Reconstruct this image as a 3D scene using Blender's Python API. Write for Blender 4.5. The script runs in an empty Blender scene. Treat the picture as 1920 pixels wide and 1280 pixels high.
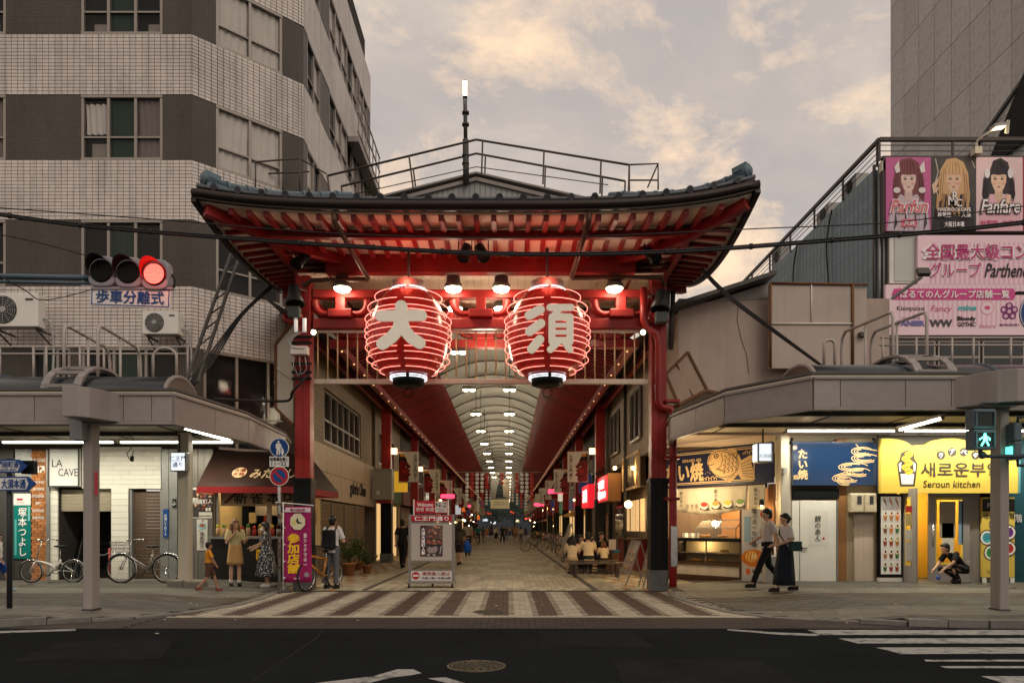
import bpy, math, random
from mathutils import Vector, Matrix
R = math.radians
random.seed(7)
sc = bpy.context.scene
COL = sc.collection
# ------------------------------------------------------------------ camera, sky, sun, exposure
F, CX, HY, CH = 1333.3, 953.0, 990.0, 1.4      # focal length in px of the 1920 frame, vanishing point, eye height
cam = bpy.data.cameras.new('camera')
cam.lens = 25.0; cam.sensor_width = 36.0
cam.shift_x = (960 - CX) / 1920; cam.shift_y = (HY - 640) / 1920
cam.clip_start = 0.1; cam.clip_end = 1500
camo = bpy.data.objects.new('camera', cam); COL.objects.link(camo)
camo.location = (0, 0, CH); camo.rotation_euler = (R(90), 0, 0)
sc.camera = camo
SUN_EL, SUN_AZ = 42.0, 148.0                    # degrees; azimuth clockwise from +Y
w = bpy.data.worlds.new('World'); sc.world = w; w.use_nodes = True
nt = w.node_tree; N = nt.nodes; L = nt.links
bg = N['Background']; bg.inputs['Strength'].default_value = 0.1
sky = N.new('ShaderNodeTexSky'); sky.sky_type = 'NISHITA'; sky.sun_disc = False
sky.sun_elevation = R(SUN_EL); sky.sun_rotation = R(SUN_AZ); sky.altitude = 50; sky.dust_density = 4
tc = N.new('ShaderNodeTexCoord')
sx = N.new('ShaderNodeSeparateXYZ'); L.new(tc.outputs['Generated'], sx.inputs[0])
def wm(op, a, b=None, c=None):
    n = N.new('ShaderNodeMath'); n.operation = op
    for i, q in enumerate((a, b, c)):
        if q is None: continue
        if isinstance(q, (int, float)): n.inputs[i].default_value = q
        else: L.new(q, n.inputs[i])
    return n.outputs[0]
zz = wm('MAXIMUM', wm('ADD', sx.outputs[2], 0.42), 0.05)
cmb = N.new('ShaderNodeCombineXYZ')
L.new(wm('DIVIDE', sx.outputs[0], zz), cmb.inputs[0]); L.new(wm('DIVIDE', sx.outputs[1], zz), cmb.inputs[1])
def wnoise(scale, detail, rough, dist=0.0, off=(0, 0, 0)):
    m = N.new('ShaderNodeMapping'); m.inputs['Location'].default_value = off
    m.inputs['Scale'].default_value = (1, 1.15, 1)
    L.new(cmb.outputs[0], m.inputs[0])
    n = N.new('ShaderNodeTexNoise'); n.inputs['Scale'].default_value = scale
    n.inputs['Detail'].default_value = detail; n.inputs['Roughness'].default_value = rough
    n.inputs['Distortion'].default_value = dist
    L.new(m.outputs[0], n.inputs[0]); return n.outputs[0]
def wramp(fac, stops):
    r = N.new('ShaderNodeValToRGB'); e = r.color_ramp.elements
    while len(e) < len(stops): e.new(0.5)
    for el, (p, c) in zip(e, stops): el.position = p; el.color = (*c, 1)
    L.new(fac, r.inputs[0]); return r.outputs[0]
def wmix(fac, a, b, t='MIX'):
    m = N.new('ShaderNodeMix'); m.data_type = 'RGBA'; m.blend_type = t
    for s, q in ((0, fac), (6, a), (7, b)):
        if isinstance(q, (int, float)): m.inputs[s].default_value = q
        elif isinstance(q, tuple): m.inputs[s].default_value = (*q, 1)
        else: L.new(q, m.inputs[s])
    return m.outputs[2]
body = wramp(wnoise(2.2, 10, 0.6, 0.3), [(0.34, (4.9, 4.45, 4.3)), (0.5, (6.0, 5.25, 4.7)), (0.64, (8.2, 6.9, 5.7))])
glow = wramp(wnoise(3.4, 11, 0.64, 0.3, (3.1, 1.7, 0)), [(0.50, (0, 0, 0)), (0.66, (1, 1, 1))])
clouds = wmix(glow, body, (12.4, 8.9, 5.9))
hz = wramp(sx.outputs[2], [(0.0, (0.0, 0.0, 0.0)), (0.16, (1, 1, 1))])
clouds = wmix(hz, (7.2, 6.3, 5.5), clouds)
L.new(wmix(0.9, sky.outputs[0], clouds), bg.inputs['Color'])
sun = bpy.data.lights.new('sun', 'SUN'); sun.energy = 0.75; sun.angle = R(35); sun.color = (1.0, 0.91, 0.83)
suno = bpy.data.objects.new('sun', sun); COL.objects.link(suno)
_a, _e = R(SUN_AZ), R(SUN_EL)
suno.rotation_euler = Vector((-math.sin(_a) * math.cos(_e), -math.cos(_a) * math.cos(_e), -math.sin(_e))).to_track_quat('-Z', 'Y').to_euler()
suno.location = (-10, -20, 30)
sc.view_settings.view_transform = 'Standard'; sc.view_settings.look = 'None'
sc.view_settings.exposure = 0.05; sc.view_settings.gamma = 1; sc.view_settings.use_curve_mapping = False
sc.render.engine = 'CYCLES'
try:
    sc.cycles.use_denoising = True; sc.cycles.denoiser = 'OPENIMAGEDENOISE'
except Exception: pass
sc.cycles.max_bounces = 6; sc.cycles.diffuse_bounces = 3; sc.cycles.glossy_bounces = 3
sc.cycles.transmission_bounces = 5; sc.cycles.transparent_max_bounces = 6
sc.cycles.sample_clamp_indirect = 4; sc.cycles.caustics_reflective = False; sc.cycles.caustics_refractive = False

# ------------------------------------------------------------------ helpers
def PX(px, d): return (px - CX) * d / F
def PZ(py, d): return CH + (HY - py) * d / F
def P(px, py, d): return Vector((PX(px, d), d, PZ(py, d)))
def lin(c):
    return tuple((v / 255 / 12.92) if v <= 10 else ((v / 255 + 0.055) / 1.055) ** 2.4 for v in c)
MATS = {}
def mat(name, c, rough=0.6, metal=0.0, var=0.18, scale=3.0, bump=0.0, emit=0.0, streak=0.0, rand=0.0, spec=0.28, alpha=None, coat=0.0, grime=0.0, ecol=None, bscale=None):
    """procedural material: base colour broken up by two noises, per-piece variation, rain streaks, fine relief"""
    if name in MATS: return MATS[name]
    m = bpy.data.materials.new(name); m.use_nodes = True; MATS[name] = m
    t = m.node_tree; b = t.nodes['Principled BSDF']; n = t.nodes.new
    if max(c) > 1.5: c = lin(c)
    b.inputs['Roughness'].default_value = rough; b.inputs['Metallic'].default_value = metal
    b.inputs['Specular IOR Level'].default_value = spec
    if coat: b.inputs['Coat Weight'].default_value = coat; b.inputs['Coat Roughness'].default_value = 0.15
    if alpha is not None: b.inputs['Alpha'].default_value = alpha
    if emit:
        b.inputs['Emission Color'].default_value = (*(ecol or c), 1); b.inputs['Emission Strength'].default_value = emit
    co = n('ShaderNodeTexCoord').outputs['Object']
    def noise(s, d, sc3=(1, 1, 1)):
        mp = n('ShaderNodeMapping'); mp.inputs['Scale'].default_value = sc3; t.links.new(co, mp.inputs[0])
        x = n('ShaderNodeTexNoise'); x.inputs['Scale'].default_value = s; x.inputs['Detail'].default_value = d
        x.inputs['Roughness'].default_value = 0.6
        t.links.new(mp.outputs[0], x.inputs[0]); return x.outputs[0]
    def mth(op, a, bb):
        x = n('ShaderNodeMath'); x.operation = op
        for i, q in enumerate((a, bb)):
            if isinstance(q, (int, float)): x.inputs[i].default_value = q
            else: t.links.new(q, x.inputs[i])
        return x.outputs[0]
    fac = None
    if var: fac = mth('ADD', mth('MULTIPLY', noise(scale, 6), 2 * var), 1 - var)
    if grime:
        g = mth('SUBTRACT', 1.0, mth('MULTIPLY', mth('MAXIMUM', mth('SUBTRACT', noise(scale * 0.35, 8), 0.5), 0), grime * 5))
        fac = mth('MULTIPLY', fac, g) if fac else g
    if streak:
        s = mth('SUBTRACT', 1.0, mth('MULTIPLY', mth('MAXIMUM', mth('SUBTRACT', noise(2.2, 5, (2.2, 2.2, 0.12)), 0.45), 0), streak * 4))
        fac = mth('MULTIPLY', fac, s) if fac else s
    if rand:
        oi = n('ShaderNodeObjectInfo').outputs['Random']
        g2 = n('ShaderNodeNewGeometry').outputs['Random Per Island']
        r = mth('ADD', mth('MULTIPLY', mth('FRACT', mth('ADD', oi, g2), 0), 2 * rand), 1 - rand)
        fac = mth('MULTIPLY', fac, r) if fac else r
    if fac:
        v = n('ShaderNodeVectorMath'); v.operation = 'SCALE'; v.inputs[0].default_value = c
        t.links.new(fac, v.inputs['Scale']); t.links.new(v.outputs[0], b.inputs['Base Color'])
        rr = mth('ADD', mth('MULTIPLY', noise(scale * 2.3, 4), 0.3), rough - 0.15); t.links.new(rr, b.inputs['Roughness'])
    else: b.inputs['Base Color'].default_value = (*c, 1)
    if bump:
        bp = n('ShaderNodeBump'); bp.inputs['Strength'].default_value = bump; bp.inputs['Distance'].default_value = 0.02
        t.links.new(noise(bscale or scale * 8, 8), bp.inputs['Height']); t.links.new(bp.outputs[0], b.inputs['Normal'])
    return m
def brickmat(name, c1, c2, mortar, u, bw, bh, mw, v=(0, 0, 1), rough=0.6, bump=0.5, off=0.0, grime=0.0, streak=0.0):
    """flat courses of small tiles or bricks in the plane spanned by u and v"""
    if name in MATS: return MATS[name]
    m = bpy.data.materials.new(name); m.use_nodes = True; MATS[name] = m
    t = m.node_tree; b = t.nodes['Principled BSDF']; n = t.nodes.new
    b.inputs['Roughness'].default_value = rough; b.inputs['Specular IOR Level'].default_value = .25
    co = n('ShaderNodeTexCoord').outputs['Object']
    cb = n('ShaderNodeCombineXYZ')
    for i, ax in enumerate((u, v)):
        d = n('ShaderNodeVectorMath'); d.operation = 'DOT_PRODUCT'; d.inputs[1].default_value = ax
        t.links.new(co, d.inputs[0]); t.links.new(d.outputs['Value'], cb.inputs[i])
    k = n('ShaderNodeTexBrick'); t.links.new(cb.outputs[0], k.inputs['Vector'])
    k.offset = off; k.inputs['Scale'].default_value = 1
    k.inputs['Color1'].default_value = (*c1, 1); k.inputs['Color2'].default_value = (*c2, 1); k.inputs['Mortar'].default_value = (*mortar, 1)
    k.inputs['Mortar Size'].default_value = mw; k.inputs['Brick Width'].default_value = bw; k.inputs['Row Height'].default_value = bh
    k.inputs['Mortar Smooth'].default_value = 0.1
    nz = n('ShaderNodeTexNoise'); nz.inputs['Scale'].default_value = 0.9; nz.inputs['Detail'].default_value = 9
    nz.inputs['Roughness'].default_value = 0.65
    mp = n('ShaderNodeMapping'); mp.inputs['Scale'].default_value = (1, 1, 0.25 if streak else 1)
    t.links.new(co, mp.inputs[0]); t.links.new(mp.outputs[0], nz.inputs[0])
    mr = n('ShaderNodeMapRange'); mr.inputs[1].default_value = 0.3; mr.inputs[2].default_value = 0.7
    mr.inputs[3].default_value = 1 - (grime or 0.12); mr.inputs[4].default_value = 1.1
    t.links.new(nz.outputs[0], mr.inputs[0])
    vs = n('ShaderNodeVectorMath'); vs.operation = 'SCALE'
    t.links.new(k.outputs['Color'], vs.inputs[0]); t.links.new(mr.outputs[0], vs.inputs['Scale']); t.links.new(vs.outputs[0], b.inputs['Base Color'])
    if bump:
        bp = n('ShaderNodeBump'); bp.inputs['Strength'].default_value = bump; bp.inputs['Distance'].default_value = 0.01; bp.invert = True
        t.links.new(k.outputs['Fac'], bp.inputs['Height']); t.links.new(bp.outputs[0], b.inputs['Normal'])
    return m
def flat(c, emit=0.0, rough=0.5):
    c = tuple(c); nm = 'print_%d_%d_%d_%d' % (*[int(v) for v in c], int(emit * 100))
    return mat(nm, lin(c), rough, 0, 0.04, 9, emit=emit)
_MW = {}
def world(o):
    m = o.matrix_basis.copy()
    return world(o.parent) @ m if o.parent else m
class MB:
    """collects shapes given in world coordinates; build() links them as one mesh object"""
    def __init__(s): s.v = []; s.f = []; s.mi = []; s.sm = []; s.cm = 0
    def add(s, vs, fs, smooth=False):
        o = len(s.v); s.v += [tuple(v) for v in vs]
        for f in fs: s.f.append(tuple(i + o for i in f)); s.mi.append(s.cm); s.sm.append(smooth)
        return s
    def box(s, x0, x1, y0, y1, z0, z1):
        return s.add([(x, y, z) for z in (z0, z1) for y in (y0, y1) for x in (x0, x1)],
              [(0, 2, 3, 1), (4, 5, 7, 6), (0, 1, 5, 4), (2, 6, 7, 3), (0, 4, 6, 2), (1, 3, 7, 5)])
    def obox(s, c, u, v, n, a, b, d):
        """box centred at c, half sizes a,b,d along u,v,n"""
        c, u, v, n = map(Vector, (c, u, v, n))
        return s.add([c + u * (a * i) + v * (b * j) + n * (d * k) for k in (-1, 1) for j in (-1, 1) for i in (-1, 1)],
              [(0, 2, 3, 1), (4, 5, 7, 6), (0, 1, 5, 4), (2, 6, 7, 3), (0, 4, 6, 2), (1, 3, 7, 5)])
    def bar(s, p, q, wd, h=None, up=(0, 0, 1)):
        p, q, up = Vector(p), Vector(q), Vector(up); h = h or wd
        d = (q - p); ln = d.length; d = d / ln
        if abs(d.dot(up)) > 0.98: up = Vector((0, 1, 0))
        u = d.cross(up).normalized(); v = u.cross(d)
        return s.obox((p + q) / 2, u, v, d, wd / 2, h / 2, ln / 2)
    def tube(s, pts, r, n=8, closed=False, cap=True):
        pts = [Vector(p) for p in pts]; k = len(pts); rings = []; pu = None
        for i, p in enumerate(pts):
            a = pts[i - 1] if (i or closed) else p; b = pts[(i + 1) % k] if (i < k - 1 or closed) else p
            t = (b - a); t = t.normalized() if t.length > 1e-9 else Vector((0, 0, 1))
            if pu is None: pu = t.cross(Vector((0, 0, 1)) if abs(t.z) < 0.9 else Vector((0, 1, 0))).normalized()
            else:
                pu = pu - t * pu.dot(t); pu = pu.normalized() if pu.length > 1e-6 else t.orthogonal().normalized()
            w2 = t.cross(pu); rr = r[i] if isinstance(r, (list, tuple)) else r
            rings.append([p + (pu * math.cos(2 * math.pi * j / n) + w2 * math.sin(2 * math.pi * j / n)) * rr for j in range(n)])
        vs = [v for g in rings for v in g]; fs = []
        for i in range(k if closed else k - 1):
            i2 = (i + 1) % k
            for j in range(n): j2 = (j + 1) % n; fs.append((i * n + j, i * n + j2, i2 * n + j2, i2 * n + j))
        s.add(vs, fs, True)
        if cap and not closed:
            o = len(s.v) - len(vs)
            for f in (tuple(range(n))[::-1], tuple((k - 1) * n + j for j in range(n))):
                s.f.append(tuple(i + o for i in f)); s.mi.append(s.cm); s.sm.append(False)
        return s
    def cyl(s, p, q, r, r2=None, n=12): return s.tube([p, q], [r, r if r2 is None else r2], n)
    def lathe(s, prof, c, ax=(0, 0, 1), n=24, smooth=True, cap=True):
        ax = Vector(ax).normalized(); u = ax.orthogonal().normalized(); w2 = ax.cross(u); c = Vector(c)
        vs = [c + ax * h + (u * math.cos(2 * math.pi * j / n) + w2 * math.sin(2 * math.pi * j / n)) * r for r, h in prof for j in range(n)]
        fs = [(i * n + j, i * n + (j + 1) % n, (i + 1) * n + (j + 1) % n, (i + 1) * n + j) for i in range(len(prof) - 1) for j in range(n)]
        s.add(vs, fs, smooth)
        if cap:
            o = len(s.v) - len(vs)
            for f in (tuple(range(n))[::-1], tuple((len(prof) - 1) * n + j for j in range(n))):
                s.f.append(tuple(i + o for i in f)); s.mi.append(s.cm); s.sm.append(False)
        return s
    def ball(s, c, r, n=10, m=7, sc3=(1, 1, 1), rot=None):
        c = Vector(c); vs = []; fs = []
        for i in range(m + 1):
            th = math.pi * i / m
            for j in range(n):
                ph = 2 * math.pi * j / n
                v = Vector((math.sin(th) * math.cos(ph) * sc3[0], math.sin(th) * math.sin(ph) * sc3[1], math.cos(th) * sc3[2])) * r
                vs.append(c + (rot @ v if rot else v))
        for i in range(m):
            for j in range(n): fs.append((i * n + j, (i + 1) * n + j, (i + 1) * n + (j + 1) % n, i * n + (j + 1) % n))
        return s.add(vs, fs, True)
    def prism(s, pts, ext):
        pts = [Vector(p) for p in pts]; ext = Vector(ext); k = len(pts)
        return s.add(pts + [p + ext for p in pts], [tuple(range(k))[::-1], tuple(range(k, 2 * k))] + [(i, (i + 1) % k, k + (i + 1) % k, k + i) for i in range(k)])
    def quad(s, a, b, c, d): return s.add([a, b, c, d], [(0, 1, 2, 3)])
    def grid(s, fn, nu, nv, smooth=True):
        return s.add([fn(i / nu, j / nv) for j in range(nv + 1) for i in range(nu + 1)],
              [(j * (nu + 1) + i, j * (nu + 1) + i + 1, (j + 1) * (nu + 1) + i + 1, (j + 1) * (nu + 1) + i) for j in range(nv) for i in range(nu)], smooth)
    def build(s, name, m, parent=None, bevel=0.0, label=None, cat=None, group=None, kind=None, local=False, solid=0.0):
        me = bpy.data.meshes.new(name)
        vs = s.v
        if parent is not None and not local:
            inv = world(parent).inverted(); vs = [inv @ Vector(v) for v in vs]
        me.from_pydata([tuple(v) for v in vs], [], s.f)
        ms = m if isinstance(m, (list, tuple)) else [m]
        for q in ms: me.materials.append(q)
        me.polygons.foreach_set('material_index', s.mi); me.polygons.foreach_set('use_smooth', s.sm)
        me.update()
        o = bpy.data.objects.new(name, me); COL.objects.link(o)
        if parent is not None: o.parent = parent
        if solid:
            x = o.modifiers.new('solid', 'SOLIDIFY'); x.thickness = solid; x.offset = 0
        if bevel:
            x = o.modifiers.new('bevel', 'BEVEL'); x.width = bevel; x.segments = 2; x.limit_method = 'ANGLE'; x.angle_limit = R(50)
            try: x.harden_normals = False
            except Exception: pass
        tag(o, label, cat, group, kind)
        return o
def tag(o, label=None, cat=None, group=None, kind=None):
    if label: o['label'] = label
    if cat: o['category'] = cat
    if group: o['group'] = group
    if kind: o['kind'] = kind
    return o
def thing(name, label, cat, loc=(0, 0, 0), group=None, rz=0.0, kind=None):
    o = bpy.data.objects.new(name, None); COL.objects.link(o)
    o.location = loc; o.rotation_euler = (0, 0, rz); o.empty_display_size = 0.2
    return tag(o, label, cat, group, kind)
NUM = 'first second third fourth fifth sixth seventh eighth ninth tenth eleventh twelfth thirteenth fourteenth fifteenth sixteenth seventeenth eighteenth nineteenth twentieth twenty-first twenty-second'.split()
def copy_tree(o, loc=None, rz=None, label=None, parent=None):
    def rec(a, par):
        c = a.copy(); COL.objects.link(c)
        if par is not None: c.parent = par
        for ch in a.children: rec(ch, c)
        return c
    c = rec(o, parent)
    if loc is not None: c.location = loc
    if rz is not None: c.rotation_euler = (0, 0, rz)
    if label: c['label'] = label
    return c
def lamp(name, loc, power, color, parent=None, size=0.15, kind='POINT', spot=None, rot=None, size_y=None):
    l = bpy.data.lights.new(name, kind); l.energy = power; l.color = color
    if kind == 'AREA':
        l.size = size
        if size_y: l.shape = 'RECTANGLE'; l.size_y = size_y
    else: l.shadow_soft_size = size
    if kind == 'SPOT': l.spot_size = R(spot or 90); l.spot_blend = 0.6
    o = bpy.data.objects.new(name, l); COL.objects.link(o)
    o.location = loc
    if rot: o.rotation_euler = rot
    if parent is not None:
        o.parent = parent; o.location = world(parent).inverted() @ Vector(loc)
    return o
X, Y, Z = Vector((1, 0, 0)), Vector((0, 1, 0)), Vector((0, 0, 1))
def text(s, m, parent, c, h, u=X, v=Z, name='lettering', bold=0.0, w=None, ext=0.003, vert=False, shear=0.0, res=2, track=1.0, lift=0.004):
    """lettering as a thin raised mesh: centred at c in the plane (u right, v up), glyph block height h, width w if given"""
    cu = bpy.data.curves.new('t', 'FONT'); cu.body = '\n'.join(s) if vert else s
    cu.align_x = 'CENTER'; cu.resolution_u = res; cjk = any(ord(q) > 0x2e7f for q in s) and name != 'halo'; cu.offset = 0 if cjk else bold; cu.shear = shear; cu.space_character = track
    cu.space_line = 1.0 if vert else 1.1
    o = bpy.data.objects.new('t', cu)
    me = bpy.data.meshes.new_from_object(o)
    bpy.data.objects.remove(o); bpy.data.curves.remove(cu)
    if not me.vertices: return None
    xs = [q.co.x for q in me.vertices]; ys = [q.co.y for q in me.vertices]
    x0, x1, y0, y1 = min(xs), max(xs), min(ys), max(ys)
    sy = h / max(y1 - y0, 1e-6); sx_ = (w / max(x1 - x0, 1e-6)) if w else sy
    u, v, c = Vector(u).normalized(), Vector(v).normalized(), Vector(c); n = u.cross(v)
    mb = MB()
    pts = [c + u * ((q.co.x - (x0 + x1) / 2) * sx_) + v * ((q.co.y - (y0 + y1) / 2) * sy) + n * (lift + ext) for q in me.vertices]
    mb.add(pts, [tuple(p.vertices) for p in me.polygons])
    if cjk and bold:      # heavier strokes: the glyphs repeated with small shifts, each a hair above the last
        gs = h / max(len(s) if vert else s.count('\n') + 1, 1); b = min(bold, .06) * gs * .8
        for k, (dx, dy) in enumerate(((1, 0), (-1, 0), (0, 1), (0, -1), (.7, .7), (-.7, .7), (.7, -.7), (-.7, -.7))):
            mb.add([p + u * dx * b + v * dy * b + n * (.0004 * (k + 1)) for p in pts], [tuple(p.vertices) for p in me.polygons])
    if ext >= 0.004:      # sides of thick letters
        from collections import Counter
        ec = Counter(tuple(sorted(k)) for p in me.polygons for k in p.edge_keys)
        back = [p - n * ext for p in pts]; o2 = len(pts); mb.v += [tuple(b) for b in back]
        for p in me.polygons:
            vl = list(p.vertices)
            for i in range(len(vl)):
                a, b = vl[i], vl[(i + 1) % len(vl)]
                if ec[tuple(sorted((a, b)))] == 1:
                    mb.f.append((b, a, a + o2, b + o2)); mb.mi.append(0); mb.sm.append(False)
    bpy.data.meshes.remove(me)
    return mb.build(name, m, parent)
class Print:
    """flat print in layers on a panel: origin o (lower left), u and v axes already scaled to the panel's size"""
    def __init__(s, o, u, v):
        s.o, s.u, s.v = Vector(o), Vector(u), Vector(v); s.n = s.u.cross(s.v).normalized(); s.mb = MB(); s.m = []; s.k = 1
        s.asp = s.u.length / s.v.length
    def _c(s, c):
        if not isinstance(c, bpy.types.Material): c = flat(c)
        if c not in s.m: s.m.append(c)
        s.mb.cm = s.m.index(c); s.k += 1
    def pt(s, x, y): return s.o + s.u * x + s.v * y + s.n * (0.0006 + 0.00022 * s.k)
    def poly(s, pts, c): s._c(c); s.mb.add([s.pt(*p) for p in pts], [tuple(range(len(pts)))]); return s
    def rect(s, x0, y0, x1, y1, c): return s.poly([(x0, y0), (x1, y0), (x1, y1), (x0, y1)], c)
    def ell(s, x, y, rx, ry, c, n=18, a0=0, a1=360):
        return s.poly([(x + rx * math.cos(R(a0 + (a1 - a0) * i / n)), y + ry * math.sin(R(a0 + (a1 - a0) * i / n))) for i in range(n if a1 - a0 == 360 else n + 1)], c)
    def line(s, pts, wd, c):
        s._c(c); a = s.asp
        for (x0, y0), (x1, y1) in zip(pts, pts[1:]):
            dx, dy = (x1 - x0) * a, y1 - y0; l = math.hypot(dx, dy) or 1e-6; ox, oy = -dy / l * wd / 2 / a, dx / l * wd / 2
            s.mb.add([s.pt(x0 - ox, y0 - oy), s.pt(x1 - ox, y1 - oy), s.pt(x1 + ox, y1 + oy), s.pt(x0 + ox, y0 + oy)], [(0, 1, 2, 3)])
        return s
    def build(s, parent, name='print'): return s.mb.build(name, s.m, parent)
def pieces(name, items, m, parent, limit=300, key=None, mk=None):
    """items: list of (centre, u, v, n, a, b, d). The first `limit` become parts sharing one mesh per size, the rest one 'stuff' part"""
    cache = {}
    if key: items = sorted(items, key=key)
    inv = world(parent).inverted()
    for it in items[:limit]:
        c, u, v, n, a, b, d = it[:7]; mm = it[7] if len(it) > 7 else m
        k = (round(a, 3), round(b, 3), round(d, 3), mm.name)
        if k not in cache:
            q = MB().obox((0, 0, 0), X, Y, Z, a, b, d); o = q.build(name, mm, None); cache[k] = o.data
        else: o = bpy.data.objects.new(name, cache[k]); COL.objects.link(o)
        o.parent = parent
        u, v, n = Vector(u), Vector(v), Vector(n)
        M = Matrix((u, v, n)).transposed().to_4x4(); M.translation = Vector(c)
        o.matrix_basis = inv @ M
    rest = items[limit:]
    if rest:
        ms = []; q = MB()
        for it in rest:
            mm = it[7] if len(it) > 7 else m
            if mm not in ms: ms.append(mm)
            q.cm = ms.index(mm); c, u, v, n, a, b, d = it[:7]; c, u, v, n = map(Vector, (c, u, v, n))
            if len(it) > 8: q.obox(c, u, v, n, a, b, d); continue
            ps = [c + u * (a * i) + v * (b * j) + n * (d * k2) for k2 in (-1, 1) for j in (-1, 1) for i in (-1, 1)]
            q.add(ps, [(4, 5, 7, 6), (0, 1, 5, 4), (2, 6, 7, 3), (0, 4, 6, 2), (1, 3, 7, 5)])
        q.build(name, ms, parent, kind='stuff')
def arc(c, u, v, r, a0, a1, n=10):
    c, u, v = Vector(c), Vector(u), Vector(v)
    return [c + u * (r * math.cos(R(a0 + (a1 - a0) * i / n))) + v * (r * math.sin(R(a0 + (a1 - a0) * i / n))) for i in range(n + 1)]
def smooth_path(pts, n=6):
    pts = [Vector(p) for p in pts]; out = []
    for i in range(len(pts) - 1):
        p0 = pts[max(i - 1, 0)]; p1 = pts[i]; p2 = pts[i + 1]; p3 = pts[min(i + 2, len(pts) - 1)]
        for k in range(n):
            t = k / n
            out.append(0.5 * (2 * p1 + (p2 - p0) * t + (2 * p0 - 5 * p1 + 4 * p2 - p3) * t * t + (3 * p1 - p0 - 3 * p2 + p3) * t ** 3))
    return out + [pts[-1]]

# ------------------------------------------------------------------ shared materials
RED = mat('red_paint', (0.27, 0.018, 0.016), 0.42, 0, 0.25, 3.5, coat=0.08, grime=0.4, streak=0.12, bump=0.06)
RED_D = mat('red_paint_aged', (0.24, 0.018, 0.018), 0.45, 0, 0.2, 3, grime=0.2)
BLACK = mat('black_paint', (0.006, 0.0075, 0.0075), 0.4, 0, 0.25, 4, grime=0.1, spec=.15)
CREAM = mat('cream_board', (0.80, 0.68, 0.53), 0.6, 0, 0.12, 2, grime=0.15)
BRONZE = mat('dark_bronze_gutter', (0.035, 0.024, 0.02), 0.4, 0.3, 0.25, 5)
PIPE = mat('brown_pipe', (0.09, 0.05, 0.03), 0.45, 0.3, 0.25, 6)
TILE_B = mat('blue_grey_roof_tile', (0.105, 0.155, 0.185), 0.42, 0, 0.18, 5, rand=0.12)
TILE_G = mat('grey_roof_tile', (0.10, 0.105, 0.12), 0.4, 0, 0.2, 5, rand=0.15)
STEEL = mat('galvanised_steel', (0.30, 0.30, 0.29), 0.45, 0.7, 0.2, 6, grime=0.15)
STEEL_D = mat('weathered_dark_steel', (0.075, 0.07, 0.066), 0.55, 0.4, 0.25, 8, grime=0.2)
RUST = mat('rusted_steel', (0.16, 0.075, 0.035), 0.8, 0.1, 0.4, 9, bump=0.3)
GREYP = mat('warm_grey_paint', (0.29, 0.262, 0.245), 0.5, 0, 0.06, 2, streak=0.12)
WHITEP = mat('white_paint', (0.72, 0.70, 0.65), 0.5, 0, 0.1, 3, grime=0.1)
CREAMP = mat('cream_paint', (0.60, 0.55, 0.45), 0.5, 0, 0.1, 3, streak=0.2)
RUBBER = mat('black_rubber', (0.015, 0.015, 0.015), 0.7, 0, 0.2, 10)
CABLE = mat('black_cable', (0.012, 0.012, 0.013), 0.5, 0, 0.1, 5)
GLASS_D = mat('dark_window_glass', (0.018, 0.02, 0.021), 0.06, 0, 0.1, 1, spec=0.6)
ALU = mat('aluminium_frame', (0.30, 0.27, 0.24), 0.4, 0.5, 0.12, 5)
CHROME = mat('polished_steel', (0.55, 0.55, 0.54), 0.22, 0.9, 0.1, 6)
TUBE_W = mat('fluorescent_tube', (1, 0.97, 0.86), 0.4, 0, 0, emit=9.0, ecol=(1.0, 0.93, 0.74))
LAMP_W = mat('white_hot_lamp', (1, 0.95, 0.8), 0.4, 0, 0, emit=14.0, ecol=(1.0, 0.83, 0.52))
LAMP_Y = mat('warm_lamp', (1, 0.8, 0.5), 0.4, 0, 0, emit=10.0, ecol=(1.0, 0.66, 0.28))
BULB = mat('small_bulb', (1, 0.7, 0.4), 0.4, 0, 0, emit=0.9, ecol=(1.0, 0.5, 0.22))
PLAST_G = mat('grey_plastic', (0.36, 0.35, 0.33), 0.5, 0, 0.1, 4, grime=0.1)
BLUE_S = mat('blue_sign_enamel', (0.01, 0.055, 0.21), 0.35, 0, 0.1, 6)
WHITE_S = mat('white_sign_enamel', (0.68, 0.68, 0.66), 0.35, 0, 0.06, 6)
RED_S = mat('red_sign_enamel', (0.42, 0.015, 0.02), 0.35, 0, 0.08, 6)
INK = mat('black_ink', (0.012, 0.012, 0.012), 0.5, 0, 0.1, 6)
# ------------------------------------------------------------------ the ground
GX = -0.62                                      # axis of the gate and the arcade
def sz(x):
    t = min(max((abs(x + 0.6) - 5.2) / 1.8, 0), 1); return 0.008 + 0.09 * t * t * (3 - 2 * t)
ASPH = mat('asphalt', (0.0165, 0.0190, 0.0205), 0.85, 0, 0.3, 0.9, bump=0.6, grime=0.2, bscale=70, spec=.0)
PAVE_G = [mat('paver_grey_%s' % n, c, 0.8, 0, 0.12, 4, bump=0.2, rand=0.18, grime=0.2) for n, c in (('light', (0.145, 0.135, 0.112)), ('mid', (0.082, 0.077, 0.066)), ('brown', (0.07, 0.05, 0.038)))]
PAVE_C = [mat('paver_cream_%s' % n, c, 0.7, 0, 0.1, 4, bump=0.15, rand=0.16, grime=0.15) for n, c in (('pale', (0.42, 0.385, 0.29)), ('sand', (0.34, 0.305, 0.225)))]
BRK_W = mat('crossing_paver_white', (0.37, 0.335, 0.265), 0.75, 0, 0.14, 5, bump=0.2, rand=0.16, grime=0.3)
BRK_R = mat('crossing_paver_brown', (0.072, 0.046, 0.034), 0.8, 0, 0.18, 5, bump=0.2, rand=0.25, grime=0.2)
JOINT = mat('dark_joint', (0.05, 0.043, 0.036), 0.95, 0, 0.2, 8)
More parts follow.
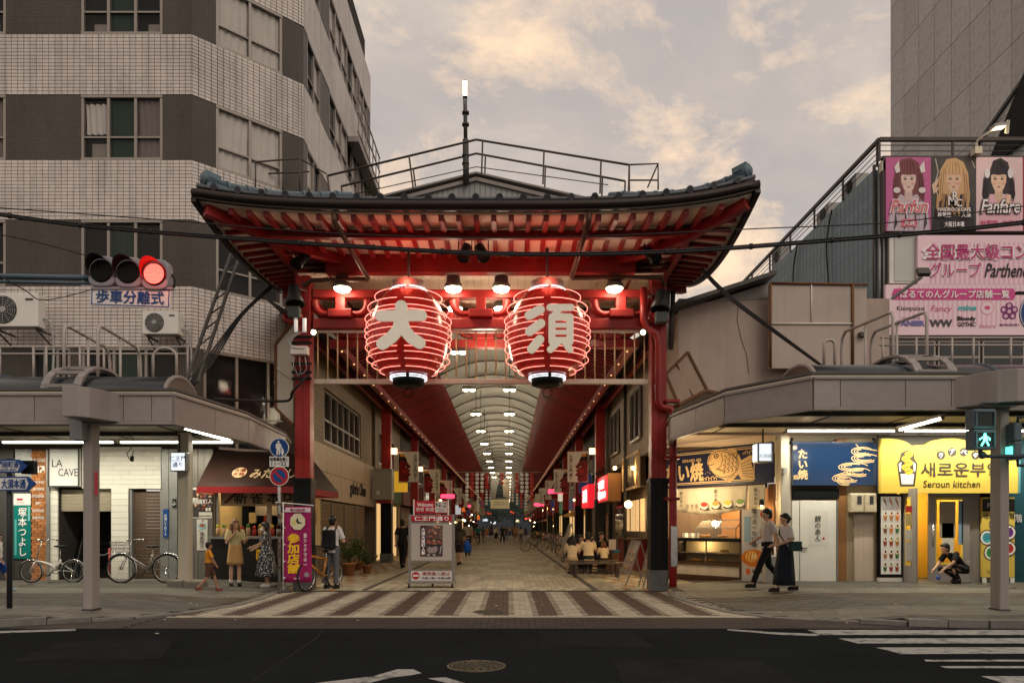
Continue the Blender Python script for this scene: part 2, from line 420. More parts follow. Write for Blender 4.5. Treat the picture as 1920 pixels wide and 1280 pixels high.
tag(MB().box(-400, 400, -300, 500, -0.3, -0.06).build('ground', mat('bare_ground', (0.04, 0.038, 0.035), 0.95), kind='structure'), kind='structure')
tag(MB().grid(lambda u, v: (-70 + 140 * u, -40 + 49.95 * v, 0), 20, 20).build('road', ASPH), kind='structure')
PAINT = mat('worn_road_paint', (0.30, 0.30, 0.29), 0.85, 0, 0.45, 16, grime=0.9)
def on_road(pts, z=0.004): return [(PX(px, CH * F / (py - HY)), CH * F / (py - HY), z) for px, py in pts]
def marking(pts, name='road_marking'):
    m = MB(); ps = on_road(pts); m.prism(ps, (0, 0, 0.003)); return m.build(name, PAINT, kind='structure')
marking([(-60, 1184.5), (142, 1179), (142, 1182), (-60, 1188.5)])
marking([(1364, 1179.5), (1390, 1181), (1462, 1186), (1546, 1188.5), (1530, 1192), (1460, 1189.5), (1364, 1181.5)])
for b in ([(1514, 1181), (2150, 1181), (2150, 1190), (1540, 1190)], [(1572, 1197), (2150, 1196), (2150, 1206), (1608, 1206)],
          [(1642, 1214), (2150, 1213), (2150, 1224), (1690, 1226)], [(1733, 1237), (2150, 1237), (2150, 1240), (1736, 1240)],
          [(1762, 1249), (2150, 1249), (2150, 1252.5), (1774, 1252.5)], [(1840, 1268), (2150, 1268), (2150, 1282), (1885, 1282)]):
    marking(b, 'crosswalk_stripe')
marking([(590, 1281), (700, 1268), (745, 1255), (775, 1255), (790, 1262), (770, 1266), (735, 1270), (690, 1281)])
marking([(803, 1272), (835, 1270), (872, 1281), (840, 1281)])
m = MB(); cr = [(606, 1181), (596, 1192), (583, 1204), (562, 1216), (541, 1232), (515, 1247), (494, 1262), (470, 1279)]
for k in range(len(cr) - 1): m.add(on_road([(cr[k][0] - 1.2, cr[k][1]), (cr[k][0] + 1.0, cr[k][1]), (cr[k + 1][0] + 1.0, cr[k + 1][1]), (cr[k + 1][0] - 1.2, cr[k + 1][1])], 0.003), [(0, 1, 2, 3)])
m.build('road_crack', mat('tar_crack', (0.006, 0.006, 0.006), 0.9), kind='structure')
for q in ([(1010, 1183), (1180, 1183), (1230, 1215), (1015, 1215)], [(120, 1200), (330, 1196), (300, 1235), (20, 1240)], [(1150, 1236), (1420, 1236), (1520, 1290), (1170, 1290)]):
    MB().prism(on_road(q, .001), (0, 0, .0015)).build('asphalt_patch', mat('patched_asphalt', (.021, .0225, .0235), .9, 0, .3, 2, bump=.6, bscale=60, grime=.3, spec=.0), kind='structure')
# manhole covers
IRON = mat('cast_iron_cover', (0.10, 0.085, 0.055), 0.55, 0.5, 0.3, 14, bump=0.2)
IRON_D = mat('cast_iron_recess', (0.022, 0.021, 0.019), 0.7, 0.3, 0.2, 10)
def manhole(px, py, r, label):
    d = CH * F / (py - HY); c = Vector((PX(px, d), d, 0.006))
    t = thing('manhole_cover', label, 'manhole cover', c, 'manhole covers')
    MB().lathe([(r, -0.02), (r, 0.002)], c, n=32).build('cover_plate', IRON_D, t)
    MB().lathe([(r, 0.0), (r, 0.007), (r * 0.93, 0.007), (r * 0.93, 0.0)], c, n=32, cap=False).build('rim', IRON, t)
    m = MB()
    for k, rr in enumerate((0.2, 0.36, 0.52, 0.68, 0.82)):
        nn = (5, 8, 12, 16, 20)[k]
        for j in range(nn):
            a0 = 360 / nn * j + k * 13; pts = arc(c + Z * 0.005, X, Y, r * rr, a0, a0 + 250 / nn, 4)
            m.tube(pts, 0.008, 4)
    m.build('relief', IRON, t)
manhole(893, 1249, 0.30, 'round cast iron manhole cover in the dark asphalt road')
# brick apron, white edge line and the striped brick crossing
ap = tag(MB().box(-9, 9, 9.95, 16.0, -0.05, -0.014).build('crossing_bed', JOINT), kind='structure')
its = []
for j in range(12):
    yy = 10.0 + 0.1 * j
    for i in range(64):
        xx = -5.4 + 0.2 * i + (0.1 if j % 2 else 0)
        its.append(((xx, yy, -0.008), X, Y, Z, 0.096, 0.046, 0.010))
apron = tag(MB().box(-9, 9, 9.951, 9.956, -0.02, 0.0).build('brick_apron', JOINT), kind='structure')
pieces('paver', its, mat('apron_paver', (0.036, 0.027, 0.024), .85, 0, .25, 4, bump=.2, rand=.25, grime=.3), apron, 150, key=lambda q: abs(q[0][0] - 0.5) + (q[0][1] - 9))
its = []; fine = random.Random(3)
for j in range(45):
    yy = 11.25 + 0.1 * j
    for i in range(48):
        xx = -5.3 + 0.2 * i + (0.1 if j % 2 else 0)
        if j < 2: mm = BRK_W
        else:
            ph = ((xx + 0.83) / 0.845) % 1.0
            mm = BRK_W if ph < 0.5 else BRK_R
        its.append(((xx, yy, -0.006 + fine.uniform(-.0015, .0015)), X, Y, Z, 0.096, 0.046, 0.010, mm))
zebra = tag(MB().box(-5.4, 4.4, 15.93, 15.97, -0.03, 0.002).build('brick_crossing', JOINT), kind='structure')
pieces('paver', its, BRK_R, zebra, 300, key=lambda q: abs(q[0][0]) * 0.6 + (q[0][1] - 11))
manhole(917, 1147, 0.27, 'round iron manhole cover set in the striped brick crossing')
# arcade floor
fl = tag(MB().grid(lambda u, v: (GX - 5.4 + 10.8 * u, 15.97 + 120 * v, -0.012), 4, 20).build('arcade_floor', brickmat('arcade_paving', PAVE_C_ := (0.30, 0.25, 0.17), (0.235, 0.195, 0.135), (0.07, 0.06, 0.045), (1, 0, 0), 0.15, 0.6, 0.006, v=(0, 1, 0), rough=0.65, off=0.5)), kind='structure')
its = []
WARM = mat('paver_terracotta', (0.30, 0.17, 0.085), 0.75, 0, 0.15, 5, rand=0.2)
for i in range(58):
    xx = GX - 4.3 + 0.15 * i; off = 0.3 if i % 2 else 0.0
    for j in range(50):
        yy = 16.3 + 0.6 * j + off
        edge = abs(xx - GX) > 3.3
        mm = WARM if edge and (i + j) % 3 == 0 else PAVE_C[0 if (int(yy / 2.4) + int((xx + 8) / 1.2)) % 2 else 1]
        if abs(abs(xx - GX) - 2.6) < 0.1: mm = PAVE_G[1]
        its.append(((xx, yy, -0.006), X, Y, Z, 0.071, 0.296, 0.010, mm))
pieces('paver', its, PAVE_C[0], fl, 300, key=lambda q: q[0][1] + abs(q[0][0]) * 0.3)
# sidewalks
def kerb_at(tab, d):
    for (x0, d0), (x1, d1) in zip(tab, tab[1:]):
        if d0 <= d <= d1: return x0 + (x1 - x0) * (d - d0) / (d1 - d0)
    return tab[0][0] if d < tab[0][1] else tab[-1][0]
KL = [(-30.0, 10.15), (-7.33, 10.26), (-5.85, 11.1), (-5.36, 11.67), (-4.95, 12.8), (-4.92, 14.2), (-5.1, 15.8), (-5.55, 18.2), (-5.6, 19.2)]
KR = [(30.0, 9.95), (6.75, 10.04), (5.75, 10.26), (4.14, 11.1), (3.69, 11.8), (3.47, 13.3), (3.4, 14.6), (3.6, 15.8), (3.7, 19.6), (4.3, 21.0)]
SIDE_M = mat('sidewalk_bed', (0.085, 0.078, 0.066), 0.9, 0, 0.2, 3, grime=0.2)
KERB_M = mat('granite_kerb', (0.17, 0.16, 0.145), 0.85, 0, 0.25, 9, bump=0.3, rand=0.15, grime=0.4)
for side, tab, xo in (('left', KL, -45), ('right', KR, 45)):
    rows = []
    ds = [t[1] for t in tab]
    d = ds[0]; seq = []
    while d < ds[-1]: seq.append(d); d += 0.35
    seq.append(ds[-1])
    def fn(u, v):
        k = v * (len(seq) - 1); i = min(int(k + 1e-6), len(seq) - 1); dd = seq[i]; xk = kerb_at(tab, dd)
        x = xk + (xo - xk) * (u ** 2.2); return (x, dd, sz(x) - 0.03)
    sw = tag(MB().grid(fn, 26, len(seq) - 1).build('sidewalk', SIDE_M), kind='structure')
    its = []; rn = random.Random(5)
    sg = -1 if side == 'left' else 1
    for j in range(40):
        dd = tab[0][1] + 0.25 + 0.2 * j; xk = kerb_at(tab, dd)
        for i in range(20):
            x = xk + sg * (0.32 + 0.4 * i + (0.2 if j % 2 else 0))
            if abs(x) > 11: continue
            band = 0 if (int(dd / 1.2) % 3 == 0) else (2 if 13.2 < dd < 15.2 and rn.random() < 0.65 else 1)
            sl = Vector((1, 0, (sz(x + .2) - sz(x - .2)) / .4)).normalized(); its.append(((x, dd, sz(x) - 0.002 + rn.uniform(-.001, .001)), sl, Y, sl.cross(Y), 0.196, 0.096, 0.008, PAVE_G[band]))
    pieces('paver', its, PAVE_G[0], sw, 300, key=lambda q: q[0][1] + abs(q[0][0]) * 0.2)
    kb = tag(MB().box(xo - 0.2, xo + 0.2, 9.9, 10.1, -0.05, 0.05).build('kerb', KERB_M), kind='structure')
    pts = [Vector((x, d, 0)) for x, d in tab[:8]]
    its = []
    for a, b in zip(pts, pts[1:]):
        n = max(1, round((b - a).length / 0.6)); u = (b - a).normalized(); nn = Z; vv = nn.cross(u)
        for k in range(n):
            c = a + (b - a) * ((k + 0.5) / n); h = sz(c.x) + 0.012
            its.append(((c.x, c.y, h - 0.09), u, vv, Z, (b - a).length / n / 2 - 0.006, 0.085, 0.09))
    pieces('kerb_stone', its, KERB_M, kb, 60, key=lambda q: abs(q[0][0]))
rn = random.Random(11); m = MB()
for k in range(26):
    x, d = rn.uniform(-7, 8), rn.uniform(9.3, 15.5); s = rn.uniform(0.012, 0.03); a = rn.uniform(0, 3)
    m.obox((x, d, max(sz(x), .01) + .006), (math.cos(a), math.sin(a), 0), (-math.sin(a), math.cos(a), 0), Z, s, s * .6, .003)
m.build('litter', mat('paper_litter', (0.5, 0.48, 0.42), 0.8), kind='stuff')

# ------------------------------------------------------------------ the gate
gate = thing('temple_gate', 'red temple style gate with curved tiled roof spanning the arcade entrance', 'gate', (GX, 16.2, 0))
EH, D0, D1, DM = 5.35, 13.6, 18.8, 16.2
def lift(r, d): return (0.40 if r > 0 else 0.24) * (abs(r) / EH) ** 4 * (abs(d - DM) / 2.6) ** 2
def ee(r, d): return max(min(EH - abs(r), 2.6 - abs(d - DM)), 0)
def sofz(r, d): e = ee(r, d); return 7.44 + 0.13 * min(e, 1) - .10 * min(max(e - 1, 0) / .12, 1) + .02 * max(e - 1, 0) + lift(r, d)
def topz(r, d): return min(7.70 + 0.30 * ee(r, d) + 0.055 * ee(r, d) ** 2, 8.72) + lift(r, d) * 1.1
def G(r, d, z): return Vector((GX + r, d, z))
for s in (-1, 1):
    r = 4.02 * s; px = GX + r
    c = MB(); c.box(px - 0.17, px - 0.006, DM - .17, DM + .17, 2.52, 7.25); c.box(px + 0.006, px + .17, DM - .17, DM + .17, 2.52, 7.25); c.box(px - .155, px + .155, DM - .155, DM + .155, 2.5, 7.2)
    col = c.build('column', RED, gate, bevel=0.012)
    c = MB(); c.box(px - .195, px + .195, DM - .195, DM + .195, 0.46, 2.5); c.box(px - .21, px + .21, DM - .21, DM + .21, 2.44, 2.53)
    for k in (-.08, .08): c.box(px + k - .008, px + k + .008, DM - .205, DM - .195, 0.5, 2.42)
    c.build('column_sleeve', BLACK, col, bevel=0.012)
    c = MB(); c.box(px - .205, px + .205, DM - .205, DM + .205, 0, 0.46)
    for k in range(7): c.box(px - .19 + .055 * k, px - .16 + .055 * k, DM - .213, DM - .205, 0.03, 0.43)
    c.build('column_base', mat('zinc_base', (0.16, 0.165, 0.165), 0.5, 0.4, 0.2, 6, grime=0.3), col)
tb = lambda r0, r1, d, z0, z1, w, nm='tie_beam', mm=RED: MB().box(GX + r0, GX + r1, d - w, d + w, z0, z1).build(nm, mm, gate, bevel=0.012)
tb(-3.8, 3.8, DM, 5.92, 6.14, 0.13); tb(-3.8, 3.8, DM, 6.62, 6.80, 0.12)
tb(-3.9, 3.9, 18.0, 6.62, 6.85, 0.12); tb(-3.9, 3.9, 18.0, 5.95, 6.15, 0.12)
tb(-3.45, 3.45, 15.9, 7.08, 7.5, 0.12, 'eave_beam')
for s in (-1, 1): MB().box(GX + 3.4 * s - .1, GX + 3.4 * s + .1, 16.03, 18.4, 7.1, 7.5).build('eave_beam', RED, gate, bevel=0.012)
for s in (-1, 1): MB().box(GX + 4.02 * s - .1, GX + 4.02 * s + .1, 16.45, 18.4, 6.65, 6.85).build('side_beam', RED, gate, bevel=0.01)
for r in (-2.58, -.56, .56, 2.54): MB().box(GX + r - .065, GX + r + .065, DM - .07, DM + .07, 6.145, 6.615).build('strut', RED, gate, bevel=0.008)
for r in (-3.17, 0.0, 3.17):
    for dd, nm in ((DM - .06, 0), (18.0, 1)):
        b = MB().box(GX + r - .27, GX + r + .27, dd - .2, dd + .16, 6.145, 6.33).build('bracket_block', RED, gate, bevel=0.02)
        MB().box(GX + r - .11, GX + r + .11, dd - .12, dd + .12, 6.335, 6.615).build('bracket_post', RED, b, bevel=0.015)
        for s in (-1, 1):
            pts = [G(r + s * .13, dd, 6.30), G(r + s * .4, dd, 6.26), G(r + s * .56, dd, 6.36), G(r + s * .62, dd, 6.56)]
            MB().tube(smooth_path(pts, 4), [.05 + .065 * (k / 12) for k in range(13)], 8).build('bracket_arm', RED, b)
# planked ceiling under the roof
its = []
for k in range(40):
    x = GX - 3.3 + 0.169 * k
    its.append(((x, 17.2, 7.1), X, Y, Z, 0.081, 1.17, 0.012))
ce = MB().box(GX - 3.4, GX + 3.4, 16.02, 18.4, 7.13, 7.15).build('ceiling', RED_D, gate)
pieces('plank', its, mat('ceiling_plank', (0.60, 0.46, 0.36), 0.45, 0, 0.1, 2, rand=0.08), ce)
for s in (-1, 1):
    its = [((GX + s * (3.52 + .13 * k), 17.2, 7.1), X, Y, Z, 0.06, 1.3, 0.012) for k in range(5)]
    pieces('plank', its, MATS['ceiling_plank'], ce)
# soffit, rafters, hip rafters
so = MB().grid(lambda u, v: G(-EH + .04 + (2 * EH - .08) * u, D0 + .04 + 5.12 * v, sofz(-EH + .04 + (2 * EH - .08) * u, D0 + .04 + 5.12 * v)), 56, 26).build('soffit', CREAM, gate, solid=0.02)
def rafter(a, b, nm, w=.10, h=.12, drop=.07):
    p = G(a[0], a[1], sofz(*a) - drop); q = G(b[0], b[1], sofz(*b) - drop)
    MB().bar(p, q, w, h).build(nm, RED, gate, bevel=0.008)
nr = 31
for k in range(nr):
    r = -EH + .27 + (2 * EH - .54) * k / (nr - 1); hip = D0 + EH - abs(r)
    e1 = min(14.6, hip)
    if e1 > D0 + .3: rafter((r, D0 + .14), (r, e1), 'eave_rafter')
    if hip > 14.7: rafter((r, 14.35), (r, min(15.85, hip)), 'rafter', .095, .11, .06)
for s in (-1, 1):
    for k in range(14):
        d = 14.0 + .335 * k; hp = EH - min(d - D0, 99)
        hp = max(EH - (d - D0), 3.45) if d < DM else max(EH - (D1 - d), 3.45)
        a1 = max(EH - 1.0, hp)
        if EH - a1 > .2: rafter((s * (EH - .14), d), (s * a1, d), 'eave_rafter', .09, .08, .05)
        if hp < EH - 1.1: rafter((s * (EH - .75), d), (s * hp, d), 'rafter', .09, .085, .05)
    for dd, sg in ((D0, 1), (D1, -1)):
        m = MB(); pts = [(s * (EH - .12 - q), dd + sg * (.12 + q)) for q in (0, .5, 1.0, 1.6, 2.3)]
        for a, b in zip(pts, pts[1:]):
            m.bar(G(*a, sofz(*a) - .12), G(*b, sofz(*b) - .14), .17, .22)
        m.build('hip_rafter', RED, gate, bevel=0.01)
for a, b in (((-4.4, 14.6), (4.4, 14.6)), ((-4.35, 14.6), (-4.35, 17.8)), ((4.35, 14.6), (4.35, 17.8))):
    m = MB(); n = 12; pp = [(a[0] + (b[0] - a[0]) * k / n, a[1] + (b[1] - a[1]) * k / n) for k in range(n + 1)]
    for p, q in zip(pp, pp[1:]): m.bar(G(*p, sofz(*p) - .16), G(*q, sofz(*q) - .16), .13, .16)
    m.build('eave_purlin', RED, gate)
# roof shell, tile rolls, ridges
MB().grid(lambda u, v: G(-EH + 2 * EH * u, D0 + 5.2 * v, topz(-EH + 2 * EH * u, D0 + 5.2 * v)), 50, 24).build('roof_shell', TILE_G, gate, solid=0.06)
def roll(pts, r=.06):
    n = len(pts) - 1
    m = MB(); m.tube(pts, r, 10)
    for p, q in zip(pts[:-1], pts[1:]): m.tube([p, p + (q - p) * .12], r * 1.13, 10)
    m.build('roof_tile', TILE_G, gate)
for k in range(23):
    r = -EH + .35 + (2 * EH - .7) * k / 22; de = min(D0 + EH - abs(r), 15.9)
    n = max(2, int((de - D0) / .32)); roll([G(r, D0 - .04 + (de - D0) * i / n, topz(r, D0 + (de - D0) * i / n) + .015) for i in range(n + 1)])
for s in (-1, 1):
    for k in range(11):
        d = 14.1 + .44 * k; rr = EH - min(d - D0, D1 - d) if min(d - D0, D1 - d) < 2.3 else EH - 2.3
        n = max(2, int((EH - rr) / .32)); roll([G(s * (EH + .04 - (EH - rr) * i / n), d, topz(s * (EH - (EH - rr) * i / n), d) + .015) for i in range(n + 1)])
    for dd, sg in ((D0, 1), (D1, -1)):
        for k in range(8):
            q0, q1 = .12 + .29 * k, .12 + .29 * (k + 1) - .008
            a = (s * (EH - q0), dd + sg * q0); b = (s * (EH - q1), dd + sg * q1)
            m = MB(); p, q = G(*a, topz(*a) + .15), G(*b, topz(*b) + .15)
            m.tube([p, p + (q - p) * .15, p + (q - p) * .16, q], [.115, .115, .098, .098], 12)
            m.bar(p - Z * .11, q - Z * .11, .2, .14); m.build('ridge_tile', TILE_B, gate)
        a = (s * (EH - .1), dd + sg * .1); c = G(*a, topz(*a) + .17); ax = Vector((s, -sg, 0)).normalized()
        m = MB(); m.lathe([(.04, .06), (.08, .05), (.09, .03), (.135, .02), (.14, -.04), (.12, -.06)], c, ax, 18)
        m.bar(c + Vector((0, 0, .1)), c - ax * .3 + Vector((0, 0, .06)), .2, .12); m.build('ridge_end_tile', TILE_B, gate, bevel=.01)
for k in range(14):
    x0 = -2.9 + .415 * k
    m = MB(); m.tube([G(x0, DM, 8.78), G(x0 + .06, DM, 8.78), G(x0 + .065, DM, 8.78), G(x0 + .405, DM, 8.78)], [.12, .12, .1, .1], 10); m.build('ridge_tile', TILE_B, gate)
# gutter
def eave_line(off, dz, n=40):
    o = [];
    for k in range(n + 1):
        r = -EH - off + (2 * EH + 2 * off) * k / n; o.append(G(r, D0 - off, 7.56 + dz + lift(max(min(r, EH), -EH), D0)))
    return o
MB().tube(eave_line(.05, -.0), .075, 8).build('gutter', BRONZE, gate)
m = MB(); e = eave_line(.0, -.01)
for p, q in zip(e, e[1:]): m.bar(p, q, .09, .2)
m.build('fascia_board', BRONZE, gate)
for s in (-1, 1):
    pts = [G(s * (EH + .03), D0 - .03 + 5.26 * k / 16, 7.52 + lift(s * EH, D0 + 5.2 * k / 16)) for k in range(17)]
    m = MB()
    for p, q in zip(pts, pts[1:]): m.bar(p, q, .1, .28)
    m.build('fascia_board', BRONZE, gate)
MB().tube([P(626, 400, 13.62), P(627, 415, 13.62), P(690, 521, 15.6), P(690, 524, 15.65), P(585, 526, 15.75), P(570, 535, 15.95)], .055, 8).build('downpipe', PIPE, gate)
MB().tube([P(1105, 398, 13.62), P(1104, 415, 13.62), P(1072, 518, 15.6), P(1072, 521, 15.65), P(1240, 520, 15.75), P(1245, 535, 15.95)], .055, 8).build('downpipe', PIPE, gate)
m = MB(); dd = 15.9
pts = [P(1207, 540, dd), P(1207, 600, dd), P(1211, 614, dd), P(1230, 626, dd), P(1235, 640, dd), P(1235, 752, dd), P(1240, 763, dd), P(1258, 766, dd), P(1262, 775, dd), P(1262, 1040, dd), P(1262, 1100, dd)]
m.tube(pts, .085, 10); m.build('drainpipe', RED, gate)
m = MB()
for y in (752, 858, 935): m.box(PX(1255, dd) - .11, PX(1268, dd) + .06, dd - .1, dd + .1, PZ(y, dd) - .03, PZ(y, dd) + .03)
m.build('pipe_clamp', RED_D, gate)
MB().box(PX(1256, dd), PX(1269, dd), dd - .1, dd + .03, PZ(1062, dd), PZ(985, dd)).build('pipe_guard', CHROME, gate, bevel=.02)
MB().tube([P(533, 590, dd), P(535, 600, dd), P(545, 603, dd), P(560, 600, dd), P(563, 588, dd)], .07, 8).build('pipe_elbow', RED, gate)
MB().tube([P(1225, 588, dd), P(1228, 600, dd), P(1240, 604, dd), P(1252, 600, dd)], .07, 8).build('pipe_elbow', RED, gate)
# barred screen under the lower beam
m = MB().box(GX - 3.8, GX + 3.8, DM - .05, DM + .05, 4.68, 4.79).build('screen_rail', CREAMP, gate, bevel=.01)
MB().box(GX - 3.8, GX + 3.8, DM - .03, DM + .03, 5.85, 5.9).build('screen_rail', CREAMP, gate)
for k in range(34):
    x = GX - 3.72 + .2255 * k; MB().cyl((x, DM, 4.785), (x, DM, 5.86), .017, n=6).build('screen_bar', mat('pale_gold_bar', (0.55, 0.42, 0.24), .4, .3, .1), gate)
# dark plate added to fill the dark gap over the arcade mouth
MB().box(GX - 4.2, GX + 4.2, 18.45, 18.55, 6.5, 8.2).build('dark_gap_plate', mat('dark_panel', (.05, .03, .028), .6), gate)
# lamps under the gate roof
def highbay(loc, label, group, power, hang=0.0, r=.2, col=(1, .84, .6)):
    t = thing('ceiling_lamp', label, 'lamp', loc, group); c = Vector(loc)
    MB().lathe([(r * .75, .24), (r * .8, .1), (r, .06), (r, -.02)], c, n=16).build('housing', mat('lamp_housing', (.12, .115, .105), .4, .5, .1), t)
    MB().lathe([(r * .95, -.02), (r * .8, -.07), (r * .4, -.1), (.01, -.105)], c, n=16).build('lens', LAMP_W, t)
    if hang: MB().cyl(c + Z * .2, c + Z * (.2 + hang), .012, n=6).build('rod', STEEL_D, t)
    lamp('glow', c - Z * .22, power, col, t, .15)
    return t
for px, side in ((642, 'nearest the left column'), (850, 'just right of the left lantern'), (940, 'just left of the right lantern'), (1152, 'nearest the right column')):
    highbay((PX(px, 15.85), 15.85, PZ(539, 15.85)), 'round lit lamp under the gate ceiling ' + side, 'lamps under the gate roof', 24)
for px, side in ((853, 'left'), (940, 'right')): highbay((PX(px, 17.9), 17.9, 6.95), 'lit lamp deeper under the gate between lanterns, %s one of the pair' % side, 'lamps under the gate roof', 18)
# ------------------------------------------------------------------ lanterns
NEON_R = mat('neon_red_tube', (1, .3, .25), .4, 0, 0, emit=2.7, ecol=(1.0, .235, .18))
NEON_W = mat('neon_white_tube', (1, 1, 1), .4, 0, 0, emit=1.3, ecol=(.82, .92, 1.0))
LANT = mat('lantern_red_skin', (.24, .009, .006), .3, 0, .2, 2, coat=.4, emit=.08, ecol=(.9, .03, .02))  # faint red glow in the skin for light from the neon
PLATE = mat('brushed_cream_metal', (.95, .91, .78), .42, 0, .1, 8)
STROKES = {'大': [(21, [(714, 592), (790, 591)]), (23, [(752, 574), (752, 598), (746, 618), (734, 632), (717, 644)]), (22, [(753, 600), (760, 620), (771, 633), (787, 643)])],
    '須': [(17, [(1013, 580), (992, 591)]), (17, [(1014, 606), (993, 621)]), (17, [(1012, 636), (997, 654)]), (13, [(1031, 576), (1071, 576)]), (13, [(1048, 578), (1040, 592)]), (13, [(1035, 594), (1035, 640)]), (13, [(1069, 594), (1069, 640)]),
          (13, [(1036, 594), (1068, 594)]), (8.5, [(1036, 609.5), (1068, 609.5)]), (8.5, [(1036, 622.5), (1068, 622.5)]), (13, [(1036, 638), (1068, 638)]), (13, [(1045, 642), (1032, 655)]), (13, [(1060, 642), (1069, 655)])]}
def lantern(px, ch, kx, ky, kh, label):
    d = 15.45; s = d / F; c = P(px, 630, d)
    t = thing('paper_lantern', label, 'lantern', (c.x, c.y, c.z - 1.1), 'large lanterns hung in the gate')
    prof = [(47, 76), (66, 52), (75, 30), (79, 8), (79, -12), (76, -30), (70, -48), (60, -62), (46, -74)]
    fine_p = []
    for i in range(len(prof) - 1):
        for k in range(3):
            f = k / 3; fine_p.append((prof[i][0] + (prof[i + 1][0] - prof[i][0]) * f, prof[i][1] + (prof[i + 1][1] - prof[i][1]) * f))
    fine_p.append(prof[-1])
    MB().lathe([(r * s * .93, h * s) for r, h in fine_p], c, n=40).build('body', LANT, t)
    def rad(h):
        for (r0, h0), (r1, h1) in zip(prof, prof[1:]):
            if h1 <= h <= h0: return r0 + (r1 - r0) * (h - h1) / (h0 - h1)
        return 45
    for k in range(14):
        h = 70 - 10.6 * k; r = rad(h) * s * 1.02
        MB().tube(arc(c + Z * (h * s), X, Y, r, -88, 262, 40), .0075, 6).build('neon_ring', NEON_R, t)
    for h in (78, 84): MB().tube(arc(c + Z * (h * s), X, Y, 34 * s, -80, 270, 30), .013, 6).build('neon_ring', NEON_W, t)
    for h in (-77, -81): MB().tube(arc(c + Z * (h * s), X, Y, 34 * s, -80, 270, 30), .013, 6).build('neon_ring', NEON_W, t)
    MB().lathe([(33 * s, 74 * s), (31 * s, 88 * s), (31 * s, 100 * s)], c, n=24).build('top_collar', mat('lantern_collar', (.5, .45, .42), .3, .5, .1), t)
    MB().lathe([(28 * s, -74 * s), (30 * s, -80 * s), (29 * s, -93 * s), (20 * s, -95 * s)], c, n=24).build('bottom_cap', BLACK, t)
    MB().tube(arc(c - Z * (106 * s), X, Z, 9 * s, 0, 360, 14), .012, 6).build('ring', BLACK, t)
    MB().cyl(c + Z * 1.15, (c.x, c.y, 7.5), .03).build('hanger', STEEL_D, t)
    m = MB()
    for a in range(0, 360, 45):
        v = Vector((math.cos(R(a)), math.sin(R(a)), 0)); m.tube([c + v * (rad(h) * s * .97) + Z * (h * s) for h in (74, 60, 40, 20, 0, -20, -40, -60, -74)], .006, 4)
    m.build('ring_holder', STEEL_D, t)
    lamp('glow', c + Z * 1.12 - Y * .45, 16, (1, .10, .06), t, .2)
    kd = d - 1.06; kc = P(kx, ky, kd)
    m = MB(); n0 = 0
    for wd, pl in STROKES[ch]:
        for a, b in zip(pl, pl[1:]):
            p, q = P(a[0], a[1], kd), P(b[0], b[1], kd); e = (q - p).normalized(); f = e.cross(Y).normalized(); r = wd / 2 * kd / F; n0 += 1; o = -Y * (.0006 * n0)
            m.prism([p + o - (e * math.cos(R(g)) + f * math.sin(R(g))) * r for g in range(-90, 91, 18)] + [q + o + (e * math.cos(R(g)) + f * math.sin(R(g))) * r for g in range(-90, 91, 18)], Y * .05)
    m.build('character', PLATE, t)
    m = MB(); m.bar(kc + Vector((0, .03, .2)), kc + Vector((0, .3, .2)), .03); m.bar(kc + Vector((0, .03, -.2)), kc + Vector((0, .3, -.2)), .03); m.build('character_bracket', STEEL_D, t)
    return t
lantern(766, '大', 754, 607, 88, 'big red neon ringed lantern with the broad three stroke character')
lantern(1026, '須', 1031, 612, 88, 'big red neon ringed lantern with the dense many stroke character')
# spotlights and loudspeakers
def spotlight(px, py, d, tilt, label):
    c = P(px, py, d); t = thing('spotlight', label, 'spotlight', c, 'dark spotlights under the eaves')
    ax = Vector((tilt, -.5, -.85)).normalized()
    MB().lathe([(.06, .2), (.1, .16), (.11, -.05), (.14, -.18), (.13, -.2), (.1, -.15)], c, ax * -1, 12).build('housing', BLACK, t)
    m = MB(); m.bar(c + X * .14, c + X * .14 + Z * .3, .02); m.bar(c - X * .14, c - X * .14 + Z * .3, .02); m.bar(c - X * .15 + Z * .3, c + X * .15 + Z * .3, .03); m.cyl(c + Z * .3, c + Z * .52, .02)
    m.build('yoke', BLACK, t)
spotlight(872, 472, 14.8, -.2, 'dark spotlight hanging under the front eave, left of the middle pair')
spotlight(903, 472, 14.8, .3, 'dark spotlight hanging under the front eave, right of the middle pair')
spotlight(566, 486, 15.2, -.6, 'single dark spotlight under the left end of the eaves')
spotlight(1221, 478, 15.2, .6, 'single dark spotlight under the right end of the eaves')
def speaker(px, py, label):
    d = 15.8; c = P(px, py, d); t = thing('loudspeaker', label, 'loudspeaker', c, 'loudspeakers on the gate columns')
    MB().lathe([(.05, .22), (.12, .2), (.14, .0), (.22, -.24), (.2, -.25), (.1, -.1)], c, (.15 if px > 900 else -.15, .2, 1), 14).build('horn', mat('speaker_grey', (.03, .032, .034), .45, .2, .1), t)
    MB().box(c.x - .13, c.x + .13, d - .1, d + .1, c.z - .52, c.z - .28).build('driver_box', mat('speaker_green', (.08, .10, .09), .5), t, bevel=.02)
    MB().bar(c + Z * .15, (c.x + (.25 if px < 900 else -.25), 16.1, c.z + .15), .03).build('bracket', STEEL_D, t)
speaker(552, 552, 'dark horn loudspeaker on top of the left gate column'); speaker(1239, 562, 'dark horn loudspeaker on top of the right gate column')
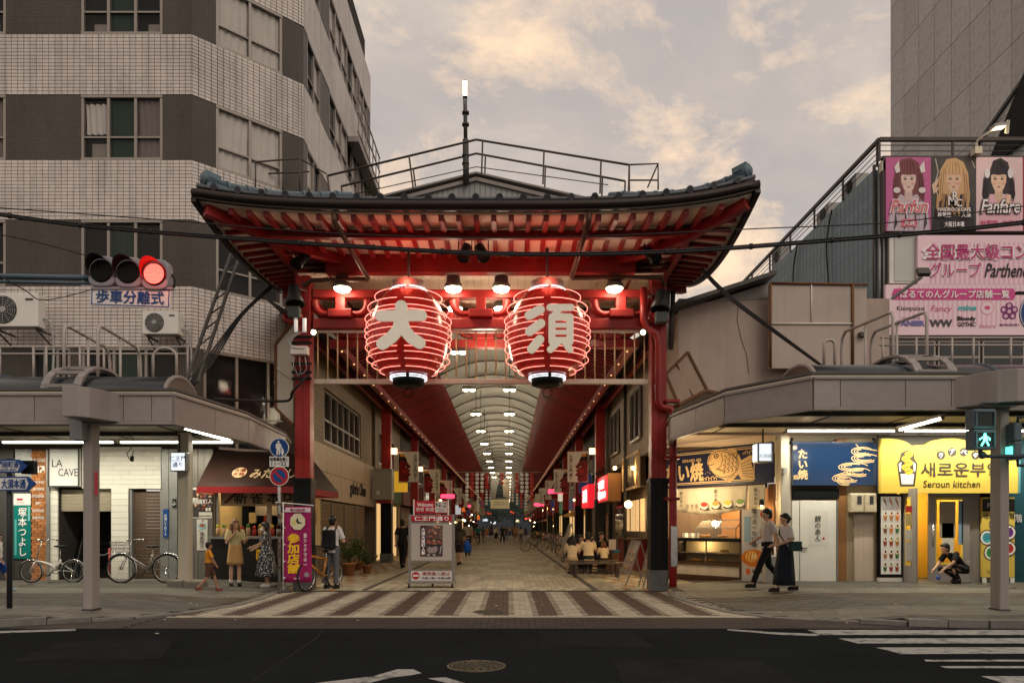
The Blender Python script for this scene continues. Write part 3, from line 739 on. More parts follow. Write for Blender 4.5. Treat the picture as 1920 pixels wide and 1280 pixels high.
# equipment on the left column
d = 15.93
t = thing('tubelamp_unit', 'white aerial unit with box, black straps and cables on left gate column', 'tube lamp unit', P(566, 690, d))
for px in (555, 571): MB().cyl(P(px, 622, d - .08), P(px, 597, d - .08), .045, n=10).build('tubelamp', mat('tubelamp_white', (.85, .83, .8), .4, 0, 0, emit=.35), t)  # lit white tubes, a weak glow put into their colour
MB().box(PX(549, d), PX(581, d), d - .2, d - .02, PZ(668, d), PZ(652, d)).build('junction_box', WHITEP, t, bevel=.015)
for y in (632, 643, 682, 698, 710): MB().box(PX(548, d), PX(585, d), d - .05, d - .02, PZ(y + 3, d), PZ(y - 2, d)).build('strap', BLACK, t)
for k in range(6):
    x = 552 + 5 * k; MB().tube(smooth_path([P(x, 668, d - .12), P(x - 2 + k, 684, d - .2), P(x + 2, 694, d - .12), P(560, 705, d - .08)], 4), .012, 5).build('cable', CABLE if k % 2 else PLAST_G, t)
for k in range(3): MB().tube(smooth_path([P(558 + 4 * k, 622, d - .1), P(541 + 3 * k, 635, d - .18), P(545, 650, d - .2), P(560 + 5 * k, 654, d - .2)], 5), .014, 5).build('cable', PLAST_G, t)
MB().tube(smooth_path([P(580, 700, d - .1), P(560, 722, d - .2), P(548, 735, d - .1), P(544, 748, d), P(520, 752, d), P(400, 748, 14.5)], 6), .03, 6).build('cable', CABLE, t)
for px, lab in ((589, 'left'), (1205, 'right')):
    c = P(px, 624, 15.85); t = thing('floodlight', 'tiny lit white floodlight fixed beside the %s gate column' % lab, 'floodlight', c, 'small lights inside the gate columns')
    MB().box(c.x - .06, c.x + .06, c.y - .05, c.y + .08, c.z - .07, c.z + .07).build('housing', STEEL_D, t); MB().ball(c - Y * .05, .055, 8, 6).build('lens', LAMP_W, t)
# angled cream boards behind each column
def side_board(pts, lab, mm, ext):
    m = MB(); t = thing('sloping_board', lab, 'board', (pts[0][0], pts[0][1], 0)); m.prism(pts, ext); m.build('panel', mm, t)
    m = MB(); n = len(pts)
    for i in range(n): m.bar(pts[i], pts[(i + 1) % n], .06)
    m.build('frame', RUST, t); return t
t = side_board([P(517, 645, 16.6), P(553, 600, 16.6), P(553, 800, 16.6), P(517, 765, 16.6)], 'cream panelled side board behind the left gate column', CREAMP, (0, .06, 0))
MB().bar(P(520, 690, 16.57), P(552, 712, 16.57), .05).build('rib', CREAMP, t)
t = side_board([P(1248, 702, 16.2), P(1289, 660, 16.2), P(1325, 730, 16.6), P(1272, 758, 16.2)], 'rust edged tan board tilted beside the right gate column', mat('tan_sheet', (.36, .26, .19), .6, 0, .15, 2, streak=.08), (0, .05, .02))
MB().bar(P(1268, 681, 16.17), P(1300, 745, 16.4), .03).build('seam', RUST, t)
t = side_board([P(1250, 770, 16.3), P(1325, 732, 16.7), P(1352, 738, 17.4), P(1256, 806, 16.9)], 'rust edged tan board lying below the tilted board', MATS['tan_sheet'], (0, .03, .05))
# ------------------------------------------------------------------ the covered arcade
arc_t = thing('arcade_roof', 'long arcade roof with pale vault and red slatted slopes behind the gate', 'roof', (GX, 18, 0))
VAULT = mat('vault_sheet', (.19, .175, .148), .55, 0, .1, 1.2, grime=.2)
def vz(t): return 7.12 + .55 * (1 - t * t)
MB().grid(lambda u, v: (GX + 1.96 * (2 * u - 1), 18.5 + 107 * v, vz(2 * u - 1)), 12, 40).build('vault', VAULT, arc_t)
for k in range(44):
    d = 19.2 + 2.4 * k
    MB().tube([(GX + 1.93 * t, d, vz(t) - .05) for t in [-1 + .25 * j for j in range(9)]], .035, 5).build('vault_rib', VAULT, arc_t)
SLAT = mat('red_slat', (.2, .008, .008), .3, 0, .45, .7, coat=.3, rand=.35)
GAP_DARK = mat('slat_gap_dark', (.008, .002, .002), .8)
for s in (-1, 1):
    o, i = Vector((GX + s * 3.84, 0, 6.25)), Vector((GX + s * 1.93, 0, 7.1)); u = (i - o).normalized(); n = u.cross(Y).normalized()
    if n.z > 0: n = -n
    its = [((o + i) / 2 + Y * (18.7 + .30 * k), u, Y, u.cross(Y), (i - o).length / 2, .03, .022) for k in range(357)]
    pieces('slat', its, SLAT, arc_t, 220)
    MB().quad(o + Y * 18.6 - n * .1, i + Y * 18.6 - n * .1, i + Y * 126 - n * .1, o + Y * 126 - n * .1).build('slat_gap_sheet', GAP_DARK, arc_t)  # near-black sheet added as the dark between the slats
    MB().box(o.x - .09, o.x + .09, 18.4, 126, 6.07, 6.27).build('edge_beam', RED_D, arc_t)
    MB().box(o.x + s * .7 - .07, o.x + s * .7 + .07, 18.6, 126, 6.3, 6.5).build('edge_beam', RED_D, arc_t)
    MB().quad(o + Y * 18.6 + Z * .05, o + Y * 126 + Z * .05, (o.x + s * 2.0, 126, 7.5), (o.x + s * 2.0, 18.6, 7.5)).build('sky_block_sheet', mat('sky_block_sheet', (.045, .035, .032), .7), arc_t)  # dark sheet added to keep sky light out of the arcade
    st = thing('string_lights', 'string of small orange bulbs along the lower edge of the %s red slope' % ('left' if s < 0 else 'right'), 'string lights', (o.x, 18, 6.07), 'bulb strings of the arcade')
    MB().tube([(o.x - s * .1, 18.5 + 2 * k, 6.07 - .03 * (k % 2)) for k in range(50)], .008, 4).build('wire', CABLE, st)
    for k in range(70):
        q = MB().ball((o.x - s * .11, 18.6 + 1.45 * k, 6.02), .03, 6, 4).build('bulb', BULB, st)
for k in range(22):
    d = 17.4 + 4.7 * k
    for x, nm in ((-1.22, 'left'), (.04, 'right')):
        if k == 0 and x > 0: continue
        t = thing('arcade_lamp', 'twin lit lamp under the pale vault, %s from the gate in the %s row' % (NUM[k], nm), 'lamp', (x, d, 5.7), 'lamps hanging in pairs down the arcade')
        MB().box(x - .2, x + .2, d - .1, d + .1, 5.71, 5.8).build('housing', MATS['lamp_housing'], t)
        for q in (-.1, .1): MB().lathe([(.09, .0), (.085, -.04), (.03, -.06)], (x + q, d, 5.71), n=10).build('lens', LAMP_W, t)
        MB().cyl((x, d, 5.8), (x, d, 7.5), .012, n=5).build('rod', STEEL_D, t)
    if k < 9 or k % 3 == 0: lamp('glow', (-.6, d, 5.55), 85 if k < 9 else 110, (1, .84, .58), t, .3)
# columns with lamp boxes and banners
BAN = mat('banner_cloth', (.62, .57, .48), .8, 0, .08, 4)
COLS = [29.5, 38.3, 47.1, 56, 65, 74, 83, 92, 101, 110]
cproto = {}
for k, d in enumerate(COLS):
    for s in (-1, 1):
        x = GX + 4.42 * s
        lab = '%s arcade column, red above and black below, %s' % ('left' if s < 0 else 'right', ('closest to the gate', 'second from the gate', 'third from the gate', 'fourth from the gate', 'fifth from the gate', 'sixth from the gate', 'seventh from the gate', 'eighth from the gate', 'ninth from the gate', 'farthest down the street')[k])
        if k == 0 and s < 0:
            t = thing('arcade_column', lab, 'column', (x, d, 0), 'columns along the arcade')
            MB().box(x - .19, x + .19, d - .19, d + .19, 2.55, 6.75).build('shaft', RED, t, bevel=.01)
            MB().box(x - .22, x + .22, d - .22, d + .22, .35, 2.6).build('sleeve', BLACK, t)
            MB().box(x - .25, x + .25, d - .25, d + .25, 0, .36).build('base', MATS['zinc_base'], t)
            proto = t
        else:
            t = copy_tree(proto, (x, d, 0), label=lab)
        # lamp box
        lx = x + s * -.36
        lt = thing('wall_lamp', 'square lit paper lamp on the ' + lab.replace(', red above and black below,', ''), 'lamp', (lx, d - .3, 4.55), 'square lamps on the arcade columns')
        MB().box(lx - .11, lx + .11, d - .45, d - .23, 4.44, 4.68).build('shade', mat('paper_lamp', (1, .8, .5), .5, 0, 0, emit=2.6, ecol=(1, .66, .34)), lt)
        MB().box(lx - .03, lx + .03, d - .24, d, 4.5, 4.54).build('bracket', BLACK, lt)
        # banner
        bx = x - s * .95
        bt = thing('street_banner', 'white banner with red mask face on the ' + lab.replace(', red above and black below,', ''), 'banner', (bx, d - .3, 3.2), 'mask banners on the arcade columns')
        rn = random.Random(k * 2 + s); tw = rn.uniform(-.15, .15)
        u = Vector((math.cos(tw), math.sin(tw), 0)); b0 = Vector((bx, d - .35, 3.3)) - u * .42
        MB().obox(b0 + u * .42 + Z * .62, u, Z, u.cross(Z), .42, .62, .006).build('cloth', BAN, bt)
        MB().tube([b0 + Z * 1.27 - u * .02, b0 + Z * 1.27 + u * .86], .015, 5).build('rod', RED_D, bt)
        MB().tube([b0 - Z * .02 - u * .02, b0 - Z * .02 + u * .86], .012, 5).build('rod', RED_D, bt)
        MB().bar((x, d, 4.57), (bx, d - .35, 4.57), .03).build('arm', RED_D, bt)
        pr = Print(b0 + u.cross(Z) * .006, u * .84, Z * 1.24)
        fx = (lambda q: q) if s > 0 else (lambda q: 1 - q)
        pr.poly([(fx(.36 + a), b) for a, b in ((.62, .02), (.2, .0), (.1, .08), (.14, .17), (.0, .24), (.12, .32), (.02, .38), (.18, .44), (.0, .5), (.16, .62), (.3, .74), (.5, .82), (.63, .8))], (120, 20, 20))
        pr.poly([(fx(.36 + a), b) for a, b in ((.18, .62), (.25, .78), (.42, .92), (.62, .94), (.63, .6), (.5, .72), (.34, .7))], (28, 14, 12))
        pr.ell(fx(.60), .52, .06, .035, (235, 220, 190), 10); pr.ell(fx(.60), .52, .025, .018, (20, 10, 10), 8)
        pr.poly([(fx(.42), .47), (fx(.7), .62), (fx(.74), .57), (fx(.46), .43)], (60, 10, 10)); pr.ell(fx(.68), .36, .12, .06, (165, 35, 30), 12); pr.ell(fx(.62), .19, .14, .03, (60, 8, 8), 12); pr.ell(fx(.8), .88, .13, .05, (190, 120, 30), 10)
        pr.build(bt)
        if k < 4:
            text('大須仁王門通り', flat((60, 12, 14)), bt, b0 + u * (.84 * (1 - .84 if s > 0 else .84)) + Z * .60 + u.cross(Z) * .012, 1.05, u, Z, vert=True, bold=.01)
# grey cabinet on the first left column
c = P(720, 902, 28.9)
t = thing('switch_cabinet', 'grey metal cabinet mounted high on the closest left arcade column', 'cabinet', c)
MB().box(c.x - .4, c.x + .36, 28.6, 29.25, 2.55, 3.75).build('body', mat('cabinet_grey', (.27, .25, .21), .5, 0, .08, 3), t, bevel=.01)
MB().box(c.x - .42, c.x + .38, 28.57, 29.27, 3.75, 3.8).build('lid', MATS['cabinet_grey'], t); MB().box(c.x - .25, c.x - .13, 28.58, 28.6, 2.75, 2.9).build('latch', CREAMP, t)
MB().box(c.x - .3, c.x + .3, 28.7, 29.25, 2.42, 2.54).build('bracket', RED_D, t)
# --- shops along both sides, farther down
FACADE = [mat('arcade_facade_%s' % n, c, .7, 0, .12, 1.5, streak=.25) for n, c in (('grey', (.16, .14, .12)), ('tan', (.22, .17, .12)), ('brown', (.09, .06, .045)), ('cream', (.30, .25, .18)), ('dark', (.05, .045, .042)))]
SIGNC = [(170, 30, 30), (215, 205, 180), (30, 40, 70), (200, 150, 40), (40, 90, 60), (225, 110, 40), (60, 30, 24), (190, 190, 190)]
WORDS = ['食堂', '茶房', '古着', '喫茶', '薬局', '雑貨', '寿司', '酒場', '時計', '靴店', '洋品', '菓子', '楽器', '眼鏡', '文具', '花店']
DESC = ['grey', 'tan', 'brown', 'cream', 'dark']; SD = ['red', 'ivory', 'navy', 'amber', 'green', 'orange', 'brown', 'silver']
ORD = ['first', 'second', 'third', 'fourth', 'fifth', 'sixth', 'seventh', 'eighth', 'ninth', 'tenth', 'eleventh', 'twelfth']
rn = random.Random(21)
SHOPS = []
for s in (-1, 1):
    d = 30.2 if s < 0 else 31.4; k = 0; x0 = -5.65 if s < 0 else 4.45
    while d < 122:
        ln = rn.uniform(6.5, 10); ci = rn.randrange(5); si = rn.randrange(8); x1 = x0 + s * 7
        t = thing('arcade_shop', '%s shop along the %s side of the arcade, %s wall with %s sign' % (ORD[k], 'left' if s < 0 else 'right', DESC[ci], SD[si]), 'shop', (x0, d, 0), 'shops along the arcade')
        h = rn.uniform(7.5, 9)
        MB().box(min(x0, x1), max(x0, x1), d, d + ln - .08, 2.9, h).build('wall', FACADE[ci], t)
        MB().box(min(x0 + s * 2.2, x1), max(x0 + s * 2.2, x1), d, d + ln - .08, 0, 2.89).build('back_room', FACADE[(ci + 1) % 5], t)
        for e in (d, d + ln - .4): MB().box(min(x0, x0 + s * 2.2), max(x0, x0 + s * 2.2), e, e + .3, 0, 2.89).build('pier', FACADE[ci], t)
        if rn.random() < .6:
            MB().box(min(x0 + s * .15, x0 + s * .2), max(x0 + s * .15, x0 + s * .2), d + .3, d + ln - .4, 0, 2.5).build('shopfront_glass', mat('lit_shop_glass', (.35, .26, .13), .3, 0, .5, 1.6, emit=.8, ecol=(.9, .55, .22)), t)
            for q in range(4): MB().box(min(x0 + s * .1, x0 + s * .22), max(x0 + s * .1, x0 + s * .22), d + .3 + q * (ln - .75) / 3, d + .36 + q * (ln - .75) / 3, 0, 2.5).build('mullion', STEEL_D, t)
        else:
            MB().box(min(x0 + s * .3, x0 + s * .34), max(x0 + s * .3, x0 + s * .34), d + .3, d + ln - .4, 0, 2.6).build('shutter', mat('roll_shutter_tan', (.25, .19, .13), .5, .3, .1, 2), t)
        sg = MB().box(min(x0 - s * .12, x0 - s * .01), max(x0 - s * .12, x0 - s * .01), d + .2, d + ln - .3, 2.65, 3.5).build('sign', flat(SIGNC[si], .6 if rn.random() < .5 else 0), t)
        text(WORDS[(k * 2 + (s > 0)) % 16], flat((245, 240, 225) if si not in (1, 3, 7) else (30, 20, 20)), sg, (x0 - s * .125, d + ln / 2, 3.07), .5, Y * -s * -1 if s < 0 else -Y, Z)
        for q in range(int(ln / 2.6)):
            f = MB().box(min(x0 - s * .03, x0 + s * .05), max(x0 - s * .03, x0 + s * .05), d + .8 + 2.5 * q, d + 2.3 + 2.5 * q, 4.2, 5.6).build('window', ALU, t)
            MB().box(min(x0 - s * .04, x0 - s * .02), max(x0 - s * .04, x0 - s * .02), d + .88 + 2.5 * q, d + 2.22 + 2.5 * q, 4.28, 5.52).build('pane', GLASS_D, f)
        # projecting sign
        if rn.random() < .85:
            pz = rn.uniform(2.7, 3.6); sx1 = x0 - s * .75; c2 = SIGNC[rn.randrange(8)]
            b = MB().box(min(x0 - s * .1, sx1), max(x0 - s * .1, sx1), d + ln * .6, d + ln * .6 + .16, pz, pz + 1.0).build('projecting_sign', flat(c2, .7), t)
        if rn.random() < .5:
            m = MB(); m.prism([(x0, d + .4, 2.62), (x0 - s * .8, d + .4, 2.3), (x0 - s * .8, d + .4, 2.15), (x0, d + .4, 2.15)], (0, ln - 1, 0)); m.build('awning', flat(SIGNC[(si + 3) % 8]), t)
        SHOPS.append((s, d, ln)); d += ln; k += 1
for s, d, lab in ((-1, 46, 'left'), (1, 40, 'right'), (-1, 66, 'far left'), (1, 62, 'far right')):
    x = GX + s * 3.3
    t = thing('neon_sign', 'glowing pink red oval sign hung near the %s shops' % lab, 'sign', (x, d, 4.2), 'pink signs down the arcade')
    MB().box(x - .45, x + .45, d - .06, d + .06, 3.35, 3.6).build('tube_panel', mat('pink_neon', (1, .1, .2), .4, 0, 0, emit=2.2, ecol=(1, .05, .12)), t, bevel=.05)
    MB().bar((x + s * .4, d, 3.5), (GX + s * 4.9, d, 3.6), .04).build('arm', STEEL_D, t)
# small lit things deep in the arcade
rn = random.Random(8)
for k in range(34):
    s = rn.choice((-1, 1)); d = rn.uniform(34, 115); x = GX + s * rn.uniform(3.8, 4.7); z = rn.uniform(1.6, 3.4)
    t = MB().ball((x, d, z), rn.uniform(.06, .11), 8, 6).build('shop_lamp', rn.choice((LAMP_Y, LAMP_W, BULB)))
    tag(t, 'small lit %s shop lamp deep in the arcade, %s side' % ('white' if t.data.materials[0] == LAMP_W else ('amber' if t.data.materials[0] == LAMP_Y else 'dim orange'), 'left' if s < 0 else 'right'), 'lamp', 'shop lamps deep in the arcade')
# goods and stands in front of shops
GOODS = [flat(c) for c in ((150, 120, 80), (120, 40, 36), (60, 60, 66), (190, 170, 130), (70, 90, 70), (40, 30, 26))]
for k in range(26):
    s = -1 if k % 2 else 1; d = 33 + 3.1 * k + rn.uniform(-.8, .8); x = GX + s * rn.uniform(3.6, 4.3)
    t = thing('goods_rack', 'low rack of mixed goods before the %s side arcade shops, %s from the gate' % ('left' if s < 0 else 'right', NUM[k // 2]), 'rack', (x, d, 0), 'goods racks before the arcade shops')
    m = MB()
    for q in ((-.35, -.25), (.35, -.25), (-.35, .25), (.35, .25)): m.bar((x + q[0], d + q[1], 0), (x + q[0], d + q[1], 1.1), .03)
    for z in (.3, .7, 1.08): m.box(x - .37, x + .37, d - .27, d + .27, z, z + .025)
    m.build('frame', STEEL_D, t)
    for z in (.325, .725):
        for q in range(4):
            h = rn.uniform(.14, .3); MB().box(x - .34 + .17 * q, x - .2 + .17 * q, d - .22, d + .2, z, z + h).build('goods', GOODS[rn.randrange(6)], t)
# strings of paper lanterns across the arcade
PL_W = mat('paper_lantern_white', (.62, .58, .50), .7, 0, .06, 6, emit=.12, ecol=(1, .85, .6)); PL_R = mat('paper_lantern_red', (.40, .03, .025), .6, 0, .06, 6, emit=.1, ecol=(1, .1, .05))
for d0, zt, half, nc, lab in ((50, 5.35, 2.28, 14, 'nearer'), (68, 5.1, 2.3, 12, 'farther')):
    br = thing('lantern_rail', '%s pale rail across the arcade carrying strings of paper lanterns' % lab, 'rail', (GX, d0, zt))
    MB().tube([(GX - half - .8, d0, zt), (GX + half + .8, d0, zt)], .02, 5).build('rod', CREAMP, br)
    for k in range(nc):
        x = GX - half + 2 * half * k / (nc - 1); edge = abs(k - (nc - 1) / 2) / ((nc - 1) / 2)
        n = 3 + int(edge * 4.2)
        st = thing('lantern_string', '%s vertical string of small round %s paper lanterns, number %d from left on the %s rail' % ('long' if n > 5 else 'short', 'red' if k % 3 == 1 else 'white', k + 1, lab), 'lanterns', (x, d0, zt), 'strings of paper lanterns')
        st['label'] = '%d small %s paper lanterns strung on the %s rail %s' % (n, 'red' if k % 3 == 1 else 'white', lab, ('at its left end', 'beside the left end', 'left of centre', 'left of the banner', ('near', 'just left of', 'just left of', 'at')[k % 4] + ' the centre')[min(k, 4)] if k < nc / 2 else ('at its right end', 'beside the right end', 'right of centre', 'right of the banner', ('just right of', 'right of', 'at', 'near')[k % 4] + ' the middle')[min(nc - 1 - k, 4)])
        MB().tube([(x, d0, zt), (x, d0, zt - .3 * n)], .006, 4).build('cord', CABLE, st)
        for q in range(n):
            MB().ball((x, d0, zt - .18 - .29 * q), .125, 10, 7, (1, 1, .95)).build('lantern', PL_R if k % 3 == 1 else PL_W, st)
            o = MB().ball((x + .04 * math.sin(q * 2 + k), d0 - .115, zt - .18 - .29 * q), .035, 6, 4).build('dot', INK, st)
# hanging picture of a boat and sign plate
c = P(938, 916, 56)
t = thing('boat_banner', 'hanging cloth picture of a dark sail above a pale sign plate in mid arcade', 'banner', c)
MB().box(c.x - .75, c.x + .75, 56, 56.02, PZ(935, 56), PZ(897, 56)).build('cloth', flat((120, 116, 112)), t)
pr = Print((c.x - .75, 55.99, PZ(935, 56)), X * 1.5, Z * (PZ(897, 56) - PZ(935, 56)))
pr.poly([(.25, .06), (.4, .95), (.62, .98), (.72, .08)], (24, 28, 38)); pr.poly([(.66, .1), (.6, 1), (.98, 1), (.98, .1)], (150, 138, 120)); pr.line([(.3, .4), (.7, .5)], .02, (70, 74, 84)); pr.line([(.3, .25), (.7, .35)], .02, (70, 74, 84)); pr.poly([(.2, .03), (.8, .06), (.74, .12), (.3, .1)], (36, 48, 36)); pr.build(t)
MB().box(c.x - .76, c.x + .72, 56, 56.05, PZ(953, 56), PZ(936, 56)).build('sign_plate', flat((190, 178, 140), .12), t)
for z, q in ((941, .22), (945, .2)): text('大須商店街のお買い物', flat((90, 80, 60)), t, (c.x, 55.99, PZ(z, 56)), q * .7, w=1.1)
# far end: dark trees, blue evening and red sign lights
for x, h, lab in ((-3.2, 7.5, 'left'), (1.2, 8.5, 'middle'), (5.2, 7, 'right')):
    t = thing('street_tree', 'dark tree beyond the far end of the arcade, %s one' % lab, 'tree', (x, 138, 0), 'trees beyond the arcade')
    MB().tube([(x, 138, 0), (x + .1, 138, 3), (x, 138, 5)], [.22, .16, .06], 8).build('trunk', mat('bark', (.05, .035, .025), .9), t)
    m = MB(); rn2 = random.Random(int(h * 9))
    for k in range(700):
        a, b, r = rn2.uniform(0, 6.28), rn2.uniform(-1, 1), rn2.random() ** .4
        p = Vector((x + 2.6 * r * math.cos(a) * math.sqrt(1 - b * b), 138 + 2.2 * r * math.sin(a) * math.sqrt(1 - b * b), h * .62 + h * .36 * r * b))
        q = Vector((rn2.uniform(-1, 1), rn2.uniform(-1, 1), rn2.uniform(-1, 1))).normalized() * .22; w2 = q.orthogonal().normalized() * .14
        m.add([p - q, p + w2, p + q, p - w2], [(0, 1, 2, 3)])
    m.build('crown', mat('far_foliage', (.03, .05, .03), .8), t)
t = thing('far_building', 'distant dark block with few lit windows closing the arcade street', 'building', (-2, 170, 0))
MB().box(-40, 40, 170, 180, 0, 16).build('wall', mat('far_wall', (.05, .06, .075), .8), t)
for x, z, mm in ((-6, 4.8, (225, 70, 50)), (-4.4, 4.8, (225, 70, 50)), (-5.5, 3.1, (190, 200, 215)), (-3.6, 2.4, (210, 215, 220)), (1.0, 4.9, (230, 70, 40)), (2.2, 2.9, (200, 190, 150)), (4.6, 3.4, (235, 90, 60))):
    MB().box(x - .6, x + .6, 169.9, 169.98, z, z + .6).build('lit_window', flat(mm, 1.2), t)
# ------------------------------------------------------------------ left office building
LB = thing('office_building', 'tall office block in cream tile bands and brown mosaic on the corner', 'building', (-10, 20, 0))
TILE_C = mat('cream_wall_tile', (.67, .605, .56), .35, 0, .12, 1.2, rand=.055, streak=.26, grime=.2)
GROUT = mat('dark_grout', (.028, .022, .019), .9, 0, .2, 5)
FA = (Vector((-16, 18.5, 0)), X, 7.77); FB = (Vector((-8.23, 18.5, 0)), Vector((2.3, 2.1, 0)).normalized(), 3.114); FC = (Vector((-5.93, 20.6, 0)), Y, 10.0)
MB().prism([(-16, 18.72, 3.3), (-8.3, 18.72, 3.3), (-6.15, 20.7, 3.3), (-6.15, 30.5, 3.3), (-16, 30.5, 3.3)], (0, 0, 19)).build('core_wall', GROUT, LB)
BANDS = [(6.10, 7.69), (9.42, 10.97), (12.67, 14.24), (15.92, 17.5), (19.2, 20.8)]
ZONES = [(3.5, 6.10), (7.69, 9.42), (10.97, 12.67), (14.24, 15.92), (17.5, 19.2)]
allits = []
for fi, (o, u, ln) in enumerate((FA, FB, FC)):
    n = u.cross(Z)
    its = []
    for z0, z1 in BANDS:
        MB().obox(o + u * ln / 2 + Z * (z0 + z1) / 2 - n * .12, u, Z, n, ln / 2 + .05, (z1 - z0) / 2, .08).build('band_wall', GROUT, LB)
        nr_ = round((z1 - z0) / .0925); nc_ = round(ln / .162); hh = (z1 - z0) / nr_; ww = ln / nc_
        for j in range(nr_):
            for i in range(nc_):
                its.append((o + u * (ww * (i + .5)) + Z * (z0 + hh * (j + .5)) - n * .03, u, Z, n, ww / 2 - .0085, hh / 2 - .0075, .035))
    if fi == 2: its = [q for q in its if q[0].z < (21 if fi == 2 else 17.6)]
    allits += its
pieces('wall_tile', allits, TILE_C, LB, 300, key=lambda q: (q[0].y - 18) * 2 + abs(q[0].z - 7) + (3 if q[0].x < -14 else 0))
WIN = {0: [(-.5, 2.92), (4.88, 7.0)], 1: [(.62, 2.47)], 2: [(.4, 1.9), (3.0, 7.4), (7.8, 9.4)]}
PANE = mat('window_glass', (.02, .022, .022), .05, 0, 0, 1, alpha=.2, spec=.8)
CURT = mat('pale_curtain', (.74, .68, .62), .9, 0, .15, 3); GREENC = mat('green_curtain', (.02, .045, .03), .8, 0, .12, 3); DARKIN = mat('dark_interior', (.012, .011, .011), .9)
ROOMST = mat('stored_things', (.30, .27, .23), .9, 0, .3, 5)
MOS = []
for fi, (o, u, ln) in enumerate((FA, FB, FC)):
    MOS.append(brickmat('brown_mosaic_%s' % ('front', 'corner', 'side')[fi], (.105, .092, .077), (.09, .078, .065), (.035, .03, .026), tuple(u), .06, .06, .004, rough=.5, grime=.3, streak=1))
rw = random.Random(4)
for fi, (o, u, ln) in enumerate((FA, FB, FC)):
    n = u.cross(Z); at = lambda t, z, k=0.0: o + u * t + Z * z + n * k
    for zi, (z0, z1) in enumerate(ZONES):
        wins = WIN[fi] if zi else ([(3.6, 4.6), (4.9, 7.4)] if fi == 0 else ([(.3, 2.95)] if fi == 1 else [(.5, 9.5)]))
        edges = [0.0]
        for a, b in wins: edges += [max(a, 0), b]
        edges.append(ln)
        for a, b in zip(edges[::2], edges[1::2]):
            if b - a > .02:
                MB().obox(at((a + b) / 2, (z0 + z1) / 2, -.03), u, Z, n, (b - a) / 2, (z1 - z0) / 2 - .004, .022).build('mosaic_wall', MOS[fi], LB)
        for wi, (a, b) in enumerate(wins):
            a = max(a, 0); ncol = 3 if (fi == 0 and b - a < 2.6) else (2 if b - a < 2.6 else max(3, round((b - a) / .9)))
            m = MB(); zc = (z0 + z1) / 2; hw = (z1 - z0) / 2
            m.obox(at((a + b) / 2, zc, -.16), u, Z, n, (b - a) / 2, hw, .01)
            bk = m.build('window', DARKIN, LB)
            m = MB(); fr = .035
            for t in [a + fr] + [a + (b - a) * k / ncol for k in range(1, ncol)] + [b - fr]: m.obox(at(t, zc, -.06), u, Z, n, fr, hw - .02, .045)
            for z in (z0 + fr, z1 - fr): m.obox(at((a + b) / 2, z, -.055), u, Z, n, (b - a) / 2, fr, .055)
            m.obox(at((a + b) / 2, z0 + (z1 - z0) * .36, -.065), u, Z, n, (b - a) / 2, .022, .035)
            m.build('frame', ALU, bk)
            for k in range(ncol):
                t0 = a + (b - a) * k / ncol + .03; t1 = a + (b - a) * (k + 1) / ncol - .03
                MB().quad(at(t0, z0 + .05, -.075), at(t1, z0 + .05, -.075), at(t1, z1 - .05, -.075), at(t0, z1 - .05, -.075)).build('pane', PANE, bk)
                def wavy(uu, vv, t0=t0, t1=t1, zb=z0 + .06, zt=z1 - .06, sd=rw.random() * 6, amp=.018):
                    t = t0 + (t1 - t0) * uu
                    return at(t + .012 * math.sin(vv * 5 + sd), zb + (zt - zb) * vv, -.115 + amp * math.sin(uu * 26 + sd + .8 * math.sin(vv * 3 + sd)))
                if fi == 0 and k == 1 and ncol == 3: MB().grid(wavy, 12, 3).build('curtain', GREENC, bk)
                elif fi == 1 and zi >= 2: MB().grid(wavy, 22, 5).build('curtain', CURT, bk)
                elif fi == 0 and zi == 2 and k == 2: MB().grid(wavy, 14, 4).build('curtain', mat('mauve_curtain', (.22, .18, .17), .9, 0, .15, 3), bk)
                elif fi == 0 and zi == 2 and k == 0:
                    MB().grid(lambda uu, vv: wavy(.1 + .8 * uu, .42 + .5 * vv, amp=.03), 18, 5).build('laundry', mat('white_laundry', (.66, .62, .57), .9, 0, .12, 6), bk)
                    MB().obox(at(t0 + .4, z0 + .28, -.13), u, Z, n, .2, .2, .01).build('stored_box', ROOMST, bk)
                elif fi == 0 and zi == 3:
                    MB().obox(at((t0 + t1) / 2, z0 + .62, -.12), u, Z, n, .26, .04, .01).build('stored_box', ROOMST, bk); MB().obox(at((t0 + t1) / 2 + .1, z0 + .2, -.12), u, Z, n, .16, .13, .01).build('stored_box', ROOMST, bk)
                elif fi == 2 and rw.random() < .55: MB().grid(wavy, 10, 3).build('curtain', CURT, bk)
# balcony railing at the top of the side face
m = MB()
for z in (16.2, 16.9, 17.5): m.bar((-5.6, 26.5, z), (-5.6, 31, z), .05)
for k in range(7): m.bar((-5.6, 26.6 + .7 * k, 16), (-5.6, 26.6 + .7 * k, 17.5), .04)
m.box(-5.95, -5.55, 26.4, 31, 15.75, 15.95); m.build('balcony', GREYP, LB)
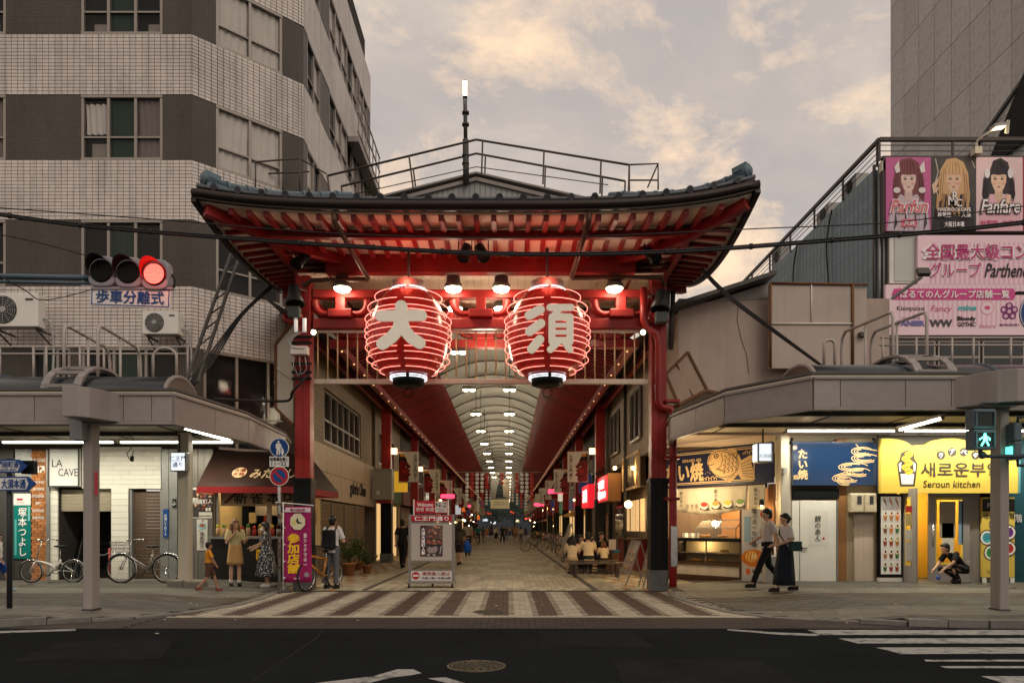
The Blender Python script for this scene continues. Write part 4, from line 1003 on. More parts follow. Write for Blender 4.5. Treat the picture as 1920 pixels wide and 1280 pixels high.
# air conditioners
def aircon(px0, px1, py0, py1, d, lab, fan=.35):
    x0, x1, z0, z1 = PX(px0, d), PX(px1, d), PZ(py1, d), PZ(py0, d); w_, h_ = x1 - x0, z1 - z0
    t = thing('air_conditioner', lab, 'air conditioner', ((x0 + x1) / 2, d, z0), 'outdoor air conditioner units')
    MB().box(x0, x1, d, d + .32, z0, z1).build('case', WHITEP, t, bevel=.02)
    c = Vector((x0 + w_ * fan, d - .006, (z0 + z1) / 2)); r = h_ * .4
    MB().lathe([(r * 1.03, 0), (r * 1.03, .012)], c, -Y, 24).build('fan_well', mat('fan_dark', (.03, .03, .03), .6), t)
    m = MB()
    for q in (.25, .42, .59, .76, .93): m.tube(arc(c - Y * .02, X, Z, r * q, 0, 360, 20), .006, 4)
    for k in range(12): m.bar(c - Y * .02 + (X * math.cos(R(30 * k)) + Z * math.sin(R(30 * k))) * r * .2, c - Y * .02 + (X * math.cos(R(30 * k)) + Z * math.sin(R(30 * k))) * r, .008)
    m.build('grille', PLAST_G, t); MB().lathe([(r * .24, 0), (r * .2, .03)], c - Y * .012, -Y, 14).build('hub', PLAST_G, t)
    MB().box(x1 - w_ * .25, x1 - w_ * .1, d - .01, d, z1 - h_ * .22, z1 - h_ * .16).build('badge', STEEL_D, t)
    m = MB()
    for x in (x0 + .1, x1 - .1): m.bar((x, d + .05, z0 - .03), (x, 18.5, z0 - .03), .04); m.bar((x, d + .1, z0 - .04), (x, 18.48, z0 - .35), .03)
    m.build('bracket', STEEL_D, t)
    MB().tube(smooth_path([(x1, d + .2, z0 + h_ * .3), (x1 + .15, d + .25, z0 + h_ * .2), (x1 + .2, d + .3, z0 - .4), (x1 + .18, d + .3, z0 - 1.2)], 5), .03, 6).build('pipe', PLAST_G, t)
aircon(-22, 71, 549, 612, 17.7, 'large air conditioner unit on wall bracket, cut by left frame edge', .3)
aircon(266, 334, 583, 626, 17.9, 'small white air conditioner unit on the cream tile band')
# lattice poles and cables running down from the gate corner
t = thing('lattice_pole', 'slanted lattice steel strut between the canopy and the gate roof', 'strut', P(370, 715, 15))
a0, a1, b0, b1 = P(350, 712, 14.6), P(438, 462, 17.4), P(371, 716, 14.6), P(452, 470, 17.4)
MB().bar(a0, a1, .055).build('chord', STEEL_D, t); MB().bar(b0, b1, .055).build('chord', STEEL_D, t)
for k in range(9):
    f, g = k / 9, (k + .9) / 9; MB().bar(a0.lerp(a1, f), b0.lerp(b1, g), .03).build('lacing', STEEL_D, t)
t = thing('cable_bundle', 'thick black cable bundle dropping from gate corner to the left canopy', 'cables', P(365, 718, 14.6))
for k in range(4):
    MB().tube(smooth_path([P(352 + 4 * k, 722, 14.5), P(400 + 3 * k, 655 + 3 * k, 15.2), P(450 + 2 * k, 590, 16), P(506 + 3 * k, 536, 17)], 6), .017, 6).build('cable', CABLE, t)

# ------------------------------------------------------------------ left ground floor shops (facade plane d = 18.4)
D = 18.4
def pbox(m, px0, px1, py0, py1, d0, d1, d=None):
    d = d or d0; return m.box(PX(px0, d), PX(px1, d), d0, d1, PZ(py1, d), PZ(py0, d))
SH = thing('corner_shop', 'ground floor shop with white board wall and half raised shutter', 'shop', (-10, D, 0))
PLKW = mat('white_wall_board', (.66, .64, .57), .6, 0, .08, 2, grime=.2, rand=.06)
its = []
for r_ in range(9):
    z0 = PZ(916, D) + .12 * r_; x = PX(155, D); k = 0; 
    while x < PX(303, D):
        ln = .62 + .2 * ((r_ * 7 + k * 3) % 3); x1 = min(x + ln, PX(303, D))
        its.append((((x + x1) / 2, D - .02, z0 + .06), X, Z, -Y, (x1 - x) / 2 - .003, .057, .02)); x = x1; k += 1
zr = PZ(1088, D)
for r_ in range(15):
    for x0, x1 in ((210, 242), (96, 110)): its.append((((PX(x0, D) + PX(x1, D)) / 2, D - .02, .15 + .16 * r_), X, Z, -Y, (PX(x1, D) - PX(x0, D)) / 2 - .003, .077, .02))
MB().box(-15.5, -7.6, D + .005, D + .3, PZ(916, D), 3.6).build('wall', GROUT, SH)
for a, b in ((208, 244), (94, 112), (302, 402), (-110, 64)): pbox(MB(), a, b, 916.5, 1088, D + .005, D + .3, D).build('wall', GROUT, SH)
pieces('wall_board', its, PLKW, SH)
def shutter(par, p0, p1, z0, z1, mm, n=None, nrm=-Y):
    p0, p1 = Vector(p0), Vector(p1); u = (p1 - p0).normalized(); nn = u.cross(Z); cnt = n or int((z1 - z0) / .085); h = (z1 - z0) / cnt; its = []
    for k in range(cnt): its.append(((p0 + p1) / 2 + Z * (z0 + h * (k + .5)), u, (Z + nn * .35).normalized(), u.cross((Z + nn * .35).normalized()), (p1 - p0).length / 2, h * .47, .008))
    pieces('shutter_slat', its, mm, par)
SHUT_C = mat('cream_shutter', (.50, .44, .33), .45, .2, .08, 2, grime=.1); SHUT_B = mat('rusty_shutter', (.22, .155, .115), .55, .3, .15, 2, streak=.4, grime=.2)
shutter(SH, (PX(111, D), D + .08, 0), (PX(209, D), D + .08, 0), PZ(958, D), PZ(917, D), SHUT_C)
shutter(SH, (PX(248, D), D + .1, 0), (PX(302, D), D + .1, 0), .1, PZ(920, D), SHUT_B)
m = MB()
for px in (246, 302.5): m.box(PX(px, D) - .03, PX(px, D) + .03, D - .02, D + .12, .05, PZ(918, D))
m.build('shutter_guide', STEEL, SH)
m = MB(); m.box(PX(108, D), PX(212, D), D + 1.6, D + 1.7, 0, 2.6); m.box(PX(104, D), PX(109, D), D + .3, D + 1.7, 0, 2.6); m.box(PX(209, D), PX(212, D), D + .3, D + 1.7, 0, 2.6); m.build('dark_interior', mat('shop_dark', (.03, .027, .024), .9), SH)
rs = random.Random(2)
for k in range(7):
    x = PX(120 + 6 * k, D + .5); a = rs.uniform(-.12, .12)
    t = MB().bar((x, D + .5, .08), (x + a, D + 1.0, 1.4 + rs.uniform(0, .4)), .035).build('leaning_pole', STEEL_D if k % 2 else BLACK); tag(t, 'dark pole leaning inside the half open shop doorway, %s from left' % NUM[k], 'pole', 'poles inside the doorway')
t = thing('chain_post', 'low chain with posts across the dark shop doorway', 'chain', (PX(200, 18), 18, .1))
MB().cyl((PX(201, 18), 18.1, .08), (PX(201, 18), 18.1, .9), .025).build('post', RED_D, t); MB().tube(smooth_path([(PX(201, 18), 18.1, .8), (PX(190, 18), 18.1, .72), (PX(178, 18), 18.1, .76)], 4), .012, 5).build('chain', STEEL, t)
# sign of the basement shop
x0, x1 = PX(98, D), PX(154, D)
t = thing('white_shop_sign', 'white square sign with black serif letters above the shop doorway', 'sign', (x0, D, PZ(912, D)))
MB().box(x0, x1, D - .14, D - .04, PZ(912, D), PZ(842, D)).build('board', WHITE_S, t, bevel=.01)
m = MB()
for a, b in (((x0, D - .15, PZ(912, D)), (x1, D - .15, PZ(912, D))), ((x0, D - .15, PZ(842, D)), (x1, D - .15, PZ(842, D))), ((x0, D - .15, PZ(912, D)), (x0, D - .15, PZ(842, D))), ((x1, D - .15, PZ(912, D)), (x1, D - .15, PZ(842, D)))): m.bar(a, b, .03)
m.build('frame', STEEL_D, t)
text('LA', INK, t, (PX(114, D), D - .14, PZ(869, D)), .19, w=.27); text('CAVE', INK, t, (PX(134, D), D - .14, PZ(886, D)), .19, w=.5)
# brick strip with white lettering, teal poster, wall plates
x0, x1 = PX(62, D), PX(90, D)
t = thing('brick_pilaster', 'orange brick strip with white painted words beside the teal poster', 'pilaster', (x0, D, 0))
MB().box(x0, x1, D - .05, D + .1, .05, 3.45).build('mortar', mat('mortar_brown', (.12, .07, .04), .9), t)
its = []
BRK = mat('orange_brick', (.42, .17, .06), .85, 0, .25, 6, bump=.3, rand=.3)
for j in range(44):
    for i in range(3):
        cx = x0 + (i + .5 * (j % 2)) * .155 + .02; a, b = max(cx - .07, x0), min(cx + .07, x1)
        if b - a > .03: its.append((((a + b) / 2, D - .06, .09 + .076 * j), X, Z, -Y, (b - a) / 2, .033, .02))
pieces('brick', its, BRK, t)
for s_, y, h, w_ in (('LA CAVE', 863, .09, .34), ('B1', 880, .16, .2), ('VINTAGE', 904, .07, .3), ('ANTIQUE', 917, .07, .3), ('MODERN', 930, .07, .3), ('ART', 943, .07, .15), ('INTERIOR', 957, .07, .3), ('SURPRISE', 970, .07, .3)):
    text(s_, WHITE_S, t, (PX(76 if s_ != 'B1' else 70, D), D - .08, PZ(y, D)), h, w=w_, bold=.02)
pr = Print((PX(77, D), D - .085, PZ(888, D)), X * .15, Z * .2); pr.poly([(0, 1), (1, 1), (1, .2), (.7, .5), (.2, .0), (.1, .3), (.6, .75)], (230, 228, 220)); pr.build(t)
pbox(MB(), 90, 96, 842, 1090, D - .08, D + .1, D).build('edge_trim', STEEL, SH)
pbox(MB(), 30, 61, 842, 920, D - .03, D, D).build('metal_panel', STEEL, SH); pbox(MB(), -60, 27, 842, 1085, D - .03, D, D).build('metal_panel', STEEL_D, SH); pbox(MB(), 28, 61, 921, 1085, D - .02, D, D).build('metal_panel', STEEL_D, SH)
x0, x1, z0, z1 = PX(28, D), PX(60, D), PZ(1046, D), PZ(925, D)
t = thing('teal_poster', 'tall teal election poster with big white vertical characters', 'poster', (x0, D - .04, z0))
MB().box(x0, x1, D - .05, D - .035, z0, z1).build('sheet', flat((0, 118, 112)), t)
pr = Print((x0, D - .05, z0), X * (x1 - x0), Z * (z1 - z0)); pr.rect(0, .82, 1, 1, (225, 225, 220)); pr.ell(.28, .91, .1, .018, (170, 20, 40)); pr.ell(.45, .91, .1, .018, (170, 20, 40)); pr.line([(.2, .86), (.62, .86)], .008, (190, 60, 70)); pr.line([(.9, .8), (.9, .58)], .03, (120, 190, 185)); pr.line([(.12, .6), (.12, .05)], .03, (90, 175, 170)); pr.build(t)
text('塚本つよし', flat((235, 240, 238)), t, ((x0 + x1) / 2 + .02, D - .06, z0 + (z1 - z0) * .41), (z1 - z0) * .74, vert=True, bold=.02, w=.22)
for a, b in ((305, 318), (319, 334)): pbox(MB(), a, b, 842, 1088, D - .06, D, D).build('metal_panel', STEEL, SH)
for a, b in ((335, 372), (373, 400)): pbox(MB(), a, b, 842, 1088, D - .04, D, D).build('metal_panel', mat('brushed_cladding', (.24, .225, .20), .38, .6, .12, 2, streak=.4), SH)
x0, x1, z0, z1 = PX(309, D), PX(318.5, D), PZ(1007, D), PZ(954, D)
t = thing('address_plate', 'narrow navy street address plate with white vertical writing', 'plate', (x0, D, z0)); MB().box(x0, x1, D - .09, D - .065, z0, z1).build('plate', BLUE_S, t); text('大須二丁目30', WHITE_S, t, ((x0 + x1) / 2, D - .092, z0 + (z1 - z0) * .45), (z1 - z0) * .75, vert=True, bold=.015)
x0, x1, z0, z1 = PX(326, D), PX(333, D), PZ(951, D), PZ(935, D); t = thing('small_plate', 'tiny dark wall plate with white mark beside the cream pillar', 'plate', (x0, D, z0)); MB().box(x0, x1, D - .09, D - .065, z0, z1).build('plate', INK, t); text('ふ', WHITE_S, t, ((x0 + x1) / 2, D - .092, (z0 + z1) / 2), .1)
# posters on the cladding
x0, x1, z0, z1 = PX(360, D), PX(399.5, D), PZ(971, D), PZ(914, D)
t = thing('event_poster', 'crowded dark event poster on the metal cladding', 'poster', (x0, D, z0)); MB().box(x0, x1, D - .06, D - .05, z0, z1).build('sheet', flat((60, 50, 44)), t)
pr = Print((x0, D - .06, z0), X * (x1 - x0), Z * (z1 - z0)); rp = random.Random(5); pr.rect(0, 0, 1, .2, (205, 200, 190)); pr.rect(.0, .93, 1, 1, (210, 205, 195))
for k in range(46):
    x, y = rp.random() * .92, .3 + rp.random() * .58; pr.ell(x + .04, y, rp.uniform(.03, .08), rp.uniform(.02, .05), rp.choice(((190, 120, 70), (120, 60, 40), (215, 180, 140), (40, 34, 40), (90, 100, 110), (170, 60, 50))), 8)
pr.rect(.1, .04, .38, .22, (60, 56, 54)); pr.line([(.4, .08), (.95, .08)], .02, (80, 76, 70)); pr.rect(.7, .24, .8, .34, (225, 220, 210)); pr.rect(.84, .24, .94, .34, (225, 220, 210)); pr.build(t)
text('祭', WHITE_S, t, (x0 + .12, D - .075, z0 + .44), .16, bold=.04); text('大道町人', WHITE_S, t, (x0 + .31, D - .075, z0 + .43), .12, bold=.03)
x0, x1, z0, z1 = PX(371, D), PX(391, D), PZ(1031, D), PZ(973, D)
t = thing('food_poster', 'slim white food poster with a plate picture below the event poster', 'poster', (x0, D, z0)); MB().box(x0, x1, D - .06, D - .05, z0, z1).build('sheet', flat((200, 196, 186)), t)
pr = Print((x0, D - .06, z0), X * (x1 - x0), Z * (z1 - z0)); pr.ell(.5, .78, .42, .13, (150, 185, 190)); pr.ell(.5, .8, .28, .06, (150, 90, 70)); pr.line([(.1, .62), (.9, .74)], .015, (60, 50, 50)); pr.ell(.55, .95, .1, .025, (180, 30, 30)); pr.build(t)
text('健康団子', flat((120, 110, 106)), t, (x0 + .13, D - .07, z0 + .27), .42, vert=True, bold=.02)
# cream pillar on a stone base
pd = 16.0; x0, x1 = PX(333, pd), PX(353, pd)
t = thing('pillar', 'square cream pillar on a rough stone base in front of metal cladding', 'pillar', ((x0 + x1) / 2, pd, 0))
MB().box(x0, x1, pd, pd + .24, .2, 3.56).build('shaft', CREAMP, t, bevel=.012)
STONE = mat('rough_stone', (.22, .205, .17), .9, 0, .2, 6, bump=.5)
for k, (a, b) in enumerate(((313, 342), (343, 372))): MB().box(PX(a, pd - .12) , PX(b, pd - .12), pd - .14, pd + .4, .0, .235 - .02 * k).build('base_stone', STONE, t, bevel=.03)
x0, x1, z0, z1 = PX(328, pd), PX(360, pd), PZ(885, pd), PZ(850, pd)
t = thing('pillar_lightbox', 'small lit white box sign with blue letters on the cream pillar', 'sign', (x0, pd, z0))
MB().box(x0 + .05, x1, pd - .32, pd - .1, z0, z1).build('case', STEEL, t, bevel=.015); LB_W = mat('lit_white_panel', (.9, .92, .95), .4, 0, 0, emit=1.0, ecol=(.85, .93, 1.0)); MB().box(x0 + .07, x1 - .02, pd - .325, pd - .315, z0 + .02, z1 - .02).build('face', LB_W, t)
text('仁王門\n通り', BLUE_S, t, ((x0 + x1) / 2 + .03, pd - .33, (z0 + z1) / 2), .25, bold=.02); MB().bar(((x0 + x1) / 2, pd - .2, z1), ((x0 + x1) / 2, pd - .2, 3.5), .03).build('hanger', STEEL_D, t)

# ------------------------------------------------------------------ snack stall with the red awning
SN = thing('snack_stall', 'corner snack stall with lit counter window under a red awning', 'stall', (-6.6, 18.4, 0))
AWN = mat('awning_vinyl', (.026, .013, .010), .35, 0, .2, 2, coat=.1); AWN_R = mat('awning_red_vinyl', (.26, .02, .02), .35, 0, .15, 2)
top = [Vector((-7.6, 18.38, 3.38)), Vector((-5.9, 18.38, 3.38)), Vector((-5.52, 19.9, 3.38))]
bot = [Vector((-7.6, 17.35, 2.42)), Vector((-5.15, 17.35, 2.42)), Vector((-4.85, 20.3, 2.42))]
aw = MB().quad(bot[0], bot[1], top[1], top[0]).quad(bot[1], bot[2], top[2], top[1]).build('awning', AWN, SN, solid=.015)
m = MB(); dz = Z * .16
for a, b in zip(bot, bot[1:]): m.quad(a - dz, b - dz, b, a)
m.build('valance', AWN_R, aw, solid=.012)
m = MB(); m.add([top[0], bot[0], bot[0] - dz, (-7.6, 18.38, 2.26)], [(0, 1, 2, 3)]); m.add([top[2], bot[2], bot[2] - dz, (-5.52, 19.9, 2.26)], [(0, 1, 2, 3)]); m.build('side_flap', AWN_R, aw, solid=.012, kind='stuff')
u = X; v = (top[0] - bot[0]); v = Vector((0, v.y, v.z)).normalized(); bot[0] = bot[0] + u.cross(v) * .014
pr = Print(bot[0] + v * .32 + X * .72, X * .36, v * .42); pr.ell(.5, .5, .5, .48, (205, 180, 140), 20); pr.build(SN)
text('大須\n名物', flat((120, 24, 24)), SN, bot[0] + v * .53 + X * .90, .3, u, v, bold=.02)
text('みたらし', flat((205, 180, 140)), SN, bot[0] + v * .48 + X * 1.75, .36, u, v, bold=.02, w=1.1, shear=.1)
z0, z1 = PZ(948, 17.9), PZ(918, 17.9)
sg = MB().box(PX(414, 17.9), -5.3, 17.9, 18.0, z0, z1).build('name_board', mat('kraft_board', (.38, .27, .15), .6, 0, .12, 3, grime=.2), SN)
text('新雀本店', INK, sg, (PX(497, 17.9), 17.895, (z0 + z1) / 2), .30, w=1.55, bold=.02, track=1.3)
pr = Print((PX(416, 17.9), 17.897, z0), X * .5, Z * (z1 - z0)); pr.line([(.1, .12), (.75, .85)], .05, (40, 30, 24))
for k in range(5): pr.ell(.22 + .11 * k, .25 + .125 * k, .08, .1, (58, 30, 18), 10)
pr.build(sg)
GLOWW = mat('kitchen_wall', (.46, .36, .20), .7, 0, .2, 3)
m = MB(); m.box(-7.6, -5.35, 20.2, 20.3, .9, 2.6); m.box(-7.62, -7.56, 18.4, 20.2, .9, 2.6); m.box(-7.6, -5.35, 18.5, 20.2, 2.56, 2.62); m.build('interior', GLOWW, SN)
lamp('kitchen_light', (-6.6, 18.9, 2.4), 60, (1, .74, .38), SN, .3)
m = MB(); m.box(-7.6, -5.5, 18.0, 18.6, 1.14, 1.2); m.build('counter', STEEL, SN)
m = MB(); m.box(-7.58, -5.5, 18.12, 18.5, .04, 1.13); m.build('counter_front', mat('counter_black', (.014, .012, .011), .35, 0, .2, 4), SN)
for x, w_ in ((-7.55, .05), (-6.2, .05), (-5.4, .08)): MB().box(x - w_, x + w_, 18.4, 18.5, 1.2, 2.35).build('window_post', ALU, SN)
MB().quad((-7.5, 18.44, 1.2), (-6.25, 18.44, 1.2), (-6.25, 18.44, 2.3), (-7.5, 18.44, 2.3)).build('glass', mat('clear_glass', (.03, .03, .03), .05, 0, 0, 1, alpha=.10, spec=.7), SN)
MB().box(-6.9, -6.3, 19.4, 19.5, 1.75, 2.2).build('menu_board', flat((96, 90, 84)), SN); MB().box(-7.4, -6.2, 19.6, 19.7, 2.2, 2.5).build('lit_panel', flat((225, 190, 120), .5), SN)
rs = random.Random(6)
for k in range(12):
    x = -7.45 + .155 * k; h = rs.uniform(.14, .3)
    t = thing('snack_jar', 'jar of wrapped snacks on the stall counter, %s from left' % NUM[k], 'jar', (x, 18.25, 1.2), 'snack jars on the stall counter')
    MB().lathe([(.05, 0), (.055, h * .7), (.03, h * .8)], (x, 18.25, 1.2), n=10).build('jar', flat(rs.choice(((200, 160, 120), (190, 170, 150), (170, 60, 50), (120, 110, 60)))), t); MB().lathe([(.035, h * .8), (.05, h * 1.05), (.01, h * 1.15)], (x, 18.25, 1.2), n=8).build('topper', flat(rs.choice(((90, 140, 40), (200, 190, 60), (190, 50, 40)))), t)
for k in range(5):
    x = -7.35 + .42 * k; t = MB().box(x, x + .2, 20.16, 20.19, 1.55, 1.85).build('menu_card', flat(((210, 190, 150), (190, 60, 50), (220, 210, 190), (120, 130, 90), (200, 150, 60))[k])); tag(t, ('cream', 'red', 'white', 'olive', 'amber')[k] + ' menu card pinned on the back wall of the snack stall', 'menu card', 'menu cards in the snack stall')
# ------------------------------------------------------------------ gallery building on the arcade side
GA = thing('gallery_building', 'low gallery building with cream upper panels and tan roller shutters', 'building', (-5.6, 24, 0))
SIDING = brickmat('tan_siding', (.26, .205, .145), (.24, .19, .135), (.08, .06, .045), (0, 1, 0), 4.0, .16, .006, rough=.6, grime=.2)
m = MB(); m.box(-8.5, -5.68, 21.9, 29.6, 5.75, 9); m.box(-8.5, -5.68, 20.6, 21.9, 3.9, 9); m.box(-8.5, -5.68, 27.4, 29.6, 2.3, 5.75); m.box(-8.5, -5.68, 21.9, 27.4, 3.95, 4.08); m.build('wall', SIDING, GA)
m = MB(); m.box(-8.5, -6.0, 20.2, 29.6, 0, 9); m.build('core_wall', FACADE[2], GA)
its = []
for k, (a, b) in enumerate(((19.95, 21.8), (21.82, 23.7), (23.72, 25.6), (25.62, 27.5), (27.52, 29.5))):
    for z0, z1 in ((2.28, 3.1), (3.115, 3.93)): its.append(((-5.62, (a + b) / 2, (z0 + z1) / 2), Y, Z, X, (b - a) / 2, (z1 - z0) / 2, .06))
pieces('cladding_panel', its, mat('beige_panel', (.50, .41, .29), .5, 0, .06, 1.5, streak=.15), GA)
text('galerie Ohsu', INK, GA, (-5.55, 26.3, 2.78), .62, Y, Z, w=2.7, ext=.012, bold=.012)
for k in range(4):
    a = 20.9 + 1.78 * k; shutter(GA, (-5.66, a, 0), (-5.66, a + 1.7, 0), .02, 2.24, mat('tan_shutter', (.30, .225, .145), .5, .2, .1, 2, grime=.2), 18)
    MB().box(-5.7, -5.6, a - .06, a - .01, 0, 2.24).build('shutter_guide', ALU, GA)
w_ = MB().box(-5.9, -5.85, 22, 27.3, 4.1, 5.7).build('window', DARKIN, GA)
m = MB()
for k in range(7): m.box(-5.78, -5.7, 22.0 + .87 * k, 22.07 + .87 * k, 4.1, 5.7)
for z in (4.1, 4.75, 5.64): m.box(-5.78, -5.7, 22, 27.3, z, z + .06)
m.build('frame', ALU, w_)
for k in range(6): MB().quad((-5.76, 22.07 + .87 * k, 4.16), (-5.76, 22.87 + .87 * k, 4.16), (-5.76, 22.87 + .87 * k, 5.64), (-5.76, 22.07 + .87 * k, 5.64)).build('pane', PANE, w_)
# potted plants
def plant(px, py, r, h, seed, lab, n=150):
    d = CH * F / (py - HY); c = Vector((PX(px, d), d, .01)); t = thing('potted_plant', lab, 'plant', c, 'plants by the gallery shutter')
    MB().lathe([(r * .68, 0), (r * .95, r * 1.5), (r * 1.06, r * 1.5), (r * 1.06, r * 1.75), (r * .9, r * 1.75), (r * .85, r * 1.6)], c, n=18).build('pot', mat('terracotta', (.33, .14, .06), .8, 0, .2, 5), t)
    MB().lathe([(r * .88, r * 1.55), (.001, r * 1.62)], c, n=12).build('soil', mat('soil', (.03, .02, .012), .95), t)
    rn = random.Random(seed); st = MB(); lf = MB()
    for k in range(9):
        a = rn.uniform(0, 6.28); tip = c + Vector((math.cos(a) * r * rn.uniform(.5, 1.7), math.sin(a) * r * rn.uniform(.5, 1.7), r * 1.6 + h * rn.uniform(.5, 1)))
        p0 = c + Z * r * 1.55; st.tube([p0, p0.lerp(tip, .5) + Z * .08, tip], .008, 4)
        for q in range(n // 9):
            f = rn.uniform(.3, 1.05); p = p0.lerp(tip, f) + Vector((rn.gauss(0, .06), rn.gauss(0, .06), rn.gauss(0, .05)))
            q1 = Vector((rn.uniform(-1, 1), rn.uniform(-1, 1), rn.uniform(-.5, .7))).normalized() * rn.uniform(.05, .085); w2 = q1.cross(Vector((rn.uniform(-1, 1), rn.uniform(-1, 1), 1))).normalized() * q1.length * .4
            lf.add([p - q1 * .6, p + w2, p + q1, p - w2], [(0, 1, 2, 3)])
    st.build('stem', mat('plant_stem', (.08, .07, .03), .8), t); lf.build('foliage', mat('leaf_green', (.055, .10, .028), .55, 0, .3, 5, rand=.35), t)
plant(654, 1079, .22, .75, 1, 'large bushy plant in terracotta pot by the gallery shutters', 300)
plant(688, 1075, .15, .55, 2, 'smaller plant in terracotta pot right of the large bushy one', 200)
plant(673, 1068, .16, .9, 3, 'tall thin plant in pot behind the two terracotta pots', 230)

# ------------------------------------------------------------------ sidewalk canopies
PANEL = mat('canopy_panel', (.29, .265, .25), .4, .1, .02, 2.5, streak=.12, rand=.07)
CEIL = mat('canopy_ceiling', (.50, .46, .36), .5, 0, .1, 1.5, grime=.2)
DPOLY = mat('smoked_sheet', (.035, .042, .05), .25, 0, .2, 2, coat=.3)
def canopy(side, path, joints, z0, z1, back, bx, bpost, barrel, lab):
    s = -1 if side == 'left' else 1
    t = thing('sidewalk_canopy', lab, 'canopy', (path[1][0], path[1][1], z0), 'sidewalk canopies')
    its = []
    # panels along the path, cut at the joints (x positions on the straight run)
    run = []
    xs = sorted([path[0][0]] + joints + [path[1][0]], key=lambda q: -s * q)
    pts = [Vector((x, path[1][1], 0)) for x in sorted(set(xs), key=lambda q: -s * q)][::1]
    pts = sorted(pts, key=lambda q: s * q.x, reverse=True)
    seq = pts + [Vector((x, d, 0)) for x, d in path[2:]]
    out = []
    for a, b in zip(seq, seq[1:]):
        n = max(1, round((b - a).length / 1.6)) if (b - a).length > 2.2 else 1
        for k in range(n): out.append((a.lerp(b, k / n), a.lerp(b, (k + 1) / n)))
    for a, b in out:
        u = (b - a).normalized(); n = u.cross(Z); its.append(((a + b) / 2 + Z * ((z0 + z1) / 2), u, Z, n, (b - a).length / 2 - .006, (z1 - z0) / 2, .03))
    pieces('fascia_panel', its, PANEL, t)
    m = MB()
    for a, b in out:
        m.bar(a + Z * (z1 + .02), b + Z * (z1 + .02), .12, .04); m.bar(a + Z * (z0 - .03), b + Z * (z0 - .03), .09, .05)
    m.build('trim', GREYP, t)
    poly = [(x, d + (.05 if i < 2 else 0)) for i, (x, d) in enumerate(path)] + back
    m = MB(); m.prism([(x, d, z1 + .10) for x, d in poly], (0, 0, .04)); m.build('deck', mat('canopy_deck', (.10, .095, .09), .7), t)
    m = MB(); m.prism([(x, d, z1 + .05) for x, d in poly], (0, 0, .03)); m.build('ceiling', CEIL, t)
    m = MB(); 
    for k in range(12):
        x = path[1][0] + s * (0.3 + 1.75 * k); m.box(x - .015, x + .015, path[1][1] + .1, 18.0, z1 + .03, z1 + .05)
    for d in (14.6, 16.2): m.box(min(path[0][0], path[1][0]), max(path[0][0], path[1][0]), d - .04, d + .04, z1 - .04, z1 + .05)
    m.build('ceiling_joint', STEEL_D, t)
    # projecting bracket over the post
    (xa, xb, xc), db = bx, path[1][1]; f = db - .62
    m = MB(); pl = [(xa, db), (xa, f), (xb, f), (xb + (xc - xb) * .35, f + .12), (xb + (xc - xb) * .7, f + .45), (xc, db)]
    m.prism([(x, d, z0 - .02) for x, d in pl], (0, 0, z1 - z0 + .06)); m.build('bracket', PANEL, t, bevel=.01)
    x0, x1, dp = bpost
    m = MB(); m.box(x0, x1, dp, dp + .24, sz(x0), z0 - .02); m.build('post', GREYP, t, bevel=.02)
    m = MB(); m.box(x0 - .012, x1 + .012, dp - .012, dp + .252, sz(x0) - .01, sz(x0) + .03); m.build('post_foot', STEEL_D, t)
    # barrel skylight
    bxe, bc, hw, bz, bh = barrel
    def sh(u, v): a = math.pi * u; return (bxe + s * 24 * v, bc - hw * math.cos(a), bz + bh * math.sin(a))
    MB().grid(sh, 14, 8).build('barrel_skylight', DPOLY, t, solid=.03)
    for k in range(10):
        x = bxe + s * (.02 + 1.55 * k); MB().tube([(x, bc - hw * 1.01 * math.cos(math.pi * q / 14), bz + bh * 1.02 * math.sin(math.pi * q / 14)) for q in range(15)], .04, 6).build('barrel_rib', GREYP if k == 0 else mat('blue_rib', (.06, .085, .11), .5), t)
    m = MB(); m.add([(bxe, bc - hw * math.cos(math.pi * q / 14), bz + bh * math.sin(math.pi * q / 14)) for q in range(15)], [tuple(range(15))]); m.build('barrel_end', mat('end_sheet', (.10, .075, .055), .4), t)
    m = MB(); m.box(min(bxe, bxe + s * 24), max(bxe, bxe + s * 24), bc - hw - .05, bc - hw, z1, bz + .02); m.box(min(bxe, bxe + s * 24), max(bxe, bxe + s * 24), bc + hw, bc + hw + .05, z1, bz + .02); m.build('barrel_kerb', STEEL_D, t)
    return t
CL = canopy('left', [(-30, 11.5), (-5.42, 11.5), (-5.1, 13.9), (-5.25, 16.7)], [-18, -15.5, -13, -10.5, -9.1, PX(67, 11.5), PX(132, 11.5), PX(233, 11.5), PX(286, 11.5)], 3.13, 3.54,
       [(-5.6, 18.35), (-30, 18.35)], (PX(140, 11.2), PX(166, 11.2), PX(230, 11.5)), (PX(155, 11.5), PX(172, 11.5), 11.5), (-5.9, 12.9, .66, 3.66, .45), 'grey panelled sidewalk canopy on the left with dark barrel skylight')
CR = canopy('right', [(30, 11.2), (4.8, 11.2), (3.85, 12.6), (3.46, 15.0), (3.7, 16.4)], [PX(1574, 11.2), PX(1696, 11.2), PX(1782, 11.2), PX(1890, 11.2), 9.5, 11.5, 14, 16.5], 3.31, 3.74,
       [(4.75, 20.2), (6.62, 17.7), (30, 17.7)], (PX(1918, 10.9), PX(1880, 10.9), PX(1782, 11.2)), (PX(1875, 11.2), PX(1893, 11.2), 11.2), (5.15, 12.85, .9, 3.84, .45), 'grey panelled sidewalk canopy on the right with dark barrel skylight')
